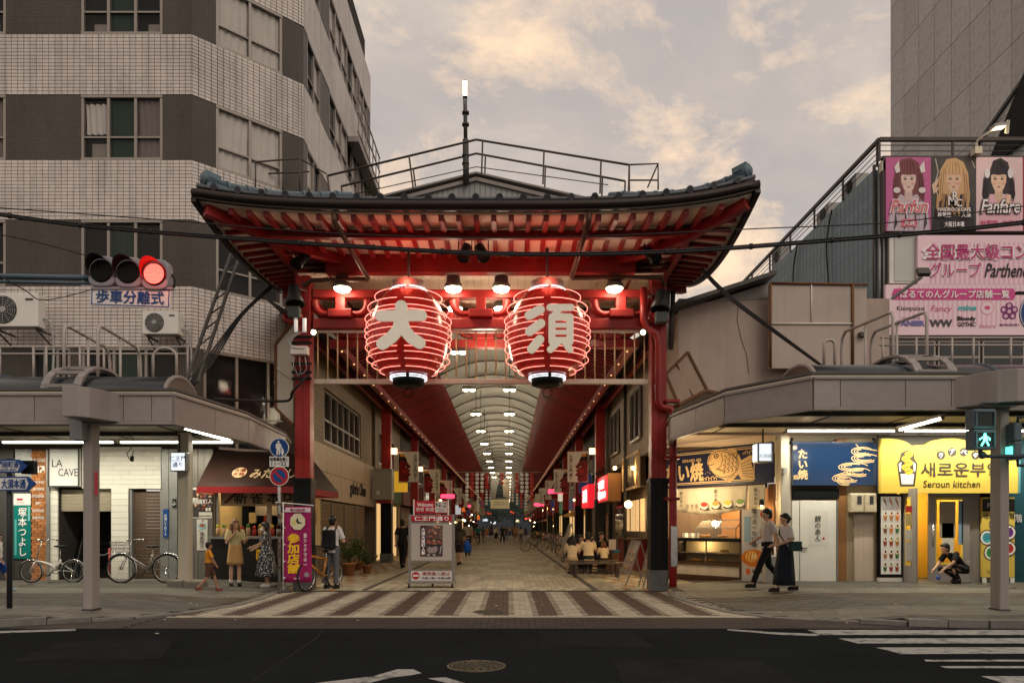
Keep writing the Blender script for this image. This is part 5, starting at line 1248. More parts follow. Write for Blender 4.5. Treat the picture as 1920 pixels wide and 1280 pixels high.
def tube_light(a, b, lab, power=82):
    a, b = Vector(a), Vector(b); c = (a + b) / 2; u = (b - a).normalized()
    t = thing('fluorescent_light', lab, 'light', c, 'fluorescent tubes under the canopies')
    MB().tube([a, b], .022, 8).build('tube', TUBE_W, t)
    MB().bar(a - u * .05 + Z * .055, b + u * .05 + Z * .055, .12, .05).build('batten', WHITEP, t)
    m = MB(); m.bar(a - u * .04 - Z * .02, a - u * .04 + Z * .05, .05); m.bar(b + u * .04 - Z * .02, b + u * .04 + Z * .05, .05); m.build('holder', PLAST_G, t)
    l = lamp('glow', c - Z * .04, power, (1, .93, .74), t, (b - a).length, 'AREA', size_y=.06)
    l.rotation_euler = (0, 0, math.atan2(u.y, u.x))
    return t
tube_light(P(-190, 829, 17), P(-5, 829, 17), 'lit fluorescent tube cut by the left frame edge'); tube_light(P(6, 829, 17), P(212, 829, 17), 'lit fluorescent tube over the brick strip and white sign'); tube_light(P(227, 829, 17), P(436, 829, 17), 'lit fluorescent tube over the white board wall')
tube_light(P(346, 803, 14), P(430, 826, 15.3), 'slanted fluorescent tube near the left canopy corner', 20)
tube_light(P(1478, 808, 16.7), P(1676, 808, 16.7), 'lit fluorescent tube over the navy sign'); tube_light(P(1697, 808, 16.7), P(1895, 808, 16.7), 'lit fluorescent tube over the yellow sign'); tube_light(P(1915, 808, 16.7), P(2110, 808, 16.7), 'lit fluorescent tube cut by the right frame edge')
tube_light(P(1688, 806, 15), P(1765, 785, 13.6), 'slanted fluorescent tube under the right canopy', 16)
# wiring hanging from the left canopy
t = thing('loose_wire', 'loose tangle of wire hanging from the left canopy ceiling', 'wire', P(246, 830, 16))
MB().tube(smooth_path([P(232, 800, 16), P(240, 815, 16), P(250, 822, 16), P(246, 840, 16), P(238, 850, 16), P(246, 862, 16), P(250, 845, 16), P(248, 858, 16)], 5), .01, 5).build('wire', CABLE, t); c = P(248, 858, 16); MB().box(c.x - .03, c.x + .03, c.y - .03, c.y + .03, c.z - .08, c.z + .04).build('plug', CABLE, t)
# handrails, hatches on the canopies
RAILM = mat('rail_paint', (.40, .36, .33), .45, .1, .1, 4)
def stair_rail(x, d0, d1, z0, z1, zb, lab, side):
    t = thing('handrail', lab, 'handrail', (x, d0, zb), 'tube handrails on the canopies')
    pts = [Vector((x, d0, zb)), Vector((x, d0, z0 - .12)), Vector((x, d0 + .04, z0 - .02)), Vector((x, d0 + .14, z0)), Vector((x, d1 - .18, z1 + .05)), Vector((x, d1 - .04, z1 - .06)), Vector((x, d1, z1 - .25)), Vector((x, d1, zb))]
    MB().tube(pts, .03, 8).build('hoop', RAILM, t); f = .5; MB().cyl((x, d0 + (d1 - d0) * f, zb), (x, d0 + (d1 - d0) * f, z0 + (z1 - z0) * f), .025, n=8).build('middle_post', RAILM, t)
stair_rail(-8.12, 13, 14.5, 5.12, 5.0, 3.7, 'sloping tube handrail on the left canopy, outer of the pair', 'l'); stair_rail(-7.5, 13, 14.5, 5.12, 5.0, 3.7, 'sloping tube handrail on the left canopy, inner of the pair', 'l')
stair_rail(7.03, 13, 15, 5.37, 5.45, 3.85, 'sloping tube handrail on the right canopy, inner of the pair', 'r'); stair_rail(7.65, 13, 15, 5.37, 5.45, 3.85, 'sloping tube handrail on the right canopy, outer of the pair', 'r')
def hoop(px0, px1, py0, py1, d, lab):
    t = thing('handrail', lab, 'handrail', P((px0 + px1) / 2, py1, d), 'tube handrails on the canopies')
    a, b = P(px0, py1, d), P(px1, py1, d); r = (b.x - a.x) / 2; zt = PZ(py0, d) - r * .8; c = Vector(((a.x + b.x) / 2, d, zt))
    MB().tube([a] + arc(c, -X, Z * .8, r, 0, 180, 10) + [b], .028, 8).build('hoop', RAILM, t)
hoop(287, 331, 652, 712, 14, 'upright tube hoop at the right end of the left canopy rails'); hoop(1545, 1565, 637, 690, 13.6, 'upright tube hoop at the left end of the right canopy rails')
def long_rail(px0, px1, pys, posts, d, pyb, lab):
    t = thing('guard_rail', lab, 'railing', P(px0, pyb, d), 'guard rails on the canopies')
    for y in pys: MB().cyl(P(px0, y, d), P(px1, y, d), .022, n=8).build('rail', RAILM, t)
    for p in posts: MB().cyl(P(p, pyb, d), P(p, pys[0], d), .025, n=8).build('post', RAILM, t)
long_rail(-120, 352, (650, 663), (-60, 0, 63, 87, 150, 195, 260, 352), 15.6, 715, 'long horizontal tube guard rail on the left canopy')
long_rail(1650, 2050, (633, 647), (1655, 1718, 1785, 1825, 1895, 1960), 15.2, 690, 'long horizontal tube guard rail on the right canopy')
def hatch(x0, x1, bc, hw, bz, bh, lab):
    t = thing('roof_ladder', lab, 'ladder', (x0, bc - hw, bz), 'arched ladders over the canopy skylights')
    for x in (x0, x1):
        pts = [(x, bc - hw - .25, bz - .15)] + [(x, bc - (hw + .2) * math.cos(math.pi * q / 12), bz + (bh + .16) * math.sin(math.pi * q / 12)) for q in range(0, 9)]
        m = MB()
        for a, b in zip(pts, pts[1:]): m.bar(a, b, .13, .04, up=(1, 0, 0) if False else (0, -.5, 1))
        m.build('arch', PANEL, t)
    for q in (1, 3, 5): MB().bar((x0, bc - (hw + .2) * math.cos(math.pi * q / 12), bz + (bh + .16) * math.sin(math.pi * q / 12)), (x1, bc - (hw + .2) * math.cos(math.pi * q / 12), bz + (bh + .16) * math.sin(math.pi * q / 12)), .06).build('rung', PANEL, t)
    m = MB(); m.prism([(x0, bc + .2, bz + bh + .15), (x1, bc + .2, bz + bh + .15), (x1, bc + 1.6, bz + bh - .1), (x0, bc + 1.6, bz + bh - .1)], (0, 0, .04)); m.build('walk_plate', STEEL_D, t)
hatch(PX(101, 12.3), PX(160, 12.3), 12.9, .66, 3.66, .45, 'arched access ladder over the left canopy skylight'); hatch(PX(1709, 12), PX(1772, 12), 12.85, .9, 3.84, .45, 'arched access ladder over the right canopy skylight')
# ------------------------------------------------------------------ right side: old house above the shops, blue building, tower
OH = thing('plaster_house', 'old beige plaster house with cracked wall above the right canopy', 'house', (6, 17.7, 3.7))
PLAS = mat('beige_plaster', (.42, .34, .29), .85, 0, .1, 1.1, bump=.2, streak=.08, grime=.25)
m = MB(); m.prism([(4.25, 17.72, 3.72), (9.5, 17.72, 3.72), (9.5, 31, 3.72), (4.25, 31, 3.72)], (0, 0, 3.4)); m.build('wall', PLAS, OH)
m = MB(); m.prism([(4.0, 17.2, 6.75), (4.0, 31, 6.75), (6.5, 31, 7.55), (6.5, 17.2, 7.55)], (0, 0, .1)); m.build('roof', STEEL_D, OH)
m = MB(); m.prism([(4.25, 17.7, 7.0), (6.5, 17.7, 7.12), (6.5, 17.7, 7.5), (4.25, 17.7, 6.8)], (0, .3, 0)); m.build('gable_board', GREYP, OH)
m = MB(); cr = [(1385, 565), (1382, 600), (1391, 640), (1400, 665), (1404, 700)]
for a, b in zip(cr, cr[1:]): m.bar(P(*a, 17.712), P(*b, 17.712), .012, .006)
m.build('wall_crack', mat('crack_dark', (.06, .045, .04), .9), OH)
MB().cyl(P(1262, 545, 17.6), P(1258, 655, 17.6), .06).build('drainpipe', STEEL_D, OH); MB().cyl(P(1251, 545, 17.6), P(1247, 655, 17.6), .08).build('drainpipe', STEEL, OH)
for a, b in ((22.5, 24.2), (27.0, 29.0)):
    w_ = MB().box(4.2, 4.24, a, b, 4.3, 5.9).build('window', DARKIN, OH); m = MB()
    for y in (a, (a + b) / 2, b): m.box(4.13, 4.2, y - .04, y + .04, 4.3, 5.9)
    for z in (4.3, 5.9): m.box(4.13, 4.2, a, b, z - .04, z + .04)
    m.build('frame', ALU, w_)
MB().cyl((4.16, 25.3, 0), (4.16, 25.3, 7), .06).build('drainpipe', STEEL_D, OH); MB().cyl((4.16, 29.8, 2), (4.16, 29.8, 7), .09).build('drainpipe', PLAST_G, OH)
d = 17.35
t = thing('sheet_billboard', 'blank rust framed beige billboard on the plaster house wall', 'billboard', P(1530, 655, d))
x0, x1, x2 = PX(1444, d), PX(1598, d), PX(1626, d); z0, z1 = PZ(690, d), PZ(531, d)
MB().box(x0, x1, d, d + .12, z0, z1).build('sheet', mat('blank_sheet', (.44, .37, .32), .6, 0, .08, 1.5, streak=.06, grime=.15), t); MB().box(x1 + .01, x2, d + .02, d + .5, z0, z1 - .1).build('side_sheet', MATS['blank_sheet'], t)
for x in (x0, x1): MB().cyl((x, d - .02, z0), (x, d - .02, z1), .035).build('post', RUST, t)
MB().cyl((x0, d - .02, z1), (x2, d - .02, z1 - .04), .03).build('rail', RUST, t); zm = PZ(607, d); MB().cyl((x0, d - .02, zm), (x1, d - .02, zm), .02).build('rail', WHITEP, t); MB().cyl(((x0 + x1) / 2, d - .02, zm), ((x0 + x1) / 2, d - .02, z1), .015).build('rail', WHITEP, t)
MB().box(x1 + .15, x1 + .3, d - .1, d + .02, PZ(632, d), PZ(624, d)).build('spot', STEEL_D, t)
# blue corrugated building with railings
BB = thing('blue_building', 'blue grey corrugated building with roof railing behind the plaster house', 'building', (9.6, 18.7, 0))
BLUEW = mat('blue_corrugated', (.15, .21, .25), .5, .1, .2, 1.0, streak=.3, grime=.3)
MB().box(9.66, 24, 18.75, 32, 3.7, 10.84).build('wall', BLUEW, BB)
its = [((9.63, 18.9 + .26 * k, 8.3), Y, Z, X * -1, .12, 2.53, .012) for k in range(50)]
pieces('corrugation', its, BLUEW, BB)
for k, x in enumerate((9.58, 9.72, 9.84)): MB().cyl((x, 18.62, 5.6), (x, 18.62, 10.9), .04).build('pipe', STEEL if k else STEEL_D, BB)
for a, b in ((21.0, 9.7), (23.5, 9.2)): MB().tube(smooth_path([(9.55, a, 10.8), (9.53, a + .3, 9.9), (9.54, a + .2, 8.6), (9.53, a + .4, 7.4)], 5), .025, 5).build('cable', CABLE, BB)
BR_RAIL = mat('brown_rail', (.06, .045, .04), .5, .3, .2, 5)
MB().bar((9.6, 18.4, 11.45), (9.6, 32, 11.45), .09).build('railing', BR_RAIL, BB); MB().bar((9.6, 18.4, 11.45), (24, 18.4, 11.45), .09).build('railing', BR_RAIL, BB)
for k in range(8): MB().bar((9.6, 18.5 + 1.9 * k, 10.8), (9.6, 18.5 + 1.9 * k, 11.42), .05).build('railing_post', BR_RAIL, BB)
for k in range(5): MB().bar((9.6 + 1.9 * k, 18.4, 10.9), (9.6 + 1.9 * k, 18.4, 11.42), .05).build('railing_post', BR_RAIL, BB)
for z in (11.0, 11.15, 11.3): MB().cyl((9.6, 18.4, z), (9.6, 32, z), .012, n=5).build('railing_wire', STEEL_D, BB); MB().cyl((9.6, 18.4, z), (24, 18.4, z), .012, n=5).build('railing_wire', STEEL_D, BB)
for k, (y, h) in enumerate(((19.9, .5), (21.6, .45), (25.4, .7), (28.6, .5))):
    t = thing('rooftop_unit', ('first', 'second', 'third', 'farthest')[k] + ' air conditioner behind the sloping looking roof rail, counted from the billboard', 'air conditioner', (10, y, 10.84), 'rooftop units'); MB().box(9.72, 10.1, y, y + .85, 10.85, 10.85 + h).build('case', PLAST_G, t, bevel=.02)
    MB().lathe([(.17, 0), (.17, .02)], (9.71, y + .35, 10.85 + h / 2), -X, 14).build('fan', BLACK, t)
# parapet wall with windows under the boards
m = MB(); m.box(9.9, 24, 18.45, 18.74, 3.7, 11.0); m.build('front_wall', mat('front_wall_paint', (.22, .2, .185), .7, 0, .12, 2, streak=.2), BB)
for k in range(5):
    x = 9.95 + 1.15 * k; w_ = MB().box(x, x + 1.08, 18.36, 18.44, PZ(700, 18.4), PZ(640, 18.4)).build('window', ALU, BB)
    for q in (0, 1): MB().box(x + .05, x + 1.03, 18.34, 18.36, PZ(697 - 30 * q, 18.4), PZ(672 - 30 * q, 18.4)).build('pane', GLASS_D, w_)
m = MB(); d = 18.4; x0, x1, z0, z1 = PX(1668, d), PX(1720, d), PZ(531, d), PZ(437, d); w_ = m.box(x0, x1, d, d + .05, z0, z1).build('blank_window', WHITEP, BB); MB().box(x0 + .12, x1 - .08, d - .02, d, z0 + .05, z1 - .1).build('pane', mat('frosted_sheet', (.5, .52, .48), .5, 0, .08, 1), w_)
MB().box(9.62, 9.75, 18.3, 18.45, 10.6, 10.85).build('flood_box', CREAMP, BB)
# tower
TW = thing('grey_tower', 'tall grey panelled tower rising behind the billboards', 'building', (16, 22, 0))
MB().box(14.6, 30, 19.6, 27, 0, 40).build('core_wall', STEEL_D, TW)
its = []; TWP = mat('tower_panel', (.46, .44, .43), .6, .0, .06, .6, rand=.09, streak=.25)
for k in range(8):
    for j in range(12): its.append(((14.57, 20.06 + .93 * k, 10.6 + 1.9 * j), Y, Z, X * -1, .455, .94, .04))
for k in range(6): its.append(((15.2 + 1.2 * k, 19.57, 22), X, Z, -Y, .59, 13, .04))
pieces('wall_panel', its, TWP, TW)
MB().bar((14.5, 27, 11.2), (14.5, 19.6, 14.2), .1).build('edge_strip', STEEL_D, TW)
m = MB(); m.prism([(14.45, 21.5, 12.2), (14.45, 19.7, 14.3), (14.45, 19.7, 12.2)], (-.05, 0, 0)); m.build('stair_opening', DARKIN, TW)
# billboards
d = 18.3
t = thing('idol_billboard', 'wide billboard with three portrait posters under the brown roof rail', 'billboard', P(1790, 434, d))
MB().box(PX(1656, d), PX(2110, d), d, d + .12, PZ(436, d), PZ(292, d)).build('frame', BR_RAIL, t)
def poster(px0, px1, bg, hair, skin, dress, k):
    x0, x1, z0, z1 = PX(px0, d), PX(px1, d), PZ(434, d), PZ(296, d)
    sh = MB().box(x0, x1, d - .03, d, z0, z1).build('poster', flat(bg), t)
    pr = Print((x0, d - .03, z0), X * (x1 - x0), Z * (z1 - z0)); rp = random.Random(k)
    for q in range(16): pr.ell(rp.random(), .3 + .68 * rp.random(), .012, .008, tuple(min(255, c + 60) for c in bg), 6)
    if k == 1: pr.line([(.1, .98), (.16, .8), (.08, .62), (.14, .5)], .012, (200, 195, 190)); pr.line([(.9, .95), (.97, .85)], .01, (190, 180, 160)); pr.poly([(.02, .62), (.2, .75), (.22, .72), (.1, .58), (.3, .66), (.3, .62), (.06, .5)], skin)
    cx = .5 if k < 2 else .48
    pr.poly([(cx - .3, .3), (cx - .34, .6), (cx - .3, .82), (cx - .16, .97), (cx + .05, .99), (cx + .22, .93), (cx + .32, .78), (cx + .36, .5), (cx + .34, .3)] if k != 2 else [(cx - .2, .5), (cx - .22, .75), (cx - .12, .95), (cx + .04, .99), (cx + .2, .93), (cx + .27, .75), (cx + .24, .5)], hair)
    if k == 2:
        for s in (-1, 1): pr.poly([(cx + s * .24, .8), (cx + s * .32, .7), (cx + s * .36, .5), (cx + s * .33, .42), (cx + s * .2, .46), (cx + s * .2, .7)], hair)
    pr.poly([(0.02, 0), (.1, .32), (.32, .5), (cx, .44), (.68, .5), (.92, .34), (.98, 0)], dress)
    pr.poly([(cx - .09, .44), (cx - .08, .58), (cx + .08, .58), (cx + .09, .44), (cx, .38)], tuple(int(c * .92) for c in skin))
    pr.poly([(cx - .165, .76), (cx - .16, .66), (cx - .1, .56), (cx, .515), (cx + .1, .56), (cx + .16, .66), (cx + .165, .76), (cx, .84)], skin)
    pr.poly([(cx - .19, .74), (cx - .17, .86), (cx, .93), (cx + .17, .86), (cx + .19, .74), (cx + .12, .765), (cx, .755), (cx - .12, .765)], hair)
    for s in (-1, 1): pr.ell(cx + s * .075, .705, .034, .016, (60, 40, 40), 10); pr.line([(cx + s * .12, .735), (cx + s * .04, .738)], .006, hair)
    pr.line([(cx, .66), (cx + .012, .64)], .006, tuple(int(c * .8) for c in skin)); pr.ell(cx, .595, .035, .009, (150, 60, 66), 8)
    for q in range(15): a = -.17 + .024 * q; pr.line([(cx + a * .7, .955 - abs(a) * .2), (cx + a, .84), (cx + a * 1.06, .772)], .004, tuple(min(255, int(v * (1.3 if q % 3 else .6))) for v in hair))
    for s in (-1, 1):
        pr.ell(cx + s * .1, .645, .035, .015, tuple(int(v * f) for v, f in zip(skin, (1.0, .88, .86))), 10); pr.ell(cx + s * .08, .71, .008, .006, (240, 235, 235), 6)
        for q in range(5): pr.line([(cx + s * (.21 + .03 * q), .84 - .03 * q), (cx + s * (.25 + .022 * q), .6), (cx + s * (.24 + .02 * q), .4)], .005, tuple(min(255, int(v * (1.25 if q % 2 else .65))) for v in hair))
    if k == 0:
        for a in (.18, .74): pr.poly([(a, .86), (a + .1, .95), (a + .13, .8), (a + .04, .78)], (230, 220, 216)); pr.ell(a + .06, .55, .08, .04, (225, 216, 214), 10)
        for q in range(8): pr.poly([(.06 + .11 * q, 0), (.1 + .11 * q, .26), (.14 + .11 * q, .1)], (60, 50, 58) if q % 2 else (205, 190, 200))
    if k == 1:
        for q in range(7): pr.line([(.16 + .02 * (q % 2) + .11 * q, .5), (.14 + .11 * q, .32), (.2 + .11 * q, .2)], .04, ((190, 150, 105), (150, 112, 74))[q % 2])
    if k == 2:
        for s in (-1, 1): pr.ell(cx + s * .25, .78, .06, .07, (225, 220, 222), 12)
        pr.poly([(.58, .3), (.66, .5), (.74, .48), (.72, .3)], skin)
    pr.build(sh)
    return sh, x0, x1, z0, z1
WHT, PINKT, DKT = flat((240, 232, 232)), flat((205, 70, 130)), flat((40, 34, 36))
def outlined(s_, par, c, h, w, inner, outer, **kw):
    text(s_, outer, par, c, h * 1.12, w=w * 1.06, bold=.07, lift=.010, name='halo', **kw); text(s_, inner, par, c, h, w=w, bold=.015, lift=.018, **kw)
sh, x0, x1, z0, z1 = poster(1660, 1744, (196, 96, 150), (120, 62, 66), (226, 196, 186), (196, 178, 190), 0)
cx = (x0 + x1) / 2; outlined('Parfun', sh, (cx, d - .05, z0 + .62), .34, .95, flat((215, 110, 120)), WHT, shear=.3)
pr = Print((cx - .2, d - .048, z0 + .1), X * .4, Z * .2); pr.rect(.0, .0, 1, 1, (214, 110, 130)); pr.build(sh); text('大須', WHT, sh, (cx, d - .055, z0 + .2), .13, bold=.03)
sh, x0, x1, z0, z1 = poster(1744, 1829, (66, 62, 60), (205, 165, 120), (222, 186, 160), (34, 30, 32), 1)
cx = (x0 + x1) / 2; outlined('M', sh, (cx - .06, d - .05, z0 + .76), .24, .2, WHT, DKT); outlined('R', sh, (cx + .02, d - .06, z0 + .88), .22, .15, WHT, DKT); outlined('C', sh, (cx + .11, d - .06, z0 + .7), .2, .16, WHT, DKT)
text('MAIDROCKCAFE', WHT, sh, (cx, d - .055, z0 + .54), .09, w=.85, bold=.02)
for (s_, a, z, w_) in (('秋葉原', -.26, .4, .34), ('大須', .3, .4, .24), ('大阪日本橋', 0, .16, .5)):
    pr = Print((cx + a - w_ * .62, d - .045, z0 + z - .1), X * w_ * 1.24, Z * .2); pr.rect(0, 0, 1, 1, (30, 26, 28)); pr.build(sh); text(s_, WHT, sh, (cx + a, d - .06, z0 + z), .13, w=w_, bold=.03)
sh, x0, x1, z0, z1 = poster(1829, 1916, (226, 196, 200), (44, 36, 44), (232, 196, 170), (224, 176, 188), 2)
cx = (x0 + x1) / 2; outlined('Fanfare', sh, (cx, d - .05, z0 + .62), .36, 1.0, WHT, DKT, shear=.25)
text('秋葉原', PINKT, sh, (cx - .28, d - .045, z0 + .2), .14, bold=.02); text('女子大', PINKT, sh, (cx + .28, d - .045, z0 + .2), .14, bold=.02)
MB().box(PX(1916, d), PX(2100, d), d - .03, d, PZ(434, d), PZ(296, d)).build('poster', flat((150, 40, 60)), t)
d = 18.28
t = thing('pink_billboard', 'large pink striped billboard with white outlined characters and shop logos', 'billboard', P(1790, 628, d))
m = MB(); m.box(PX(1721, d), PX(2120, d), d, d + .1, PZ(533, d), PZ(441, d)); bd = m.build('upper_board', flat((240, 208, 218)), t)
m = MB(); m.box(PX(1661, d), PX(2120, d), d, d + .1, PZ(628, d), PZ(533.4, d)); bd2 = m.build('lower_board', flat((240, 212, 220)), t)
def strips(par, px0, px1, py0, py1, c):
    pr = Print((PX(px0, d), d, PZ(py1, d)), X * (PX(px1, d) - PX(px0, d)), Z * (PZ(py0, d) - PZ(py1, d))); n = int((px1 - px0) / 9); pr._c(c)
    for k in range(n): pr.mb.add([pr.pt((k + .5) / n, 0), pr.pt((k + .95) / n, 0), pr.pt((k + .95) / n, 1), pr.pt((k + .5) / n, 1)], [(0, 1, 2, 3)])
    pr.build(par)
strips(bd, 1738, 2115, 455, 533, (228, 182, 202)); strips(bd2, 1680, 2115, 536, 612, (230, 188, 204))
HOT = flat((196, 62, 126))
outlined('全国最大級コンカフェ', bd, P(1872, 472, d - .01), .40, 3.75, HOT, WHT); outlined('グループ', bd, P(1791, 506, d - .01), .36, 1.32, HOT, WHT)
text('Parthenon', INK, bd, P(1893, 507, d - .01), .36, w=1.3, shear=.35, bold=.015)
pr = Print(P(1672, 562, d - .006), X * (PX(1905, d) - PX(1672, d)), Z * (PZ(541, d) - PZ(562, d))); pr.poly([(.02, 0), (.98, 0), (1, .5), (.98, 1), (.02, 1), (0, .5)], (206, 74, 140)); pr.build(bd2)
text('ぱるてのんグループ店舗一覧', WHT, bd2, P(1790, 551.5, d - .012), .2, w=2.8, bold=.035)
for s_, px, py, h, w_, c, kw in (('Kleinpalast', 1708, 579, .15, .72, (40, 34, 44), {}), ('Fancy', 1765, 580, .2, .55, (206, 100, 130), {'shear': .2}), ('mine', 1813, 577, .14, .48, (80, 180, 180), {'shear': .2, 'bold': .04}), ('CAFE&BAR', 1708, 596, .05, .5, (120, 90, 140), {}), ('PANIER', 1708, 606, .14, .72, (110, 110, 170), {'bold': .05}), ('WW', 1764, 606, .19, .6, (70, 70, 74), {'bold': .05}), ('Bloody', 1812, 598, .14, .48, (20, 18, 20), {'bold': .05}), ('GOTHIC', 1812, 608, .12, .46, (60, 56, 60), {'bold': .03}), ('Secora', 1851, 611, .1, .42, (206, 120, 140), {'shear': .3}), ('MONONOPU', 1892, 609, .06, .48, (110, 40, 100), {'bold': .03})):
    text(s_, flat(c), bd2, P(px, py, d - .006), h, w=w_, **kw)
pr = Print(P(1874, 602, d - .004), X * .5, Z * .5)
for k in range(5): pr.ell(.5 + .27 * math.cos(R(90 + 72 * k)), .5 + .27 * math.sin(R(90 + 72 * k)), .2, .2, (120, 44, 104), 12); pr.ell(.5 + .3 * math.cos(R(90 + 72 * k)), .5 + .3 * math.sin(R(90 + 72 * k)), .1, .1, (220, 180, 200), 10)
pr.ell(.5, .5, .1, .1, (220, 180, 200), 10); pr.build(bd2)
pr = Print(P(1838, 590, d - .004), X * .36, Z * .36); pr.ell(.5, .5, .5, .5, (226, 170, 180), 18); pr.ell(.5, .5, .42, .42, (236, 214, 220), 18); pr.ell(.5, .5, .22, .16, (206, 90, 130), 8); pr.build(bd2)
t = thing('billboard_floodlight', 'small floodlight on a slanted arm before the pink billboard', 'floodlight', P(1670, 560, 17.6)); MB().bar(P(1672, 560, 17.9), P(1728, 519, 16.9), .06).build('arm', STEEL, t); c = P(1731, 510, 16.9); MB().obox(c, X, Vector((0, .5, .85)), Vector((0, -.85, .5)), .14, .1, .05).build('head', STEEL_D, t)
t = thing('roof_lamp', 'bent arm street lamp on the roof edge above the portraits', 'lamp', P(1831, 292, 18.2)); MB().box(PX(1824, 18.2), PX(1837, 18.2), 18.1, 18.3, PZ(291, 18.2), PZ(278, 18.2)).build('base', CREAMP, t)
MB().tube(smooth_path([P(1831, 280, 18.2), P(1832, 266, 18.1), P(1842, 256, 17.9), P(1866, 240, 17.5)], 5), .03, 7).build('arm', WHITEP, t); c = P(1873, 237, 17.4); MB().obox(c, (1, 0, .12), (0, 1, 0), (-.12, 0, 1), .17, .1, .035).build('head', PLAST_G, t); MB().obox(c - Z * .04, (1, 0, .12), (0, 1, 0), (-.12, 0, 1), .12, .08, .01).build('lens', mat('roof_lamp_lens', (1, .85, .6), .4, 0, 0, emit=2.5, ecol=(1, .8, .5)), t)
lamp('glow', c - Z * .25, 5, (1, .8, .5), t, .1)
for k in range(2): MB().bar(P(1886 + 3 * k, 250, 17.4), P(1889 + 2 * k, 226, 17.4), .04).build('bracket', CREAMP, t)

# ------------------------------------------------------------------ taiyaki shop on the corner
A, B = Vector((4.6, 20.0, 0)), Vector((6.55, 17.5, 0)); U = (B - A).normalized(); NN = U.cross(Z); LT = (B - A).length
def tp(px, k=0.0):
    q = (px - CX) / F; a = A + NN * k; return (q * a.y - a.x) / (U.x - q * U.y)
def at(px, py, k=0.0):
    p = A + NN * k + U * tp(px, k); return Vector((p.x, p.y, PZ(py, p.y)))
def zat(px, py): return PZ(py, (A + U * tp(px)).y)
TS = thing('fish_cake_shop', 'corner fish cake shop with navy sign and warm lit glass counter', 'shop', A)
def ob(t0, t1, z0, z1, k0, k1): 
    return MB().obox(A + U * (t0 + t1) / 2 + Z * (z0 + z1) / 2 + NN * (k0 + k1) / 2, U, Z, NN, (t1 - t0) / 2, (z1 - z0) / 2, abs(k1 - k0) / 2)
NAVY = mat('navy_sign_board', (.012, .016, .048), .35, 0, .12, 2, coat=.2); GOLD = mat('cream_gold_letter', (.66, .47, .24), .5, 0, .05, 4); WOOD = mat('dark_brown_wood', (.07, .035, .018), .5, 0, .25, 4); WOODL = mat('orange_wood', (.26, .12, .045), .55, 0, .2, 3)
sg = ob(-.1, LT, 2.52, 3.52, .0, .12).build('sign_board', NAVY, TS)
m = MB(); t1 = tp(1414, .12)
for z0, z1 in ((3.40, 3.425), (3.45, 3.465), (2.62, 2.645), (2.585, 2.6)): m.obox(A + U * ((t1 - .1) / 2) + Z * (z0 + z1) / 2 + NN * .124, U, Z, NN, (t1 + .1) / 2, (z1 - z0) / 2, .004)
m.obox(A + U * t1 + Z * 3.02 + NN * .124, U, Z, NN, .012, .4, .004); m.build('gold_border', GOLD, sg)
text('たい焼', GOLD, sg, A + U * tp(1283, .12) + Z * 2.93 + NN * .125, .5, U, Z, bold=.04, w=1.25)
text('GIN-NO AN', GOLD, sg, A + U * tp(1297, .12) + Z * 3.24 + NN * .125, .085, U, Z, bold=.02, w=.62)
fx0, fx1 = tp(1326, .13), tp(1416, .13); fw = fx1 - fx0
pr = Print(A + U * fx0 + Z * 2.56 + NN * .135, U * fw, Z * .92); NV, GD_ = (22, 24, 50), (214, 178, 124)
pr.poly([(.0, .62), (.03, .8), (.14, .96), (.3, .99), (.42, .92), (.48, .98), (.6, .95), (.68, .78), (.72, .62), (.82, .68), (.9, .74), (.96, .72), (.93, .5), (.97, .3), (1, .08), (.92, .05), (.72, .1), (.66, .24), (.55, .08), (.47, .02), (.38, .12), (.2, .22), (.06, .42)], GD_)
pr.line([(.02, .62), (.06, .8), (.16, .92), (.3, .94), (.46, .86), (.6, .72), (.68, .54), (.64, .34), (.5, .2), (.32, .18), (.14, .3), (.04, .5), (.02, .62)], .02, NV)
pr.ell(.2, .8, .055, .07, NV, 14); pr.ell(.2, .8, .035, .045, GD_, 12); pr.ell(.2, .8, .017, .025, NV, 8)
pr.line([(.04, .56), (.12, .56), (.16, .6)], .02, NV); pr.line([(.3, .88), (.34, .7), (.3, .5), (.2, .4)], .018, NV); pr.line([(.05, .72), (.1, .66)], .015, NV); pr.line([(.06, .78), (.12, .72)], .015, NV)
for j in range(4):
    for i in range(4): 
        x, y = .37 + .08 * i - .01 * j, .74 - .13 * j + .02 * i
        if x < .66 - .03 * abs(j - 1.5): pr.line([(x, y + .05), (x + .045, y + .03), (x + .05, y - .03), (x + .02, y - .06)], .02, NV)
for k in range(6): pr.line([(.71 + .01 * k, .5 - .06 * k), (.93 + .01 * k, .62 - .1 * k)], .016, NV)
for k in range(5): pr.line([(.46 + .035 * k, .88 - .05 * k), (.5 + .04 * k, .95 - .03 * k)], .014, NV); pr.line([(.42 + .04 * k, .16 + .02 * k), (.46 + .035 * k, .07 + .03 * k)], .014, NV)
for k in range(4): pr.line([(.2 + .05 * k, .44 - .03 * k), (.3 + .03 * k, .4 - .03 * k)], .016, NV)
pr.build(sg)
pr = Print(A + U * (fx0 - .12) + Z * 2.6 + NN * .128, U * .42, Z * .34)
for k in range(5): pr.line([(.1 + .2 * k + .1 * math.cos(R(a)) , .25 + .1 * (k % 2) + .16 * math.sin(R(a))) for a in range(-20, 250, 45)], .05, GD_); pr.ell(.15 + .17 * k, .75 + .1 * (k % 2), .03, .04, GD_, 6)
pr.build(sg)
pr = Print(A + U * (fx1 - .36) + Z * 3.2 + NN * .128, U * .28, Z * .2)
for k in range(4): pr.line([(.14 + .24 * k + .12 * math.cos(R(a)), .4 + .2 * (k % 2) + .2 * math.sin(R(a))) for a in range(-20, 250, 45)], .08, GD_)
pr.build(sg)
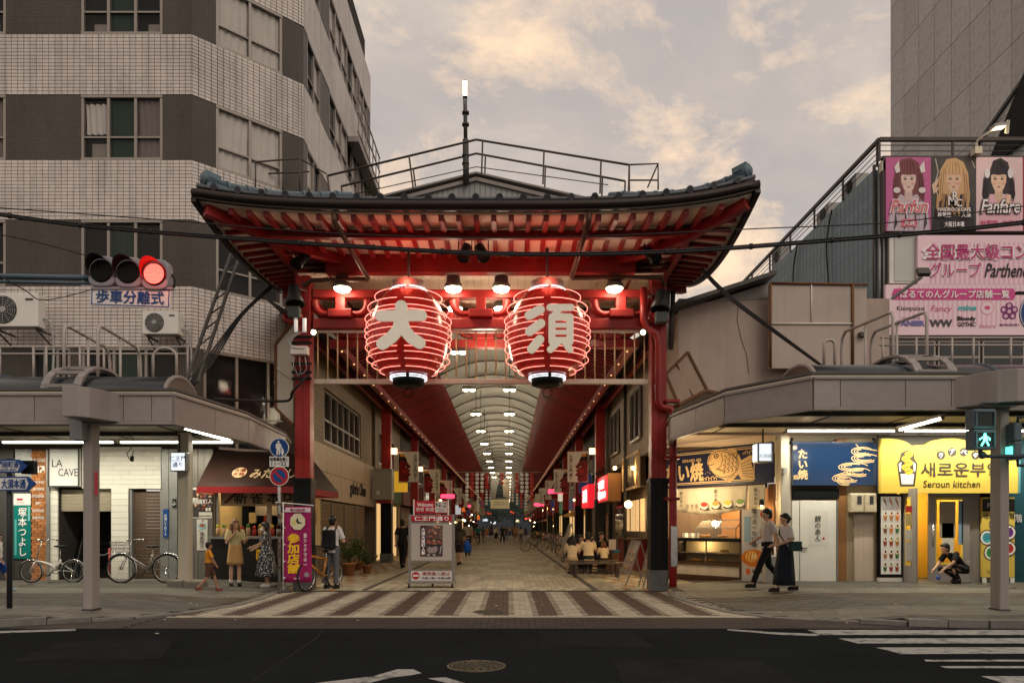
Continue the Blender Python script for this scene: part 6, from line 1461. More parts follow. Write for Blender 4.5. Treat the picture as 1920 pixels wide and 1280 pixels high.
# noren cloth
NOR = mat('noren_cloth', (.60, .54, .42), .85, 0, .1, 3)
ta, tb_ = tp(1264, .1), tp(1437, .1)
def nor(t0, t1, zt, zb, sag):
    def f(u, v):
        t = t0 + (t1 - t0) * u; zl = zb - sag * math.sin(math.pi * u); z = zl + (zt - zl) * v
        return A + U * t + Z * z + NN * (.16 + .025 * math.sin(u * 34) * (1.1 - v))
    return f
no = MB().grid(nor(ta, tp(1404, .1), 2.5, 1.92, .16), 40, 5).build('noren', NOR, TS, solid=.008)
MB().grid(nor(tp(1405, .1), tb_, 2.5, 1.86, .02), 12, 4).build('noren', NOR, TS, solid=.008)
MB().tube([A + U * ta + Z * 2.5 + NN * .16, A + U * tb_ + Z * 2.5 + NN * .16], .018, 6).build('noren_rod', WOOD, TS)
for px in (1277, 1341, 1416): text('銀のあん', INK, no, A + U * tp(px, .2) + Z * 2.2 + NN * .19, .42, U, Z, vert=True, bold=.005)
text('かき氷', flat((90, 80, 66)), no, A + U * tp(1298, .2) + Z * 2.0 + NN * .2, .13, U, Z)
pr = Print(A + U * tp(1310, .2) + Z * 1.86 + NN * .2, U * (tp(1400, .2) - tp(1310, .2)), Z * .3)
for k, c in enumerate(((180, 60, 56), (226, 140, 60), (222, 186, 60), (110, 150, 60))): x = .12 + .25 * k; pr.ell(x, .22 + .04 * k, .1, .13, (40, 34, 30), 12); pr.ell(x, .42 + .05 * k, .085, .28, (230, 220, 205), 12); pr.ell(x, .58 + .05 * k, .075, .22, c, 12)
pr.build(no)
# counter with glass cases
tl, tr = tp(1262, .1), tp(1390, .1)
ob(tl - .3, tr + .12, .0, .06, -1.4, .1).build('plinth', WOOD, TS)
ob(tl - .28, tl + .05, .06, 1.12, -.1, .12).build('side_panel', WOOD, TS); ob(tr - .04, tr + .08, .06, 1.9, -.3, .12).build('side_panel', WOOD, TS)
ob(tl + .06, tr - .05, .06, .14, -.3, .11).build('base_rail', WOOD, TS); ob(tl + .08, tr - .07, .15, .42, -.3, .09).build('base_panel', CREAMP, TS); ob(tl, tr, .43, .50, -.6, .13).build('lower_shelf', WOOD, TS)
ob(tl, tr, 1.05, 1.14, -.6, .14).build('counter_top', BLACK, TS); ob(tl + .03, tr - .05, .74, .755, -.4, .06).build('middle_shelf', CHROME, TS)
GL = MATS['clear_glass']; ob(tl + .06, tr - .05, .5, 1.05, .09, .1).build('glass', GL, TS)
m = MB()
for f in (0, .5, 1): m.obox(A + U * (tl + .06 + (tr - tl - .11) * f) + Z * .78 + NN * .08, U, Z, NN, .012, .28, .02)
m.build('glass_frame', CHROME, TS)
ob(tl - .3, tr + .3, 0, 2.5, -1.5, -1.4).build('back_wall', mat('warm_shop_wall', (.55, .42, .22), .7, 0, .15, 2), TS); ob(tl - .1, tr, 1.0, 2.5, -1.39, -1.36).build('wood_screen', WOODL, TS); ob(tl + .06, tr - .05, .5, 1.05, -.42, -.4).build('case_back', MATS['warm_shop_wall'], TS)
hood = MB(); p0 = lambda t, z, k: A + U * t + Z * z + NN * k
ta_, tb2 = tp(1307, 0), tp(1382, 0)
hood.quad(p0(ta_, 1.4, .05), p0(tb2, 1.4, .05), p0(tb2, 1.62, -.25), p0(ta_, 1.62, -.25)); hood.quad(p0(ta_, 1.15, .05), p0(tb2, 1.15, .05), p0(tb2, 1.4, .05), p0(ta_, 1.4, .05)); hood.build('glass_hood', mat('hood_glass', (.3, .3, .27), .1, 0, 0, 1, alpha=.25, spec=.8), TS)
m = MB()
for t in (ta_, (ta_ + tb2) / 2, tb2): m.bar(p0(t, 1.15, .05), p0(t, 1.4, .05), .02); m.bar(p0(t, 1.4, .05), p0(t, 1.62, -.25), .02)
m.bar(p0(ta_, 1.4, .05), p0(tb2, 1.4, .05), .02); m.bar(p0(ta_, 1.62, -.25), p0(tb2, 1.62, -.25), .02); m.build('hood_frame', CHROME, TS)
BREAD = mat('golden_pastry', (.45, .21, .05), .6, 0, .3, 8, bump=.3)
rs = random.Random(9); FISHROW = 0
for f, z, cnt in ((.42, 1.15, 7), (.68, 1.15, 6), (.3, .5, 6), (.5, .5, 5), (.72, .76, 5)):
    for k in range(cnt):
        c = p0(tl + (tr - tl) * f + .045 * k - .1, z + .045, -.08); q = MB().ball(c, .06, 8, 5, (.45, 1.2, .7)).ball(c + NN * .07 + Z * .0, .03, 6, 4, (.5, .6, 1.1)).build('fish_cake', BREAD)
        tag(q, 'golden fish shaped cake in the %s of the glass counter, %s from left' % (('first upper tray' if f < .5 else 'second upper tray') if z > 1 else ('middle shelf' if z > .7 else ('left lower pile' if f < .4 else 'right lower pile')), NUM[k]), 'pastry', 'fish cakes in the counter')
for f in (.1, .2, .28): t = ob(tl + (tr - tl) * f, tl + (tr - tl) * f + .1, 1.145, 1.27, -.15, -.03).build('paper_bag_stack', WHITEP); tag(t, 'stack of white paper bags on the counter, %s' % ('nearest the drainpipe', 'in the middle', 'nearest the glass hood')[int(f * 10) - 1 if f < .25 else 2], 'paper bags', 'paper bags on the counter')
lamp('counter_light', p0(1.0, 2.0, -.3), 165, (1, .70, .34), TS, .1); lamp('case_light', p0(.9, 1.0, -.1), 16, (1, .74, .4), TS, .05); lamp('sign_light', p0(1.3, 2.35, 1.1), 95, (1, .72, .38), TS, .15)
c = p0(LT - .25, 2.0, .15); sp = MB().lathe([(.05, .12), (.07, 0), (.06, -.03)], c, (0, 0, 1), 10).build('spot', BLACK, TS); MB().ball(c - Z * .03, .04, 8, 5).build('spot_lens', LAMP_Y, sp)
lamp('spot_glow', c - Z * .15, 10, (1, .6, .25), TS, .05)
ob(tp(1441, .0), LT, 0, 2.5, -.06, .02).build('wood_panel', WOODL, TS)
# roll up banner
t = thing('rollup_banner', 'standing roll up banner with fish cake picture beside glass counter', 'banner', at(1414, 1092, .35)); k = .34; ra, rb = tp(1391, k), tp(1437, k)
MB().obox(A + U * (ra + rb) / 2 + Z * .96 + NN * k, U, Z, NN, (rb - ra) / 2, .92, .006).build('sheet', flat((200, 196, 190)), t); MB().obox(A + U * (ra + rb) / 2 + Z * .03 + NN * k, U, Z, NN, (rb - ra) / 2 + .02, .03, .08).build('base', CHROME, t)
pr = Print(A + U * ra + Z * .04 + NN * (k + .006), U * (rb - ra), Z * 1.84); pr.poly([(0, .5), (1, .8), (1, .6), (0, .36)], (178, 182, 190)); pr.ell(.86, .93, .1, .05, (190, 40, 40), 12); pr.ell(.5, .34, .52, .12, (206, 120, 40), 20); pr.ell(.4, .36, .26, .08, (236, 176, 90), 14); pr.rect(.42, .33, .64, .4, (246, 220, 150))
for q in range(5): pr.line([(.1 + .12 * q, .28), (.16 + .12 * q, .42)], .008, (150, 76, 24))
pr.ell(.27, .16, .1, .045, (222, 110, 50), 12); pr.rect(0, .03, 1, .1, (186, 190, 198)); pr.line([(.24, .9), (.24, .55)], .1, (140, 170, 190)); pr.build(t)
text('塩バターたい焼', INK, t, A + U * (ra + (rb - ra) * .52) + Z * 1.42 + NN * (k + .02), .95, U, Z, vert=True, bold=.02); text('¥290', INK, t, A + U * (ra + (rb - ra) * .68) + Z * .34 + NN * (k + .02), .12, U, Z, bold=.02)
# hanging light box
d = 16.3; t = thing('canopy_lightbox', 'lit white box sign hanging before the navy fish sign', 'sign', P(1434, 868, d)); x0, x1, z0, z1 = PX(1421, d), PX(1450, d), PZ(866, d), PZ(829, d)
MB().box(x0, x1, d, d + .35, z0, z1).build('case', STEEL, t, bevel=.02); MB().box(x0 + .03, x1 - .05, d - .012, d - .002, z0 + .03, z1 - .03).build('face', LB_W, t); MB().box(x0 - .012, x0 - .002, d + .03, d + .32, z0 + .03, z1 - .03).build('side_face', LB_W, t); text('大須通', DKT, t, ((x0 + x1) / 2 - .02, d - .015, z0 + .14), .09); MB().bar(((x0 + x1) / 2, d + .17, z1), ((x0 + x1) / 2, d + .17, 3.7), .03).build('hanger', STEEL_D, t)

# ------------------------------------------------------------------ front row to the right (plane d = 17.5)
D = 17.5
WL = thing('shop_row_wall', 'brown wall row behind the white door and electric meters', 'wall', (9, D, 0))
for a, b, nm in ((1462, 1484, CREAMP), (1570, 1588, WOODL), (1588, 1643, mat('tan_wall', (.30, .23, .15), .7, 0, .15, 2)), (1818, 1838, GREYP)): pbox(MB(), a, b, 822, 1096, D + .02, D + .3, D).build('wall', nm, WL)
pbox(MB(), 1484, 1660, 826, 937, D + .03, D + .3, D).build('wall', WOOD, WL); MB().box(PX(1462, D), 18, D + .3, D + .4, 3.3, 3.75).build('wall', CREAMP, WL); MB().box(PX(1897, D), 20, D + .1, D + .3, 0, 3.6).build('wall', mat('teal_wall', (.012, .07, .095), .6, 0, .12, 2), WL)
text('1階', WHT, WL, P(1906, 971, D + .08), .2)
t = thing('pillar', 'white square pillar between the fish shop and the white door', 'pillar', (PX(1472, 17.2), 17.2, 0)); MB().box(PX(1464, 17.2), PX(1480, 17.2), 17.2, 17.42, 0.03, 3.66).build('shaft', CREAMP, t, bevel=.012); MB().box(PX(1467, 17.15), PX(1474, 17.15), 17.08, 17.2, 2.72, 2.85).build('socket', PLAST_G, t)
x0, x1, z0, z1 = PX(1483, D), PX(1650, D), PZ(910, D), PZ(829, D)
t = thing('navy_sign', 'long navy sign with gold cloud swirls above the white door', 'sign', (x0, D, z0)); MB().box(x0, x1, D - .12, D + .02, z0, z1).build('board', mat('glossy_navy', (.010, .03, .085), .15, 0, .1, 2, coat=.5), t)
text('たい焼', GOLD, t, (x0 + .24, D - .12, (z0 + z1) / 2 - .02), .72, vert=True, bold=.04); text('銀', GOLD, t, (x0 + .03 + .04, D - .12, z0 + .2), .12, bold=.02)
pr = Print((x0 + (x1 - x0) * .40, D - .12, z0), X * (x1 - x0) * .6, Z * (z1 - z0))
for cx_, cy, rx in ((.62, .78, .2), (.68, .62, .26), (.46, .42, .28), (.56, .3, .22), (.34, .16, .28), (.3, .1, .14)):
    for q in range(3): pr.line([(cx_ + (rx - .05 * q) * math.cos(R(a)), cy + (.14 - .04 * q) * math.sin(R(a)) * .7) for a in range(20 + 40 * q, 330, 24)], .018, GOLD)
pr.line([(.5, .95), (.56, .86), (.9, .8), (.98, .7)], .02, GOLD); pr.line([(.1, .22), (.3, .3), (.5, .24)], .02, GOLD); pr.build(t)
lamp('sign_light', (x0 + .2, D - .5, z1 - .1), 4, (1, .7, .4), t, .05)
for px in (1484, 1640): c = P(px, 826, D - .3); MB().lathe([(.03, .08), (.04, -.08)], c, (.4 if px < 1500 else -.4, .5, 1), 10).build('spot', BLACK, t)
pbox(MB(), 1486, 1572, 916, 934, D - .04, D + .05, D).build('vent_grille', BLACK, WL)
t = thing('white_door', 'plain white door with brush written black characters and dark lever', 'door', (PX(1527, D), D, 0)); pbox(MB(), 1484.5, 1498, 938, 1094, D - .02, D + .04, D).build('side_panel', WHITEP, t); pbox(MB(), 1499, 1567, 938, 1094, D - .03, D + .04, D).build('leaf', WHITEP, t, bevel=.006); pbox(MB(), 1567.5, 1570, 938, 1094, D - .04, D + .04, D).build('jamb', STEEL, t)
pbox(MB(), 1516, 1551, 957, 1022, D - .034, D - .03, D).build('paper', flat((214, 212, 205)), t); text('銀のあん', INK, t, P(1533, 990, D - .034), .62, vert=True, shear=.1, bold=.005); pbox(MB(), 1541, 1545, 1007, 1011, D - .037, D - .034, D).build('seal', RED_S, t)
m = MB(); c = P(1503.5, 1027, D - .05); m.bar(c, c + X * .13, .02); m.cyl(c, c + Y * .05, .03); m.build('handle', BLACK, t)
for k, (a, b) in enumerate(((1588, 1612), (1613, 1636))):
    t = thing('electric_meter', 'beige electric meter box on the tan wall, %s of two' % ('left', 'right')[k], 'meter', P(a, 960, D), 'electric meters'); pbox(MB(), a, b, 925, 961, D - .22, D, D).build('case', mat('meter_beige', (.50, .43, .31), .5, 0, .1, 4), t, bevel=.03); pbox(MB(), a + 11 - 2 * k, b - 5 - 2 * k, 930, 945, D - .228, D - .222, D).build('window', GLASS_D, t)
pbox(MB(), 1601, 1637, 964, 1092, D - .02, D + .02, D).build('service_door', mat('pinkish_panel', (.56, .45, .36), .6, 0, .1, 2, streak=.3, grime=.2), WL)
t = thing('menu_board', 'tall black framed menu board with rows of cups and sweets', 'menu board', (PX(1664, D), D - .1, 0)); pbox(MB(), 1643, 1686, 926, 1081, D - .14, D - .02, D).build('frame', BLACK, t); x0, x1, z0, z1 = PX(1646, D), PX(1683, D), PZ(1075, D), PZ(931, D); MB().box(x0, x1, D - .15, D - .141, z0, z1).build('sheet', flat((196, 190, 180), .25), t)
pbox(MB(), 1643, 1686, 1082, 1097, D - .14, D - .02, D).build('plinth', WHITEP, t); pr = Print((x0, D - .15, z0), X * (x1 - x0), Z * (z1 - z0)); rs = random.Random(12)
for j in range(6):
    for i in range(3):
        cx_, cy = .2 + .3 * i, .08 + .165 * j; c = rs.choice(((120, 70, 40), (170, 120, 70), (70, 40, 26), (60, 110, 60), (200, 120, 50), (150, 60, 40)))
        if j == 5: pr.poly([(cx_ - .12, cy + .06), (cx_ - .02, cy + .08), (cx_ + .1, cy - .05)], c); pr.poly([(cx_ - .12, cy + .08), (cx_ - .04, cy + .09), (cx_, cy + .03)], (230, 190, 120))
        else: pr.poly([(cx_ - .1, cy + .03), (cx_ + .1, cy + .03), (cx_ + .07, cy - .045), (cx_ - .07, cy - .045)], c); pr.ell(cx_, cy + .035, .1, .025, (230, 214, 190), 10); pr.ell(cx_ + .02, cy + .045, .05, .018, rs.choice(((150, 50, 40), (90, 60, 40), (110, 140, 60))), 8)
        pr.line([(cx_ - .08, cy - .062), (cx_ + .08, cy - .062)], .004, (120, 110, 100))
pr.build(t)
# yellow doughnut shop
YS = thing('doughnut_shop', 'yellow doughnut shop with scalloped sign and glazed doors', 'shop', (PX(1780, D), D, 0))
YEL = mat('yellow_sign', (.72, .52, .09), .45, 0, .05, 2); x0, x1, z0, z1 = PX(1652, 17.2), PX(1909, 17.2), PZ(924, 17.2), PZ(836, 17.2)
pts = [(x0, 17.2, z0), (x1, 17.2, z0), (x1, 17.2, z1)]
for k in range(2, -1, -1):
    c0 = x0 + (x1 - x0) * (.125 + .375 * k) if k else x0 + .12; r = (x1 - x0) * .19
    for a in range(15, 170, 12):
        x = c0 + r * math.cos(R(a)); 
        if x0 < x < x1: pts.append((x, 17.2, z1 - .05 + .24 * math.sin(R(a))))
pts.append((x0, 17.2, z1)); sg = MB().prism(pts, (0, .12, 0)).build('sign_board', YEL, YS)
MB().box(x1 + .003, x1 + .05, 17.19, 17.34, z0, z1).build('sign_edge', flat((90, 150, 160)), YS); MB().box(x0, x1, 17.33, 17.4, z0, z1 + .28).build('sign_back', STEEL_D, YS)
GREYT = flat((74, 68, 60)); 
text('새로운부엌', GREYT, sg, P(1801, 880, 17.2), .34, w=1.92, bold=.025); text('Seroun kitchen', INK, sg, P(1784, 907, 17.2), .17, w=1.38, shear=.1, bold=.005)
for ch, px, py, a in (('ク', 1764, 853, 18), ('ア', 1785, 847, 8), ('ベ', 1807, 847, -8), ('ギ', 1829, 853, -18)):
    c = P(px, py, 17.2); pr = Print(c - X * .11 - Z * .11, X * .22, Z * .22); pr.ell(.5, .5, .5, .5, (74, 68, 60), 18); pr.build(sg); u = Vector((math.cos(R(a)), 0, math.sin(R(a)))); text(ch, WHT, sg, c, .12, u, Vector((-u.z, 0, u.x)), bold=.03)
pr = Print(P(1681, 913, 17.2), X * .52, Z * .9); pr.poly([(.16, .02), (.84, .02), (.98, .62), (.86, .74), (.8, .92), (.5, 1), (.2, .92), (.14, .74), (.02, .62)], (74, 68, 60)); pr.poly([(.24, .08), (.76, .08), (.82, .36), (.18, .36)], (236, 232, 220)); pr.poly([(.14, .42), (.1, .62), (.22, .68), (.2, .42)], (236, 232, 220)); pr.poly([(.86, .42), (.9, .62), (.78, .68), (.8, .42)], (236, 232, 220))
for k in range(5): pr.ell(.5 + .07 * (-1) ** k, .42 + .115 * k, .2, .085, (228, 182, 60), 14); pr.line([(.34, .4 + .115 * k), (.66, .46 + .115 * k)], .02, (74, 68, 60))
pr.build(sg)
YIN = mat('yellow_interior', (.66, .42, .05), .6, 0, .1, 2)
m = MB(); m.box(PX(1686, D), PX(1818, D), D + 1.8, D + 1.9, 0, 2.6); m.box(PX(1686, D) - .05, PX(1686, D), D + .1, D + 1.9, 0, 2.6); m.box(PX(1818, D), PX(1818, D) + .05, D + .1, D + 1.9, 0, 2.6); m.box(PX(1686, D), PX(1818, D), D, D + 1.9, 2.45, 2.5); m.build('interior', YIN, YS)
MB().box(PX(1722, D), PX(1740, D), D + 1.7, D + 1.79, 1.75, 2.4).build('chalk_board', WOOD, YS); MB().box(PX(1720, D), PX(1738, D), D + .9, D + 1.3, .0, 1.1).build('counter', YIN, YS); lamp('interior_light', (PX(1745, D), D + .9, 2.2), 80, (1, .86, .52), YS, .2)
def glazed_door(p0, p1, nm, par):
    p0, p1 = Vector(p0), Vector(p1); u = (p1 - p0).normalized(); n = u.cross(Z); w_ = (p1 - p0).length; q = lambda a, b, c, d_, k, h: m.obox(p0 + u * (a + b) / 2 + Z * (c + d_) / 2 + n * k, u, Z, n, (b - a) / 2, (d_ - c) / 2, h)
    m = MB(); q(0, .17, .03, 2.36, 0, .025); q(w_ - .17, w_, .03, 2.36, 0, .025); q(.17, w_ - .17, 2.16, 2.36, 0, .025); q(.17, w_ - .17, .03, .5, 0, .025); dr = m.build(nm, GREYP, par, bevel=.004)
    m = MB(); q(.17, .2, .5, 2.16, .01, .02); q(w_ - .2, w_ - .17, .5, 2.16, .01, .02); q(.2, w_ - .2, 2.1, 2.16, .01, .02); q(.2, w_ - .2, .5, .56, .01, .02); m.build('glazing_bead', YEL, dr)
    m = MB(); q(.2, w_ - .2, .56, 2.1, 0, .005); m.build('glass', GL, dr)
    m = MB(); m.tube([p0 + u * .09 + Z * .95 + n * .06, p0 + u * .09 + Z * 1.5 + n * .06], .018, 6); m.build('handle', CHROME, dr); return dr
glazed_door((PX(1740, D), D, 0), (PX(1817, D), D, 0), 'door', YS); dr = glazed_door((PX(1690, D), D + .0, 0), (PX(1719, 16.95), 16.95, 0), 'door', YS)
for x, z0, z1, w_, c, lab in ((1775, 972, 1008, 30, (150, 140, 120), 'large grey'), (1776, 1012, 1040, 22, (200, 196, 180), 'white'), (1800, 970, 1020, 9, (120, 150, 170), 'narrow blue')): pbox(MB(), x - w_ / 2, x + w_ / 2, z0 - 32, z1, D - .03, D - .027, D).build('notice', flat(c), YS)
for k, (y0, y1, c) in enumerate(((948, 960, (190, 60, 50)), (962, 985, (200, 180, 120)), (992, 1012, (215, 210, 200)), (1015, 1050, (200, 196, 188)))): pbox(MB(), 1697, 1712, y0, y1, D - .42, D - .415, 17.1).build('notice', flat(c), YS)
t = thing('yellow_poster_board', 'yellow poster board with colourful cups beside the shop pillar', 'poster board', (PX(1868, D), D - .1, 0)); x0, x1, z0, z1 = PX(1837, D), PX(1897, D), PZ(1081, D), PZ(932, D); MB().box(x0, x1, D - .1, D - .02, z0, z1).build('board', YEL, t); MB().box(x0, x1, D - .09, D - .02, .02, z0).build('base', mat('poster_base', (.08, .07, .06), .6), t)
for x in (x0, x1 - .1): MB().box(x, x + .1, D - .1, D - .091, .02, z0 - .01).build('foot', WHITEP, t)
pr = Print((x0, D - .1, z0), X * (x1 - x0), Z * (z1 - z0)); pr.rect(0, .82, 1, .98, (36, 32, 30))
for a, c in ((100, (200, 60, 150)), (170, (70, 170, 190)), (230, (50, 160, 80)), (30, (120, 60, 150)), (330, (200, 60, 60)), (280, (230, 150, 40))):
    x, y = .5 + .36 * math.cos(R(a)), .46 + .2 * math.sin(R(a)); pr.ell(x, y, .24, .1, (40, 36, 34), 14); pr.ell(x, y, .21, .086, (236, 232, 224), 14); pr.ell(x, y, .15, .062, c, 12)
    for q in range(3): pr.line([(x - .1, y - .03 + .03 * q), (x + .1, y + .0 + .03 * q)], .008, (40, 36, 34))
pr.ell(.5, .46, .1, .05, (236, 232, 224), 10); pr.build(t); text('새로운부엌', DKT, t, (x0 + .38, D - .1, z0 + (z1 - z0) * .77), .16, bold=.01); text('ドーナツ', WHT, t, (x0 + .38, D - .105, z0 + (z1 - z0) * .9), .12, bold=.02); text('Seroun', INK, t, (x0 + .28, D - .1, z0 + .14), .09)

# ------------------------------------------------------------------ right arcade side near the gate
x = 4.55
SB = thing('timber_bar', 'dark timber bar front with warm lamps behind the benches', 'shop', (x, 24, 0))
MB().box(x, x + 2.5, 20.3, 31, 0, 3.7).build('wall', FACADE[2], SB); MB().box(x - .3, x, 23.4, 27.5, 0, 1.0).build('counter_front', RED, SB); MB().box(x - .45, x, 23.3, 27.6, 1.0, 1.06).build('counter', WOOD, SB)
for a, b in ((23.6, 25.2), (25.4, 27.2)): w_ = MB().box(x - .03, x, a, b, 1.3, 2.4).build('window', mat('bar_window', (.3, .2, .08), .3, 0, .4, 2, emit=.7, ecol=(1, .6, .25)), SB); MB().box(x - .05, x - .03, (a + b) / 2 - .04, (a + b) / 2 + .04, 1.3, 2.4).build('mullion', WOOD, w_)
MB().box(x - .04, x, 20.6, 22.6, .1, 2.3).build('door', WOODL, SB); MB().box(x - .03, x, 28, 30, .1, 2.3).build('sliding_door', GLASS_D, SB)
t = thing('carved_sign', 'framed carved wooden sign with gold characters above the lamps', 'sign', (x - .2, 24.5, 2.8)); MB().box(x - .32, x - .12, 22.9, 26.1, 2.78, 3.9).build('board', WOOD, t)
m = MB()
for a, b in (((x - .34, 22.9, 2.78), (x - .34, 26.1, 2.78)), ((x - .34, 22.9, 3.9), (x - .34, 26.1, 3.9)), ((x - .34, 22.9, 2.78), (x - .34, 22.9, 3.9)), ((x - .34, 26.1, 2.78), (x - .34, 26.1, 3.9))): m.bar(a, b, .07)
m.build('frame', GOLD, t); text('大須亭', GOLD, t, (x - .33, 25.0, 3.3), .62, -Y, Z, w=1.5, bold=.02)
for k in range(6): MB().tube(arc((x - .34, 23.35, 3.3), Y, Z, .08 + .075 * k, 0, 360, 16), .012, 4).build('rings', GOLD, t)
t = thing('red_lit_sign', 'lit red box sign with white slanted characters by the benches', 'sign', (3.95, 28.5, 2.4)); MB().box(3.72, 4.2, 26.5, 30.6, 2.42, 3.46).build('box', WOODL, t); MB().box(3.70, 3.718, 26.55, 30.55, 2.46, 3.42).build('face', mat('lit_red_face', (.6, .02, .03), .4, 0, .05, 3, emit=.9, ecol=(.85, .015, .03)), t); LW = mat('lit_white_letter', (1, 1, 1), .4, 0, 0, emit=1.6, ecol=(1, .95, .9)); text('ド根性', LW, t, (3.70, 28.6, 3.12), .34, -Y, Z, bold=.03, w=2.4, shear=.1); text('酒場GOO', LW, t, (3.70, 28.5, 2.72), .36, -Y, Z, bold=.03, w=2.9)
t = thing('red_lit_sign', 'second lit red sign half hidden behind the arcade column', 'sign', (3.95, 34, 2.4)); MB().box(3.72, 4.2, 33, 36, 2.42, 3.46).build('box', MATS['lit_red_face'], t); text('酒場', LW, t, (3.71, 34.5, 2.95), .6, -Y, Z, bold=.03, w=1.8)
for px, py, d, r, pw, lab in ((1153, 877, 26, .07, 14, 'bare warm bulb left of the carved sign'), (1187, 877, 23.6, .07, 14, 'warm spotlight shining on the carved sign'), (1178, 945, 24, .13, 32, 'round glowing globe lamp under the carved sign')):
    c = P(px, py, d); t = thing('bar_lamp', lab, 'lamp', c, 'warm lamps on the bar front'); MB().ball(c, r, 12, 8).build('globe', LAMP_Y, t); MB().bar(c + Z * r, (x, c.y + .1, c.z + r + .12), .025).build('arm', BLACK, t); lamp('glow', c - X * .05 - Z * (r + .08) - Y * .1, pw, (1, .62, .26), t, .06)
for k in range(4): c = Vector((3.6, 27 + 1.0 * k, 3.62)); t = thing('sign_spot', 'small black spotlight over the red lit sign, %s' % ('nearest the street', 'second along', 'third along', 'deepest in the arcade')[k], 'spotlight', c, 'spots over the red sign'); MB().lathe([(.03, .08), (.06, -.06)], c, (-.5, 0, 1), 8).build('head', BLACK, t); MB().bar(c, (4.2, c.y, 3.55), .02).build('arm', BLACK, t)
t = thing('hanging_coat', 'pale cloth hanging on the wall under the globe lamp', 'cloth', P(1207, 990, 21.5))
MB().grid(lambda u, v: (4.5 - .06 * math.sin(u * 9), 21.2 + .7 * u, 1.35 + 1.0 * v - .12 * abs(u - .5)), 10, 6).build('sheet', CREAM, t, solid=.02)
# ------------------------------------------------------------------ people
SKIN = mat('skin', (.52, .31, .21), .55, 0, .06, 6); SKIN2 = mat('skin_tan', (.36, .19, .12), .55, 0, .06, 6); HAIRK = mat('black_hair', (.012, .010, .010), .4, 0, .3, 14); HAIRB = mat('brown_hair', (.13, .05, .02), .4, 0, .3, 14)
def cloth(c, v=.1): return mat('cloth_%d_%d_%d' % tuple(int(q) for q in c), lin(c), .85, 0, v, 7, bump=.15)
FLOR = bpy.data.materials.new('floral_dress'); FLOR.use_nodes = True; MATS['floral_dress'] = FLOR
_t = FLOR.node_tree; _v = _t.nodes.new('ShaderNodeTexVoronoi'); _v.inputs['Scale'].default_value = 26; _c = _t.nodes.new('ShaderNodeTexCoord'); _r = _t.nodes.new('ShaderNodeValToRGB')
_t.links.new(_c.outputs['Object'], _v.inputs[0]); _t.links.new(_v.outputs['Distance'], _r.inputs[0]); _t.links.new(_r.outputs[0], _t.nodes['Principled BSDF'].inputs['Base Color'])
_r.color_ramp.elements[0].color = (.55, .54, .48, 1); _r.color_ramp.elements[1].color = (.03, .035, .05, 1); _r.color_ramp.elements[0].position = .32; _r.color_ramp.elements[1].position = .38; _t.nodes['Principled BSDF'].inputs['Roughness'].default_value = .9
def loft(m, rings, n=16, wob=0.0, k=9):
    vs = []
    for (c, rx, ry) in rings:
        c = Vector(c)
        for j in range(n): a = 2 * math.pi * j / n; q = 1 + wob * math.sin(k * a) * (1 if wob else 0); vs.append(c + Vector((rx * q * math.cos(a), ry * q * math.sin(a), 0)))
    r = len(rings); m.add(vs, [(i * n + j, i * n + (j + 1) % n, (i + 1) * n + (j + 1) % n, (i + 1) * n + j) for i in range(r - 1) for j in range(n)] + [tuple(range(n))[::-1], tuple((r - 1) * n + j for j in range(n))], True)
def limb(m, pts, rs, n=10):
    m.tube(pts, rs, n)
    for p, r in zip(pts, rs): m.ball(p, r, 10, 6)
def remesh(o, vx, sm=4):
    x = o.modifiers.new('remesh', 'REMESH'); x.mode = 'VOXEL'; x.voxel_size = vx; x.use_smooth_shade = True
    x = o.modifiers.new('smooth', 'SMOOTH'); x.factor = .5; x.iterations = sm
    return o
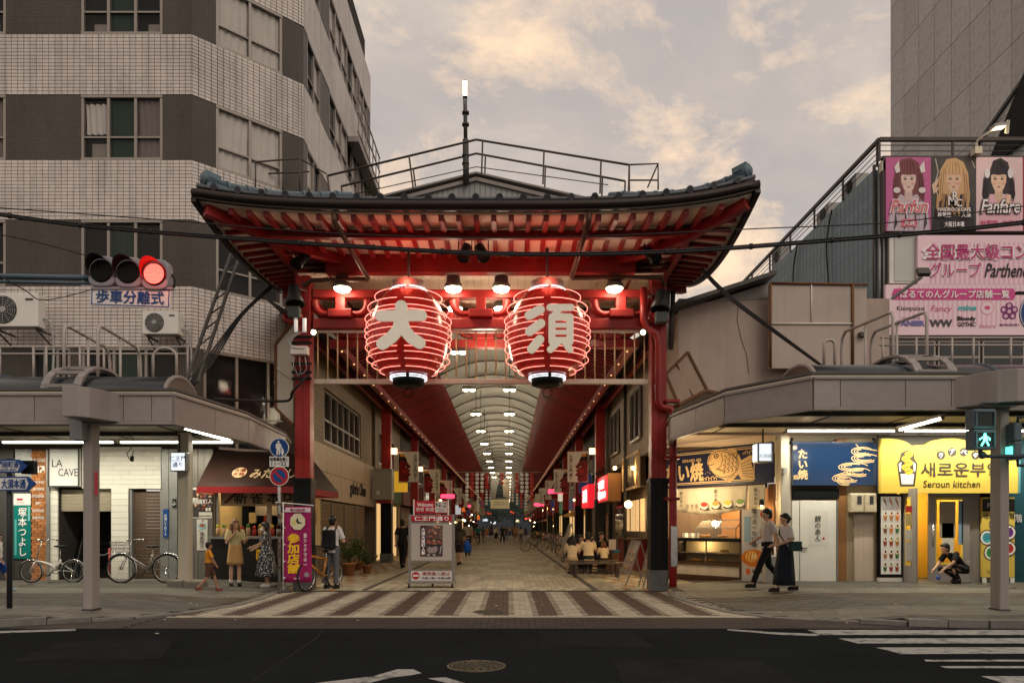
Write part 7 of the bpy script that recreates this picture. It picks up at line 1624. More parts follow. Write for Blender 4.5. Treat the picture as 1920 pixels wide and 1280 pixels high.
def person(label, x, d, rz, h, top, bottom, hair, shoes, J=None, group=None, sleeve='short', skin=SKIN, yaw=0, zg=None, detail=1, mask=False, slim=1.0, name='person'):
    zg = sz(x) if zg is None else zg; S = h / 1.7
    t = thing(name, label, 'person', (x, d, zg), group, R(rz))
    j = {'pel': (0, 0, .95), 'che': (0, 0, 1.27), 'nec': (0, .01, 1.45), 'hea': (0, -.02, 1.585)}
    for s in (-1, 1): j.update({'sh%d' % s: (.17 * s, 0, 1.4), 'el%d' % s: (.22 * s, .02, 1.12), 'wr%d' % s: (.235 * s, -.05, .87), 'hi%d' % s: (.088 * s, 0, .92), 'kn%d' % s: (.095 * s, -.01, .5), 'an%d' % s: (.1 * s, .02, .085)})
    j.update(J or {}); j = {k: Vector(v) * S for k, v in j.items()}; w_ = slim
    V = lambda a, b, f: j[a].lerp(j[b], f)
    vx = (.0105 if detail else .02) * S
    m = MB(); ry = lambda v: v * S
    hd = j['hea']; rot = Matrix.Rotation(R(yaw), 3, 'Z'); hp = lambda a, b, c: hd + rot @ (Vector((a, b, c)) * S)
    m.ball(hd + Vector((0, 0, .025)) * S, .098 * S, 14, 10, (.82, .98, 1.05), rot); m.ball(hp(0, -.02, -.05), .068 * S, 12, 8, (.86, .95, 1.05), rot); m.ball(hp(0, -.1, -.018), .017 * S, 6, 5, (.8, 1, 1.5), rot)
    for s in (-1, 1): m.ball(hp(.08 * s, .005, -.01), .02 * S, 6, 5, (.5, 1, 1.4), rot)
    limb(m, [j['nec'] - Z * .03 * S, hd - Z * .06 * S], [.052 * S, .05 * S])
    loft(m, [(j['pel'] - Z * .1 * S, .12 * S * w_, .1 * S), (j['pel'], .15 * S * w_, .115 * S), (V('pel', 'che', .45), .125 * S * w_, .095 * S), (j['che'], .155 * S * w_, .105 * S), (V('che', 'nec', .6), .14 * S * w_, .085 * S), (j['nec'], .06 * S, .055 * S)])
    for s in (-1, 1):
        sh, el, wr = j['sh%d' % s], j['el%d' % s], j['wr%d' % s]; limb(m, [sh, el, wr], [.05 * S, .04 * S, .027 * S])
        dr = (wr - el).normalized(); pc = wr + dr * .05 * S; m.ball(pc, .042 * S, 8, 6, (.8, .8, 1.1)); sd = dr.cross(Y if abs(dr.y) < .8 else Z).normalized(); bn = sd.cross(dr)
        for k, (f, l) in enumerate(((-1.5, .06), (-.5, .07), (.5, .072), (1.5, .065))): p = pc + dr * .03 * S + sd * f * .015 * S; m.tube([p, p + dr * l * .5 * S, p + (dr * l * .85 + bn * .02) * S], [.0105 * S, .010 * S, .008 * S], 6)
        p = pc + sd * .025 * S; m.tube([p, p + (sd * .03 + dr * .03) * S, p + (sd * .035 + dr * .055) * S], [.013 * S, .011 * S, .009 * S], 6)
        hi, kn, an = j['hi%d' % s], j['kn%d' % s], j['an%d' % s]; limb(m, [hi, V('hi%d' % s, 'kn%d' % s, .5), kn, V('kn%d' % s, 'an%d' % s, .35), an], [.085 * S * w_, .075 * S * w_, .052 * S, .054 * S, .036 * S])
        m.ball(an + Vector((0, -.07, -.045)) * S, .05 * S, 8, 6, (.8, 2.0, .7))
    body = remesh(m.build('body', skin, t, local=True), vx)
    if detail:
        m = MB()
        for s in (-1, 1): m.ball(hp(.032 * s, -.092, .012), .0095 * S, 6, 5, (1.3, .6, .8), rot)
        m.build('eyes', INK, t, local=True)
        if mask: m = MB(); m.ball(hp(0, -.045, -.055), .068 * S, 10, 8, (.95, .95, .8), rot); m.build('face_mask', WHITEP, t, local=True)
        else: m = MB(); m.ball(hp(0, -.083, -.062), .014 * S, 8, 5, (1.5, .5, .45), rot); m.build('mouth', mat('lips', (.35, .09, .08), .5), t, local=True)
    hm, hs = hair; m = MB(); m.ball(hp(0, .02, .05), .106 * S, 14, 10, (.88, .98, .98), rot); m.ball(hp(0, .05, .0), .088 * S, 12, 8, (.98, .8, 1.1), rot)
    m.ball(hp(0, -.07, .082), .06 * S, 10, 6, (1.2, .6, .55), rot)
    if hs == 'long':
        for s in (-1, 0, 1): limb(m, [hp(.05 * s, .06, 0), hp(.07 * s, .085, -.14), hp(.075 * s, .07, -.3)], [.06 * S, .055 * S, .03 * S])
        for s in (-1, 1): limb(m, [hp(.08 * s, .0, .02), hp(.085 * s, -.02, -.12), hp(.09 * s, -.05, -.26)], [.03 * S, .032 * S, .018 * S])
    if hs == 'bob':
        for s in (-1, 0, 1): limb(m, [hp(.06 * s, .05, 0), hp(.075 * s, .06, -.12)], [.055 * S, .04 * S])
    if hs == 'bun': m.ball(hp(0, .12, .02), .045 * S, 8, 6)
    remesh(m.build('hair', hm, t, local=True), vx * 1.1, 2)
    # top
    tm = top if isinstance(top, bpy.types.Material) else cloth(top); e = .017 * S; m = MB(); dress = bottom[0] == 'dress'
    loft(m, [(j['pel'] - Z * (.02 if bottom[0] == 'skirt' or dress else .1) * S, .165 * S * w_, .13 * S), (j['pel'] + Z * .06 * S, .162 * S * w_, .128 * S), (V('pel', 'che', .5), .15 * S * w_, .118 * S), (j['che'], .172 * S * w_, .122 * S), (V('che', 'nec', .55), .165 * S * w_, .102 * S), (j['nec'] - Z * .01 * S, .075 * S, .072 * S)])
    for s in (-1, 1):
        sh, el, wr = j['sh%d' % s], j['el%d' % s], j['wr%d' % s]; m.ball(sh, .064 * S, 10, 6)
        if sleeve == 'short': m.tube([sh, sh.lerp(el, .8)], [.066 * S, .07 * S], 12)
        else: m.tube([sh, el, el.lerp(wr, .93)], [.064 * S, .055 * S, .042 * S], 12); m.ball(el, .054 * S, 8, 6)
    remesh(m.build('shirt' if not dress else 'dress_top', tm, t, local=True), vx * 1.15, 3)
    # bottom
    kind, c = bottom[0], bottom[1]; bm = c if isinstance(c, bpy.types.Material) else cloth(c); m = MB()
    if kind in ('trousers', 'shorts'):
        loft(m, [(j['pel'] - Z * .12 * S, .15 * S * w_, .125 * S), (j['pel'], .168 * S * w_, .132 * S), (j['pel'] + Z * .08 * S, .16 * S * w_, .126 * S)])
        for s in (-1, 1):
            hi, kn, an = j['hi%d' % s], j['kn%d' % s], j['an%d' % s]; m.ball(hi, .1 * S * w_, 10, 7)
            if kind == 'trousers': m.tube([hi, kn, kn.lerp(an, .94)], [.1 * S * w_, .073 * S, .06 * S], 12); m.ball(kn, .073 * S, 10, 6)
            else: m.tube([hi, hi.lerp(kn, .92)], [.103 * S * w_, .092 * S], 12)
        remesh(m.build('trousers' if kind == 'trousers' else 'shorts', bm, t, local=True), vx * 1.15, 3)
    else:
        hem, fl = bottom[2] * S, bottom[3]; z1 = j['pel'].z + .12 * S; cx_ = (j['kn1'] + j['kn-1']) / 2; rings = []
        for k in range(7):
            f = k / 6; z = z1 + (hem - z1) * f; c = Vector((j['pel'].x + (cx_.x - j['pel'].x) * f, j['pel'].y + (cx_.y - j['pel'].y) * f * .8, z)); r = (.15 + (.03 + fl) * f ** .8) * S; rings.append((c, r, r * .84))
        loft(m, rings, 36, .035 if fl > .05 else 0.0, 9); m.build('skirt', bm, t, local=True)
    m = MB(); sm = cloth(shoes)
    for s in (-1, 1):
        an = j['an%d' % s]; m = MB(); m.ball(an + Vector((0, -.06, -.04)) * S, .056 * S, 10, 7, (.85, 2.25, .78)); m.ball(an + Vector((0, .02, -.02)) * S, .05 * S, 8, 6, (.9, 1.1, 1.1)); m.box(an.x - .045 * S, an.x + .045 * S, an.y - .17 * S, an.y + .06 * S, an.z - .085 * S, an.z - .06 * S)
        remesh(m.build('shoe', sm, t, local=True), vx * 1.2, 1)
    t['_S'] = S; return t, j, S
def locbuild(m, nm, mm, t): return m.build(nm, mm, t, local=True)
WALK = {'kn1': (.09, -.2, .52), 'an1': (.09, -.3, .1), 'kn-1': (-.09, .06, .5), 'an-1': (-.09, .36, .16), 'el1': (.22, .14, 1.14), 'wr1': (.22, .12, .9), 'el-1': (-.22, -.1, 1.14), 'wr-1': (-.22, -.22, .92)}
def sit(lean=0.0): return {'pel': (0, 0, .52), 'che': (0, -.06 - lean, .84), 'nec': (0, -.1 - lean, 1.01), 'hea': (0, -.14 - lean, 1.145), 'sh1': (.17, -.09 - lean, .96), 'sh-1': (-.17, -.09 - lean, .96), 'el1': (.22, -.22, .72), 'el-1': (-.22, -.22, .72), 'wr1': (.12, -.42, .78), 'wr-1': (-.12, -.42, .78), 'hi1': (.09, -.02, .5), 'hi-1': (-.09, -.02, .5), 'kn1': (.11, -.42, .5), 'kn-1': (-.11, -.42, .5), 'an1': (.11, -.4, .085), 'an-1': (-.11, -.4, .085)}
def gp(px, py): d = CH * F / (py - HY); return PX(px, d), d
# snack stall group
x, d = gp(391, 1112); person('small child in orange tee and brown shorts walking past the cream pillar', x, d, 120, 1.06, (214, 140, 40), ('shorts', (84, 60, 50)), (HAIRK, 'short'), (110, 60, 50), dict(WALK, **{'wr1': (.34, -.22, .95), 'el1': (.28, -.06, 1.14)}), skin=SKIN2)
x, d = gp(441, 1101); t, j, S = person('girl with long brown hair and tan skirt eating before the snack stall', x, d, 28, 1.56, (176, 164, 120), ('skirt', (176, 138, 90), .56, .03), (HAIRB, 'long'), (24, 20, 22), {'el-1': (-.22, -.1, 1.13), 'wr-1': (-.06, -.2, 1.33), 'el1': (.22, -.08, 1.12), 'wr1': (.24, -.3, 1.2)}, yaw=15)
locbuild(MB().tube([Vector(p) * S for p in ((-.085, .0, 1.66), (-.05, -.02, 1.70), (0, -.02, 1.715), (.05, -.02, 1.70), (.085, 0, 1.66))], .016 * S, 6), 'hairband', cloth((200, 160, 60)), t); m = MB(); [m.tube([j['an%d' % s] + Z * .1 * S, j['an%d' % s]], [.045 * S, .045 * S], 8) for s in (-1, 1)]; locbuild(m, 'socks', WHITEP, t); locbuild(MB().bar(Vector((-.06, -.27, 1.36)) * S, Vector((-.02, -.32, 1.5)) * S, .012), 'skewer', WOODL, t)
x, d = gp(500, 1100); t, j, S = person('woman in black and white floral dress facing the girl at the stall', x, d, -80, 1.53, FLOR, ('dress', FLOR, .28, .16), (HAIRK, 'bob'), (214, 210, 202), {'el1': (.22, -.12, 1.14), 'wr1': (.12, -.36, 1.05), 'el-1': (-.22, -.12, 1.13), 'wr-1': (-.14, -.34, 1.0), 'hea': (0, -.05, 1.575)}, mask=True)
b = locbuild(MB().box(-.32, -.22, -.28, -.04, .62, .88), 'shoulder_bag', cloth((226, 170, 40)), t); bm_ = b.modifiers.new('bevel', 'BEVEL'); bm_.width = .03; bm_.segments = 2; locbuild(MB().tube([Vector(p) * S for p in ((-.27, -.1, .98), (-.2, -.09, 1.3), (-.06, -.06, 1.46))], .01, 5), 'bag_strap', cloth((226, 170, 40)), t)
# man with backpack by the orange bicycle
x, d = gp(623, 1103); t, j, S = person('man in white shirt with black backpack standing by an orange bicycle', x, d, 172, 1.66, (196, 194, 190), ('trousers', (84, 88, 92)), (HAIRK, 'short'), (24, 22, 22), {'el1': (.25, -.1, 1.12), 'wr1': (.24, -.36, 1.0), 'el-1': (-.25, -.08, 1.12), 'wr-1': (-.12, -.16, 1.38), 'hea': (0, -.04, 1.575), 'an1': (.15, .02, .085), 'kn1': (.12, -.02, .5)})
b = locbuild(MB().box(-.15, .15, .12, .28, .93, 1.36), 'backpack', cloth((20, 20, 22)), t); bm_ = b.modifiers.new('bevel', 'BEVEL'); bm_.width = .05; bm_.segments = 3
p_ = locbuild(MB().box(-.12, .12, .28, .33, .95, 1.12), 'backpack_pocket', cloth((26, 26, 28)), b)
for s in (-1, 1): locbuild(MB().tube([Vector((.1 * s, .14, 1.30)), Vector((.11 * s, .02, 1.42)), Vector((.12 * s, -.12, 1.30)), Vector((.13 * s, -.08, 1.0)), Vector((.12 * s, .12, .98))], .018, 6), 'strap', cloth((20, 20, 22)), t)
# couple walking left past the fish shop
x, d = gp(1444, 1109); t, j, S = person('man in white shirt and black trousers striding left before the fish shop', x, d + .15, -88, 1.74, (200, 192, 184), ('trousers', (20, 20, 22)), (HAIRK, 'short'), (30, 30, 32), dict(WALK, **{'an1': (.09, -.36, .1), 'el-1': (-.2, -.06, 1.12), 'wr-1': (-.2, -.26, 1.0)}), mask=False, slim=.95)
x, d = gp(1473, 1116); t, j, S = person('woman in white tee and long navy skirt walking left beside a man', x, d, -85, 1.62, (204, 198, 192), ('skirt', (18, 24, 36), .16, .09), (HAIRK, 'bun'), (30, 28, 28), {'kn1': (.07, -.14, .5), 'an1': (.07, -.24, .1), 'kn-1': (-.07, .04, .5), 'an-1': (-.07, .26, .12), 'el1': (.21, .03, 1.13), 'wr1': (.1, -.2, 1.04), 'el-1': (-.21, -.02, 1.12), 'wr-1': (-.12, -.24, 1.02)})
locbuild(MB().tube([Vector(p) * S for p in ((-.12, -.1, 1.42), (0, -.14, 1.25), (.16, -.06, 1.05), (.14, .12, 1.15), (-.1, .1, 1.4))], .014, 6), 'bag_strap', BLACK, t); q = locbuild(MB().box(.14, .3, -.02, .2, .86, 1.06), 'bag', cloth((40, 60, 56)), t)
# crouching person at the doughnut shop
x, d = gp(1789, 1100); t, j, S = person('person in black clothes crouching to clean before the doughnut shop door', x, d - .15, -80, 1.66, (20, 20, 22), ('trousers', (22, 22, 24)), (HAIRK, 'short'), (28, 27, 28), {'pel': (0, .12, .36), 'che': (0, -.12, .64), 'nec': (0, -.26, .76), 'hea': (0, -.37, .84), 'sh1': (.17, -.2, .72), 'sh-1': (-.17, -.2, .72), 'el1': (.24, -.34, .52), 'el-1': (-.24, -.3, .5), 'wr1': (.14, -.5, .36), 'wr-1': (-.16, -.52, .34), 'hi1': (.1, .1, .33), 'hi-1': (-.1, .1, .33), 'kn1': (.16, -.3, .46), 'kn-1': (-.16, -.34, .34), 'an1': (.14, -.12, .1), 'an-1': (-.12, .1, .12)})
q = MB().ball((x - .5, d - .2, .24), .05, 8, 6).build('cleaning_cloth', flat((60, 90, 170))); tag(q, 'small blue cleaning cloth held by the crouching person', 'cloth')
text('STAFF', WHT, t, Vector((x + .13, d - .33, .62)), .03, X, Vector((-.6, 0, .8)))
# child cut by the left edge
x, d = gp(4, 1118); person('schoolchild in white shirt and blue shorts at left frame edge', x - .1, d, 100, 1.2, (200, 198, 196), ('shorts', (24, 56, 130)), (HAIRK, 'bob'), (150, 170, 180), WALK)
# seated group at the benches
BZ = .0
def seated(px, d, rz, h, top, hair, lab, lean=.05, z=.0, bot=(60, 56, 50)): return person(lab, PX(px, d), d, rz, h, top, ('trousers', bot), hair, (40, 36, 34), sit(lean), 'people seated at the benches', zg=z - .03)
seated(1073, 21.6, 176, 1.6, (206, 184, 150), (HAIRK, 'long'), 'woman with long dark hair in cream tee seated on the bench, back turned', .06, bot=(190, 165, 130))
seated(1104, 21.6, 182, 1.74, (214, 190, 152), (HAIRK, 'short'), 'man in cream tee with short hair seated on the bench, back turned', .05, bot=(40, 44, 46))
seated(1133, 21.6, 188, 1.25, (214, 190, 152), (HAIRB, 'bob'), 'child in pale tee seated beside the man on the bench', .04, .1, bot=(60, 40, 40))
seated(1087, 23.0, 10, 1.62, (120, 60, 50), (HAIRK, 'short'), 'smiling person across the table facing the street', .05)
seated(1121, 23.0, 20, 1.75, (24, 24, 26), (HAIRK, 'short'), 'man in black leaning over the table with mask', .12)
WOODB = mat('bench_wood', (.045, .032, .024), .5, 0, .2, 5)
def bench(px0, px1, d, z, lab, nleg=2, dep=.32):
    x0, x1 = PX(px0, d), PX(px1, d); t = thing('bench', lab, 'bench', ((x0 + x1) / 2, d, 0), 'low benches before the bar')
    for k in range(3): MB().box(x0, x1, d + dep / 3 * k, d + dep / 3 * (k + 1) - .01, z - .04, z).build('seat_plank', mat('bench_plank', (.10, .075, .055), .45, 0, .2, 5), t)
    for f in (.12, .88) if nleg == 2 else (.06, .5, .94):
        x = x0 + (x1 - x0) * f
        for y in (d + .03, d + dep - .06): MB().box(x - .035, x + .035, y - .025, y + .03, 0, z - .04).build('leg', WOODB, t)
    MB().box(x0 + .1, x1 - .1, d + dep / 2 - .02, d + dep / 2 + .02, .14, .18).build('stretcher', WOODB, t)
bench(1067, 1170, 20.1, .43, 'front low dark wooden bench nearest the street'); bench(1060, 1160, 21.45, .44, 'middle low dark bench carrying the seated family'); bench(1066, 1145, 22.95, .44, 'rear bench on the far side of the table')
xa, xb = PX(1064, 22.2), PX(1150, 22.2); t = thing('table', 'narrow dark table between the benches with red trays', 'table', ((xa + xb) / 2, 22.2, 0)); MB().box(xa, xb, 22.0, 22.5, .68, .72).build('tabletop', WOODB, t)
for x in (xa + .1, xb - .1):
    for y in (22.05, 22.45): MB().box(x - .03, x + .03, y - .03, y + .03, 0, .68).build('leg', WOODB, t)
for k in range(3): q = MB().box(xa + .2 + .45 * k, xa + .45 + .45 * k, 22.1, 22.35, .722, .745).build('food_tray', flat((190, 40, 36))); tag(q, 'red food tray on the narrow table, ' + ('by the long haired woman', 'by the man', 'by the child')[k], 'tray', 'red trays on the table')
# people in the arcade
x, d = gp(755, 1066); t, j, S = person('person in black tee carrying a paper bag beside the wheeled sign board', x, d, 178, 1.68, (20, 20, 22), ('trousers', (24, 26, 32)), (HAIRK, 'short'), (24, 22, 22), WALK, zg=0); locbuild(MB().box(-.36, -.16, -.3, -.1, .5, .85), 'paper_bag', cloth((170, 120, 70)), t)
x, d = gp(861, 1060); t, j, S = person('woman in striped top with bright blue bag walking into the arcade', x, d, 176, 1.6, (70, 66, 62), ('shorts', (50, 46, 46)), (HAIRK, 'long'), (26, 24, 24), WALK, zg=0); m = MB(); loft(m, [((-.3, -.1, .5), .14, .08), ((-.3, -.1, .75), .15, .08), ((-.27, -.1, .95), .06, .03)]); locbuild(m, 'blue_bag', flat((30, 90, 190)), t)
x, d = gp(877, 1043); person('man in pale grey shirt and dark trousers walking away in the arcade', x, d, 180, 1.76, (150, 142, 130), ('trousers', (36, 32, 30)), (HAIRK, 'short'), (24, 22, 22), WALK, zg=0)
FARP = [(906, 1016, 180, (70, 80, 70), 'trousers', (80, 90, 100), 'olive top and blue jeans'), (930, 1018, 0, (206, 196, 170), 'skirt', (30, 28, 26), 'cream blouse and black skirt'), (942, 1018, 0, (30, 36, 34), 'trousers', (22, 22, 24), 'dark jacket and black trousers'), (949, 1013, 0, (80, 76, 80), 'trousers', (70, 84, 100), 'grey top and blue jeans'), (967, 1018, 0, (150, 130, 90), 'shorts', (120, 100, 70), 'khaki outfit'), (977, 1017, 180, (190, 180, 160), 'trousers', (60, 72, 86), 'pale tee and blue trousers'), (912, 1010, 180, (190, 150, 90), 'skirt', (180, 120, 60), 'amber dress'), (919, 1006, 180, (120, 90, 70), 'trousers', (40, 36, 36), 'brown jacket'), (956, 1006, 0, (200, 190, 180), 'trousers', (50, 46, 46), 'white top far off'), (961, 1004, 180, (150, 60, 50), 'trousers', (40, 36, 40), 'red jacket far off'), (926, 1003, 180, (60, 60, 70), 'trousers', (40, 40, 44), 'navy jacket far off'), (985, 1006, 0, (90, 80, 70), 'trousers', (40, 36, 36), 'dark coat by the shops')]
for k, (px, py, rz, top, bk, bc, ds) in enumerate(FARP):
    x, d = gp(px, py); person('distant walker in %s in the arcade' % ds, x, min(d, 118), rz + (k * 37 % 40 - 20), 1.58 + .035 * (k % 5), top, (bk, bc, .5, .05), (HAIRK, ('short', 'long', 'bob')[k % 3]), (26, 24, 24), WALK, 'people walking down the arcade', zg=0, detail=0, sleeve='long' if k % 2 else 'short')

# ------------------------------------------------------------------ bicycles
def bicycle(label, x, d, rz, r, wb, col, style='city', basket=True, group=None, zg=None):
    t = thing('bicycle', label, 'bicycle', (x, d, sz(x) if zg is None else zg), group, R(rz)); fm = col
    fx, rx = wb / 2, -wb / 2; bb = Vector((rx + wb * .42, 0, r * .92 if style != 'fold' else .3)); st = Vector((rx + wb * .3, 0, .82)); hd = Vector((fx - .17, 0, .80 if style != 'fold' else .62)); hd2 = Vector((fx - .11, 0, .60 if style != 'fold' else .5)); fh, rh = Vector((fx, 0, r)), Vector((rx, 0, r))
    for wx in (fx, rx):
        c = Vector((wx, 0, r)); wh = locbuild(MB().tube(arc(c, X, Z, r * .97, 0, 360, 28)[:-1], .021, 6, closed=True), 'wheel', RUBBER, t); locbuild(MB().tube(arc(c, X, Z, r * .9, 0, 360, 28)[:-1], .012, 5, closed=True), 'rim', CHROME, wh)
        m = MB(); [m.tube([c + Y * .025 * (-1) ** k, c + (X * math.cos(R(18 * k)) + Z * math.sin(R(18 * k))) * r * .9], .0022, 3, cap=False) for k in range(20)]; m.cyl(c - Y * .05, c + Y * .05, .022); locbuild(m, 'spokes', CHROME, wh)
        if style != 'sport': locbuild(MB().tube(arc(c, X, Z, r * 1.06, 10 if wx < 0 else 40, 170 if wx < 0 else 200, 14), .022, 5), 'mudguard', CHROME, t)
    m = MB()
    if style == 'fold': m.tube(smooth_path([hd2, hd2 + Vector((-.12, 0, .0)), Vector((0, 0, .40)), bb], 4), .03, 8); m.tube([bb, Vector((st.x, 0, .55))], .024, 8); m.tube([Vector((st.x, 0, .48)), rh], .016, 6); m.tube([bb, rh], .016, 6)
    elif style == 'city': m.tube([hd2 + Z * .1, bb + Z * .05], .02, 8); m.tube([hd2, bb], .017, 8); m.tube([bb, st - Z * .12], .02, 8); m.tube([st - Z * .2, rh], .012, 6); m.tube([bb, rh], .012, 6); m.tube([hd, hd2], .023, 8)
    else: m.tube([hd - Z * .03, st - Z * .14], .02, 8); m.tube([hd2, bb], .024, 8); m.tube([bb, st - Z * .1], .02, 8); m.tube([st - Z * .14, rh], .013, 6); m.tube([bb, rh], .013, 6); m.tube([hd, hd2], .025, 8)
    locbuild(m, 'frame', fm, t); m = MB()
    for s in (-1, 1): m.tube([hd2 + Y * .05 * s, fh + Y * .055 * s], .013, 6)
    locbuild(m, 'fork', fm, t); top_ = Vector((hd.x - .07, 0, 1.0)); m = MB(); m.tube([hd2, top_], .016, 6)
    m.tube(smooth_path([top_ + Vector((-.16, -.29, .02)), top_ + Vector((-.02, -.25, .04)), top_ + Vector((.03, 0, 0)), top_ + Vector((-.02, .25, .04)), top_ + Vector((-.16, .29, .02))] if style != 'sport' else [top_ + Vector((0, -.3, 0)), top_, top_ + Vector((0, .3, 0))], 4), .013, 6); hb = locbuild(m, 'handlebar', CHROME if style != 'sport' else BLACK, t)
    m = MB(); [m.tube([top_ + Vector((-.16 if style != 'sport' else 0, .29 * s, .02 if style != 'sport' else 0)), top_ + Vector((-.25 if style != 'sport' else 0, .31 * s if style != 'sport' else .4 * s, .0))], .017, 6) for s in (-1, 1)]; locbuild(m, 'grips', RUBBER, hb)
    m = MB(); m.ball(st + Vector((-.05, 0, .05)), .1, 10, 6, (1.1, .85, .35)); m.ball(st + Vector((.08, 0, .05)), .06, 8, 5, (1.5, .5, .45)); locbuild(m, 'saddle', BLACK, t); locbuild(MB().tube([st + Z * .05, Vector((st.x + .02, 0, .5))], .014, 6), 'seat_post', CHROME, t)
    m = MB(); m.tube(arc(bb, X, Z, .085, 0, 360, 18)[:-1], .008, 5, closed=True); m.bar(bb + Y * .06, bb + Vector((.12, .06, -.12)), .02); m.bar(bb - Y * .06, bb + Vector((-.12, -.06, .12)), .02); m.box(bb.x + .08, bb.x + .17, .06, .15, bb.z - .135, bb.z - .11); m.box(bb.x - .17, bb.x - .08, -.15, -.06, bb.z + .11, bb.z + .135); locbuild(m, 'crank', STEEL_D, t)
    locbuild(MB().tube([rh + Y * .05, Vector((rx - .05, .2, .015))], .011, 5), 'kickstand', CHROME, t)
    if basket:
        c = Vector((fx + .02, 0, .74)); m = MB()
        for z, q in ((0, .78), (.09, .86), (.17, .93), (.24, 1.0)): m.tube([c + Vector((a * .15 * q, b * .19 * q, z)) for a, b in ((-1, -1), (1, -1), (1, 1), (-1, 1))], .005, 4, closed=True)
        for k in range(7):
            for s in (-1, 1): y = -.17 + .057 * k; m.bar(c + Vector((s * .15 * .78, y * .8, 0)), c + Vector((s * .15, y, .24)), .005); q = -.13 + .043 * k; m.bar(c + Vector((q * .8, s * .19 * .78, 0)), c + Vector((q, s * .19, .24)), .005)
        for k in range(6): m.bar(c + Vector((-.12, -.14 + .055 * k, 0)), c + Vector((.12, -.14 + .055 * k, 0)), .004)
        locbuild(m, 'basket', CHROME, t)
    return t
x, d = (PX(98, 17.1), 17.1); bicycle('white folding bicycle with small wheels before the orange brick strip', x, d, 183, .265, .98, WHITEP, 'fold', False)
m = MB(); 
x, d = (PX(270, 16.9), 16.9); bicycle('silver city bicycle with wire basket before the rusty shutter', x, d, 181, .345, 1.08, mat('silver_frame', (.5, .48, .46), .3, .6, .08), 'city', True)
x, d = gp(604, 1102); bicycle('orange bicycle with black handlebar held by the man with backpack', -4.28, 16.25, 249, .33, 1.05, mat('orange_frame', (.55, .20, .02), .35, 0, .08, 4), 'sport', False)
b0 = bicycle('dark city bicycle parked in the arcade, nearest behind the benches', 2.35, 29, 100, .33, 1.05, STEEL_D, 'city', True, 'bicycles parked along the right side of the arcade', 0)
for k, (x, d, rz, lab) in enumerate(((2.55, 32, 96, 'second behind the benches'), (2.7, 35, 110, 'third behind the benches'), (1.55, 43, 170, 'standing out toward the middle'), (2.6, 41, 95, 'fifth behind the benches'), (2.75, 48, 100, 'farthest from the gate'), (2.9, 27, 60, 'half hidden by the leaning board'))): copy_tree(b0, (x, d, 0), R(rz), 'dark city bicycle parked in the arcade, ' + lab)
x, d = gp(896, 1022); bk = copy_tree(b0, (x, d, 0), R(92), 'bicycle ridden away down the arcade by a cyclist in teal'); del bk['group']
person('cyclist in teal top with dark backpack riding away in the arcade', x, d, 180, 1.7, (20, 90, 100), ('trousers', (40, 40, 44)), (HAIRK, 'short'), (26, 24, 24), {k: (v[0], v[1], v[2] + .42) for k, v in sit(.02).items() if k not in ('an1', 'an-1', 'kn1', 'kn-1')} | {'kn1': (.1, -.3, .72), 'kn-1': (-.1, -.2, .6), 'an1': (.1, -.2, .38), 'an-1': (-.1, -.1, .2)}, zg=0, detail=0)
# ------------------------------------------------------------------ street furniture
d = 10.4
t = thing('traffic_light', 'horizontal traffic signal with lit red lamp above a blue and white plate', 'traffic light', P(240, 512, d))
SIG = mat('signal_grey', (.26, .26, .29), .5, .1, .1, 3)
LED = mat('red_led', (1, .2, .15), .4, 0, 0, emit=3.2, ecol=(1, .16, .12)); VIS = mat('visor_black', (.02, .02, .022), .5, 0, .1)
for k, (px, py) in enumerate(((190, 508), (240, 510), (290, 514))):
    c = P(px, py, d); hs = MB(); pts = [c + X * (.205 * math.copysign(abs(math.cos(R(a))) ** .55, math.cos(R(a)))) + Z * (.225 * math.copysign(abs(math.sin(R(a))) ** .55, math.sin(R(a)))) for a in range(0, 360, 12)]
    hs.prism(pts, (0, .16, 0)); hb = hs.build('housing', SIG, t, bevel=.02)
    MB().lathe([(.165, 0), (.165, .012), (.15, .02)], c, -Y, 24).build('lens', mat('dark_lens', (.005, .006, .006), .35, 0, .1, spec=.1), hb)
    m = MB(); n = 20; a = [R(-25 + 230 * i / n) for i in range(n + 1)]
    m.add([c + X * .178 * math.cos(q) + Z * .178 * math.sin(q) + Y * y for y in (0, 1) for q in a for y in (-.01,)][:n + 1] + [c + X * .185 * math.cos(q) + Z * .185 * math.sin(q) - Y * (.05 + .17 * max(math.sin(q), 0)) for q in a], [(i, i + 1, n + 2 + i, n + 1 + i) for i in range(n)], True); m.build('visor', VIS if k < 2 else mat('visor_red', (.3, .02, .02), .5), hb, solid=.006)
    if k == 2:
        m = MB(); rr = .017
        for ring in range(8):
            cnt = max(1, 6 * ring)
            for q in range(cnt): p = c - Y * .024 + (X * math.cos(2 * math.pi * q / cnt) + Z * math.sin(2 * math.pi * q / cnt)) * .0195 * ring; m.ball(p, .0082, 6, 4)
        m.build('led_array', LED, hb, kind='stuff'); MB().lathe([(.15, 0), (.15, .003)], c - Y * .021, -Y, 24).build('lit_lens', mat('red_lens', (.4, .02, .02), .3, 0, 0, emit=.55, ecol=(1, .03, .02)), hb)
        lamp('glow', c - Y * .3, 5, (1, .08, .05), t, .1)
for y, r in ((521, .04), (531, .025)): MB().cyl(P(-160, y - 6, d + .1), P(172, y, d + .1), r, n=10).build('arm', mat('signal_arm', (.08, .12, .15), .5, .2, .12), t)
MB().box(PX(168, d), PX(322, d), d + .02, d + .1, PZ(541, d), PZ(537, d)).build('mount', SIG, t); MB().tube([P(322, 515, d + .1), P(328, 522, d + .1), P(327, 536, d + .1), P(322, 541, d + .1)], .02, 6).build('cable', CABLE, t)
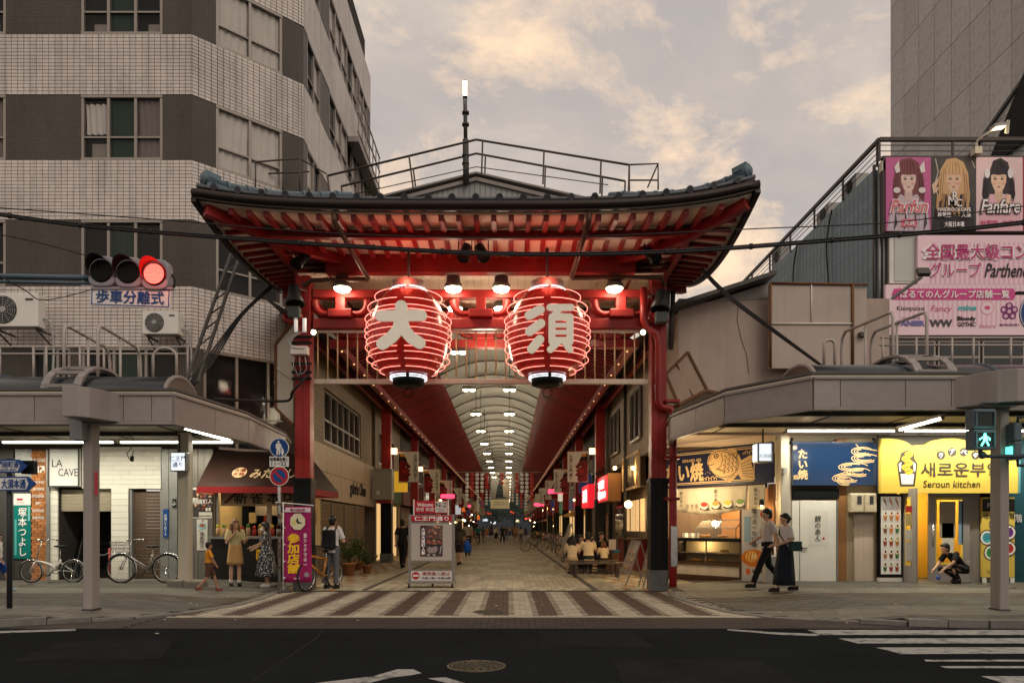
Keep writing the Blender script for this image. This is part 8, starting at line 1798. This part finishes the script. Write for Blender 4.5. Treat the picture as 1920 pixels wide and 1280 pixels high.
t = thing('signal_plate', 'white plate with blue border and five blue characters under the signal', 'sign', P(245, 578, d)); u = Vector((1, 0, -.035)).normalized(); v = Vector((.035, 0, 1)).normalized(); c = P(245, 557.5, d + .05)
MB().obox(c, u, v, u.cross(v), .588, .145, .008).build('plate', WHITE_S, t); m = MB()
for a, b in ((-1, 0), (1, 0), (0, -1), (0, 1)): m.obox(c + u * a * .565 + v * b * .122 + u.cross(v) * .01, u, v, u.cross(v), .007 if a else .572, .007 if b else .129, .002)
m.build('border', BLUE_S, t); text('歩車分離式', BLUE_S, t, c + u.cross(v) * .009, .19, u, v, w=.99, bold=.025)
# pedestrian signals on the right post
def ped(px0, px1, py0, py1, d, lab, lit=True):
    x0, x1, z0, z1 = PX(px0, d), PX(px1, d), PZ(py1, d), PZ(py0, d); t = thing('pedestrian_signal', lab, 'traffic light', ((x0 + x1) / 2, d, z0), 'pedestrian signals'); SB_ = mat('signal_blue_grey', (.085, .12, .145), .5, .1, .1, 3); zm = (z0 + z1) / 2
    for k, (a, b) in enumerate(((zm + .004, z1), (z0, zm - .004))):
        hb = MB().box(x0, x1, d, d + .2, a, b).build('housing', SB_, t, bevel=.02)
        if not lit: continue
        m = MB(); e = .045; m.box(x0 + e - .02, x1 - e + .02, d - .035, d + .0, b - .05, b - .03); m.box(x0 + e - .02, x0 + e, d - .03, d, a + .04, b - .05); m.box(x1 - e, x1 - e + .02, d - .03, d, a + .04, b - .05); m.build('hood', SB_, hb)
        MB().box(x0 + e, x1 - e, d - .006, d - .001, a + .04, b - .05).build('lens', mat('ped_lens', (.012, .016, .016), .15, 0, .1), hb)
        if k == 1:
            G_ = mat('green_figure', (.2, 1, .8), .4, 0, 0, emit=4.5, ecol=(.12, 1.0, .72)); pr = Print((x0 + e, d - .006, a + .04), X * (x1 - x0 - 2 * e), Z * (b - a - .09)); pr.ell(.5, .86, .09, .1, G_, 14); pr.poly([(.42, .76), (.6, .76), (.66, .5), (.6, .42), (.42, .42), (.38, .56)], G_); pr.line([(.42, .72), (.16, .5)], .1, G_); pr.line([(.6, .72), (.78, .56), (.76, .44)], .1, G_); pr.line([(.46, .44), (.28, .06)], .12, G_); pr.line([(.56, .44), (.72, .06)], .12, G_); pr.build(hb, 'figure'); lamp('glow', ((x0 + x1) / 2, d - .25, (a + b) / 2), 1.5, (.2, 1, .75), t, .05)
    return t
t = ped(1825, 1868, 766, 842, 10.6, 'pedestrian signal with lit green walking figure on the right canopy post'); BP = mat('bracket_paint', (.035, .05, .06), .5, .2, .1)
m = MB(); m.tube([P(1840, 766, 10.7), P(1840, 757, 10.7), P(1846, 756, 10.7), P(2000, 757, 10.9)], .025, 8); m.tube([P(1838, 842, 10.7), P(1838, 853, 10.7), P(1850, 855, 10.7), P(2000, 855, 10.9)], .03, 8); m.ball(P(1842, 853, 10.7), .06, 8, 6); m.build('bracket', BP, t)
t = ped(1902, 1917, 792, 861, 11.0, 'second pedestrian signal turned sideways right of the canopy post', False); m = MB(); m.tube([P(1908, 792, 11.1), P(1908, 782, 11.1), P(1960, 779, 11.1)], .025, 8); m.tube([P(1908, 861, 11.1), P(1908, 872, 11.1), P(1960, 874, 11.1)], .025, 8); m.build('bracket', BP, t); MB().box(PX(1898, 11), PX(1901.5, 11), 11.03, 11.15, PZ(852, 11), PZ(836, 11)).build('lit_edge', mat('green_edge', (.2, 1, .8), .4, 0, 0, emit=2, ecol=(.12, 1, .72)), t)
d = 9.6; t = thing('round_road_sign', 'round blue road sign cut by the right frame edge', 'sign', P(1952, 588, d)); MB().lathe([(.3, 0), (.3, .012)], P(1952, 588, d), -Y, 32).build('disc', BLUE_S, t); MB().tube(arc(P(1952, 588, d) - Y * .014, X, Z, .29, 0, 360, 30)[:-1], .008, 5, closed=True).build('rim', WHITE_S, t); MB().cyl(P(1952, 530, d + .03), (PX(1952, d), d + .03, sz(7)), .035).build('pole', BP, t); MB().box(PX(1907, d), PX(1940, d), d, d + .04, PZ(551, d), PZ(546, d)).build('clamp', BLACK, t)
# left street name pole
d = 11.5; t = thing('street_sign_pole', 'dark pole with two blue arrow street signs at the left edge', 'sign pole', (PX(13, d), d, sz(-8))); MB().cyl((PX(13, d), d + .06, sz(-8)), (PX(13, d), d + .06, PZ(858, d)), .04).build('pole', mat('pole_dark', (.03, .033, .036), .5, .2, .1), t)
def arrow(px0, px1, py0, py1, dd, s_, sub):
    x0, x1, z0, z1 = PX(px0, dd), PX(px1, dd), PZ(py1, dd), PZ(py0, dd); q = .13; zm = (z0 + z1) / 2; bd = MB().prism([(x0, dd, z0), (x1 - q, dd, z0), (x1, dd, zm), (x1 - q, dd, z1), (x0, dd, z1)], (0, .03, 0)).build('arrow_sign', BLUE_S, t)
    e = .025; MB().prism([(x0, dd - .004, z0 + e), (x1 - q - e, dd - .004, z0 + e), (x1 - q * .9, dd - .004, zm), (x1 - q - e, dd - .004, z1 - e), (x0, dd - .004, z1 - e)], (0, .003, 0)).build('face', WHITE_S, bd)
    text(s_, BLUE_S, bd, (x0 + (x1 - x0) * .62, dd - .004, zm + (.03 if sub else 0)), .105 if sub else .15, bold=.03, w=(x1 - x0) * .42)
    if sub: text(sub, BLUE_S, bd, (x0 + (x1 - x0) * .6, dd - .004, z0 + .055), .05, bold=.02)
arrow(-40, 51, 861, 886, d, '門前町通', 'machi-dori'); arrow(-40, 67, 893, 920, d - .02, '大須本通', None)
MB().box(PX(40, d + .1), PX(63, d + .1), d + .1, d + .2, PZ(887, d), PZ(862, d)).build('sign_back', BLACK, t)
# grey box on the left canopy post
d = 11.35; t = thing('signal_control_box', 'grey metal box fixed high on the left canopy post', 'box', P(142, 825, d)); MB().box(PX(130, d), PX(154, d), d, d + .25, PZ(824, d), PZ(770, d)).build('case', mat('grey_box', (.25, .26, .26), .5, .1, .1), t, bevel=.01); m = MB(); m.box(PX(178, 11.49), PX(183, 11.49), 11.48, 11.496, PZ(928, 11.49), PZ(884, 11.49)); q = m.build('red_sticker', flat((170, 50, 60))); tag(q, 'narrow red sticker on the left canopy post', 'sticker')
# regulation sign pole with two discs
d = 15.15; x = PX(524, d); t = thing('regulation_sign', 'sign pole with blue pedestrian disc and red ringed no parking disc', 'road sign', (x, d, 0)); MB().cyl((x, d, 0), (x, d, PZ(822, d)), .032).build('pole', STEEL, t)
def disc(py, r, nm): c = P(524, py, d - .05); MB().lathe([(r, 0), (r, .012)], c, -Y, 32).build(nm, WHITE_S, t); return c - Y * .012
c = disc(839, .205, 'pedestrian_disc'); MB().lathe([(.19, 0), (.19, .004)], c, -Y, 32).build('blue_face', BLUE_S, t); pr = Print(c - Y * .004 - X * .19 - Z * .19, X * .38, Z * .38); W3 = (225, 225, 220); pr.ell(.46, .82, .06, .07, W3, 12); pr.poly([(.36, .74), (.56, .74), (.58, .46), (.54, .1), (.48, .1), (.46, .42), (.42, .1), (.35, .1), (.36, .45), (.3, .48), (.3, .68)], W3); pr.line([(.57, .7), (.64, .46)], .05, W3); pr.ell(.68, .42, .05, .05, W3, 10); pr.poly([(.62, .38), (.74, .38), (.78, .2), (.73, .2), (.72, .08), (.64, .08), (.63, .2), (.58, .2)], W3); pr.build(t)
x0, x1, z0, z1 = PX(507, d), PX(543, d), PZ(875, d), PZ(856, d); MB().box(x0, x1, d - .06, d - .045, z0, z1).build('time_plate', WHITE_S, t, bevel=.004); text('駐車場を除く', INK, t, ((x0 + x1) / 2, d - .06, z0 + .16), .08, bold=.03, w=.37); text('11−22', INK, t, ((x0 + x1) / 2, d - .06, z0 + .065), .08, bold=.01, w=.32)
c = disc(892, .205, 'no_parking_disc'); MB().lathe([(.19, 0), (.19, .004)], c, -Y, 32).build('red_ring', RED_S, t); MB().lathe([(.135, 0), (.135, .007)], c, -Y, 32).build('blue_face', BLUE_S, t); MB().obox(c - Y * .009, Vector((1, 0, -1)).normalized(), Vector((1, 0, 1)).normalized(), -Y, .15, .02, .002).build('slash', RED_S, t)
m = MB(); rs = random.Random(3)
for k in range(18): a = rs.uniform(.1, 1.9); m.box(x - .034, x + .034, d - .0345, d - .03, a, a + rs.uniform(.02, .08))
m.build('sticker_remains', mat('sticker_remains', (.10, .07, .05), .9, 0, .4, 20), t, kind='stuff')
# purple flag
d = 15.55; x = PX(531, d); t = thing('nobori_flag', 'tall magenta flag with large yellow characters beside the gate column', 'flag', (x, d, 0)); MB().cyl((x, d, 0), (x, d, PZ(941, d)), .013, n=8).build('pole', WHITEP, t); MB().cyl((x - .16, d - .01, PZ(941, d)), (x + .66, d + .05, PZ(947, d)), .011, n=8).build('cross_rod', WHITEP, t); MB().lathe([(.2, 0), (.18, .06)], (x, d, .0), n=16).build('base', STEEL_D, t)
zt, zb = PZ(949, d), PZ(1091, d); u = Vector((1, .08, 0)).normalized(); fo = Vector((x + .03, d, zb)); wv = lambda a, b: fo + u * (.57 * a + .03 * (1 - b) * (a - .5)) + Z * ((zt - zb) * b) + u.cross(Z) * (.018 * math.sin(a * 5 + b * 3) * (1 - .5 * b))
MB().grid(wv, 10, 14).build('cloth', mat('magenta_cloth', (.30, .012, .10), .8, 0, .08, 3), t, solid=.004); pr = Print(fo + u.cross(Z) * .02, u * .57, Z * (zt - zb)); pr.rect(.04, .925, .98, .985, (206, 190, 200)); pr.poly([(.5 + .3 * math.cos(R(a + 22.5)), .80 + .115 * math.sin(R(a + 22.5))) for a in range(0, 360, 45)], (206, 200, 170)); pr.poly([(.42, .8), (.5, .86), (.54, .8), (.7, .78), (.52, .77)], (30, 30, 30)); pr.ell(.36, .79, .1, .04, (200, 190, 120), 10); pr.rect(.36, .04, .58, .06, (214, 190, 200)); pr.ell(.84, .1, .1, .035, (150, 130, 140), 10); pr.build(t)
zz_ = zt - zb; n_ = u.cross(Z) * .03; text('参加店舗', flat((236, 186, 40)), t, fo + u * .2 + Z * zz_ * .38 + n_, zz_ * .52, u, Z, vert=True, bold=.05, w=.25); text('金シャチマネー', flat((226, 214, 220)), t, fo + u * .45 + Z * zz_ * .44 + n_, zz_ * .42, u, Z, vert=True, bold=.03, w=.075); text('電子商店券', flat((150, 30, 60)), t, fo + u * .29 + Z * zz_ * .955 + n_, .06, u, Z, bold=.03)
for k in range(5): MB().box(x - .005, x + .05, d - .02, d + .02, zb + zz_ * (.05 + .22 * k), zb + zz_ * (.05 + .22 * k) + .03).build('loop', WHITEP, t)
# wheeled sign board
d = 16.9; t = thing('wheeled_sign_board', 'wheeled steel sign board with event poster and no entry notice', 'sign board', (PX(809, d), d, 0)); FR = mat('board_steel', (.26, .24, .22), .4, .6, .12, 5)
x0, x1 = PX(766, d), PX(852.5, d); m = MB()
for x in (x0, x1 - .07): m.box(x, x + .07, d, d + .06, .12, PZ(964, d))
for y in (965, 979, 1051, 1068, 1090): z = PZ(y, d); m.box(x0 + .07, x1 - .07, d + .005, d + .055, z - .02, z + .012)
fr = m.build('frame', FR, t); MB().box(x0 - .03, x1 + .03, d - .22, d + .26, .10, .14).build('base', FR, t)
for x, y in ((x0 + .04, d - .2), (x1 - .04, d - .2), ((x0 + x1) / 2, d + .22)): MB().cyl((x - .02, y, .05), (x + .02, y, .05), .05, n=14).build('castor', RUBBER, t)
pn = lambda a, b, y0, y1, c, nm='panel', k=0.0: MB().box(PX(a, d), PX(b, d), d - .004 - k, d + .02, PZ(y1, d), PZ(y0, d)).build(nm, flat(c), t)
hp_ = pn(771, 847, 965.5, 977, (168, 30, 36), 'title_panel'); text('仁王門通り', WHT, hp_, P(809, 971.5, d - .004), .105, w=.82, bold=.035); pn(771, 847, 981, 1050, (176, 168, 160), 'notice_panel')
np_ = pn(771, 847, 1070, 1088.5, (206, 200, 194), 'no_entry_panel'); c = P(779.5, 1078.5, d - .004); pr = Print(c - X * .09 - Z * .09, X * .18, Z * .18); pr.ell(.5, .5, .5, .5, (170, 30, 40), 20); pr.rect(.14, .38, .86, .62, (226, 220, 214)); pr.build(np_); text('車両進入禁止', flat((150, 40, 50)), np_, P(818, 1074.5, d - .004), .08, w=.66, bold=.015); text('午前11時〜午後10時', INK, np_, P(818, 1083, d - .004), .06, w=.68, bold=.015)
tp_ = pn(777, 839, 938, 962, (174, 30, 40), 'welcome_panel'); pn(816, 838, 939.5, 960, (206, 202, 192), 'number_panel', .004); text('Welcome', WHT, tp_, P(797, 945.5, d - .004), .09, w=.38, bold=.02); text('환영 欢迎', WHT, tp_, P(797, 954.5, d - .004), .09, w=.42, bold=.01); text('N-2', INK, tp_, P(827, 946, d - .01), .11, w=.25, bold=.01); text('Niomon St.\n仁王門', DKT, tp_, P(827, 956, d - .01), .08)
for x in (776, 840.5): MB().box(PX(x, d) - .015, PX(x, d) + .015, d - .005, d + .03, PZ(966, d), PZ(936, d)).build('post', WHITEP, t)
x0, x1, z0, z1 = PX(788, d), PX(830, d), PZ(1042.5, d), PZ(984.5, d); MB().box(x0, x1, d - .012, d - .005, z0, z1).build('poster', flat((96, 70, 64)), t); pr = Print((x0, d - .012, z0), X * (x1 - x0), Z * (z1 - z0)); rs = random.Random(4); pr.rect(.02, .01, .26, .99, (50, 34, 36)); pr.rect(.3, .02, .98, .36, (60, 56, 64))
for k in range(60): y = rs.uniform(.4, .97); pr.ell(rs.uniform(.33, .95), y, rs.uniform(.02, .05), rs.uniform(.015, .035), rs.choice(((200, 140, 110), (210, 180, 150), (150, 60, 50), (70, 60, 70), (190, 90, 60), (120, 110, 100))), 8)
pr.poly([(.3, .2), (.4, .34), (.5, .28), (.7, .34), (.8, .26), (.7, .12), (.4, .1)], (150, 136, 132)); pr.line([(.3, .37), (.98, .37)], .02, (30, 26, 30)); pr.line([(.3, .56), (.98, .56)], .02, (30, 26, 30)); pr.line([(.88, .08), (.94, .34)], .03, (180, 170, 165)); pr.rect(.32, .02, .44, .08, (170, 160, 150)); pr.rect(.56, .02, .68, .08, (170, 160, 150)); pr.build(t); text('大須大道町人祭', WHT, t, (x0 + .075, d - .02, z0 + .36), .64, vert=True, bold=.05, w=.085)
# leaning boards by the right column
def a_board(xb, xt, d0, d1, zt, lab, seed):
    t = thing('easel_board', lab, 'sign board', (xb, (d0 + d1) / 2, 0), 'easel menu boards by the right column'); zb = .28; u = Y * (d1 - d0) * -1; dn = Vector((xt - xb, 0, zt - zb)); o = Vector((xb, d1, zb)); n = u.cross(dn).normalized()
    MB().prism([o, o + u, o + u + dn, o + dn], -n * .02).build('panel', flat((150, 138, 122)), t); m = MB(); ft = -dn.normalized() * .34
    for a, b in ((o + ft, o + dn), (o + u + ft, o + u + dn), (o, o + u), (o + dn, o + dn + u)): m.bar(a, b, .03)
    m.build('frame', ALU, t); m = MB(); bk = Vector((xt + .35, 0, 0))
    for q in (o, o + u): m.bar(q + dn, Vector((xt + .3, q.y, 0)), .025)
    m.build('back_leg', ALU, t); pr = Print(o, u, dn); rs = random.Random(seed)
    for j in range(3):
        for i in range(2): x, y = .28 + .44 * i, .16 + .24 * j; pr.ell(x, y, .14, .075, (60, 50, 44), 12); pr.ell(x, y + .02, .11, .05, rs.choice(((190, 140, 70), (200, 170, 120), (170, 90, 50))), 10); pr.line([(x - .12, y - .1), (x + .12, y - .1)], .012, (70, 60, 54))
    for k in range(4): pr.line([(.15, .94 - .055 * k), (.3 + .55 * rs.random(), .94 - .055 * k)], .02, (70, 50, 46))
    pr.build(t)
a_board(2.95, 3.22, 17.3, 18.6, 1.08, 'tall leaning menu board with pictures left of the right column', 1); a_board(3.2, 3.38, 16.55, 17.1, 1.02, 'menu board half hidden behind the right gate column', 2); a_board(1.75, 2.15, 24.2, 25.2, 1.55, 'tall wooden leaning board left of the seated family', 3)
t = thing('blue_stool', 'blue topped crate stool with a card beside the red counter', 'stool', (3.25, 22.6, 0)); MB().box(3.0, 3.5, 22.4, 22.9, 0, .62).build('crate', WOODL, t, bevel=.01); MB().box(2.98, 3.52, 22.38, 22.92, .62, .72).build('cushion', flat((60, 120, 150)), t, bevel=.02); MB().box(3.2, 3.42, 22.6, 22.62, .72, 1.05).build('card', CREAM, t)
# plastic bin behind the couple
t = thing('umbrella_stand', 'pale grey stand with folded umbrellas behind the walking couple', 'stand', (PX(1446, 16.9), 16.9, .1)); x = PX(1446, 16.9); MB().box(x - .12, x + .3, 16.9, 17.2, sz(x), .75).build('bin', PLAST_G, t, bevel=.02)
for k in range(4): MB().cyl((x - .04 + .08 * k, 17.05, .3), (x - .06 + .1 * k, 17.02, .98), .018).build('umbrella', BLACK if k % 2 else WHITEP, t)

# ------------------------------------------------------------------ above the gate: siding, catwalk rails and lamp pole
d = 20.2; t = thing('roof_catwalk', 'grey sided low gable with steel catwalk rails above the gate roof', 'catwalk', (GX, d, 9.2)); its = []
gz = lambda px: 372 - 37 * max(0, 1 - abs(px - 893) / 135)
for k in range(27): a = 760 + 10 * k; zt = PZ(min(gz(a), gz(a + 10)) + 4, d); its.append(((PX(a + 5, d), d, (zt + 9.0) / 2), X, Z, -Y, .07, (zt - 9.0) / 2, .02))
m = MB(); m.prism([P(740, 420, d + .05), P(740, 372, d + .05), P(893, 336, d + .05), P(1046, 372, d + .05), P(1046, 420, d + .05)], (0, .1, 0)); m.build('gable_wall', STEEL_D, t); pieces('siding_strip', its, mat('grey_siding', (.30, .30, .30), .45, .2, .1, 3), t)
for a, b in (((735, 378), (893, 337)), ((893, 337), (1055, 376))): MB().bar(P(*a, d - .03), P(*b, d - .03), .14, .1).build('gable_trim', GREYP, t)
MB().bar(P(660, 386, d), P(893, 328, d), .3, .05).build('walkway', GREYP, t); MB().bar(P(893, 328, d), P(1120, 380, d), .3, .05).build('walkway', GREYP, t)
RL = mat('rail_brown', (.085, .07, .062), .55, .3, .15, 5)
def rail(pts, w=.05): MB().tube([P(px, py, dd) for px, py, dd in pts], w / 2, 6).build('rail', RL, t)
for dd, o in ((19.7, 0), (20.9, 26)):
    ys = lambda px: 262 + o + (abs(px - 893) * (.243 if px < 893 else .165 + (.02 if o else 0)))
    rail([(614 + o, ys(614 + o), dd), (893, 262 + o, dd), (1180 - o * .3, ys(1180 - o * .3), dd)], .06)
    rail([(640, ys(640) + 46, dd), (893, 313 + o * .6, dd), (1140, ys(1140) + 44, dd)], .025)
    for px in (614 + o, 767 + o * .3, 905 + o * .2, 1020 + o * .1, 1127 + o * .1, 1180 - o * .3): MB().bar(P(px, ys(px), dd), P(px - (2 if px > 800 else -8), ys(px) + 62, dd), .045).build('post', RL, t)
for pts in ([(479, 304, 19.4), (562, 297, 19.4), (612, 326, 20.6)], [(479, 360, 19.4), (479, 304, 19.4)], [(562, 360, 19.4), (562, 297, 19.4)], [(494, 326, 20), (580, 322, 20)], [(1180, 309, 19.8), (1234, 307, 20), (1234, 356, 20)], [(1234, 307, 20), (1214, 352, 20.4)], [(1180, 338, 20), (1234, 338, 20)], [(530, 330, 20), (530, 362, 20)], [(1180, 309, 19.8), (1180, 360, 19.8)]): rail(pts, .045)
t = thing('mast_lamp', 'tall dark mast with lit white tube lamp above the gate roof', 'lamp', P(873, 335, 20)); MB().cyl(P(874, 345, 20), P(873, 262, 20), .085, n=10).build('mast', STEEL_D, t); MB().cyl(P(873, 262, 20), P(872, 186, 20), .055, n=10).build('mast', STEEL_D, t); MB().cyl(P(872, 186, 20), P(872, 152, 20), .06, n=10).build('lamp_head', BLACK, t); c = P(872, 168, 19.95); MB().box(c.x - .05, c.x + .05, c.y - .06, c.y - .01, PZ(182, 20), PZ(156, 20)).build('lit_tube', TUBE_W, t)
for z in (210, 232, 290, 305): MB().cyl(P(873, z, 20), P(873, z + 4, 20), .1, n=10).build('collar', STEEL_D, t)
# overhead cables
def cable(pts, r, lab, n=8, extra=0):
    t = thing('overhead_cable', lab, 'cable', pts[0], 'overhead cables'); sp = smooth_path(pts, n); MB().tube(sp, r, 5).build('wire', CABLE, t)
    if extra:
        MB().tube([p + Z * .035 for p in sp], r * .5, 4).build('messenger_wire', CABLE, t)
        for p in sp[::4]: MB().cyl(p - Z * .02, p + Z * .05, r * 1.3, n=6).build('tie', CABLE, t)
W_ = lambda *q: [P(a, b, c) for a, b, c in q]
cable(W_((-80, 392, 10.5), (150, 424, 10.4), (420, 447, 10.3), (700, 466, 10.2), (960, 478, 10.1), (1250, 474, 10), (1560, 452, 9.9), (1800, 432, 9.8), (2010, 408, 9.7)), .022, 'thick tied cable sagging across the whole street in front of the gate', extra=1)
cable(W_((-80, 384, 11), (300, 412, 10.9), (640, 438, 10.8), (1000, 446, 10.7), (1417, 429, 10.6), (1660, 418, 10.5), (1800, 402, 10.4), (2010, 375, 10.3)), .009, 'thin cable sagging across the street above the thick one')
cable(W_((-80, 425, 9.5), (60, 452, 9.6), (172, 482, 10.3)), .008, 'thin wire from the left frame edge to the traffic signal'); cable(W_((-80, 470, 9.5), (40, 540, 9.6), (90, 562, 11), (200, 535, 13)), .008, 'thin slack wire behind the traffic signal')
t = thing('cable_bundle', 'black cable bundle from the right roof corner down to the right canopy', 'cables', P(1310, 505, 15))
for k in range(4): MB().tube(smooth_path([P(1311 + 2 * k, 503, 15.2), P(1362 + 2 * k, 556 - k, 14.8), P(1450, 622 - 2 * k, 14.2), P(1545, 690 - k, 13.5)], 5), .016, 5).build('cable', CABLE, t)
# far neighbours outside the frame keep the street closed
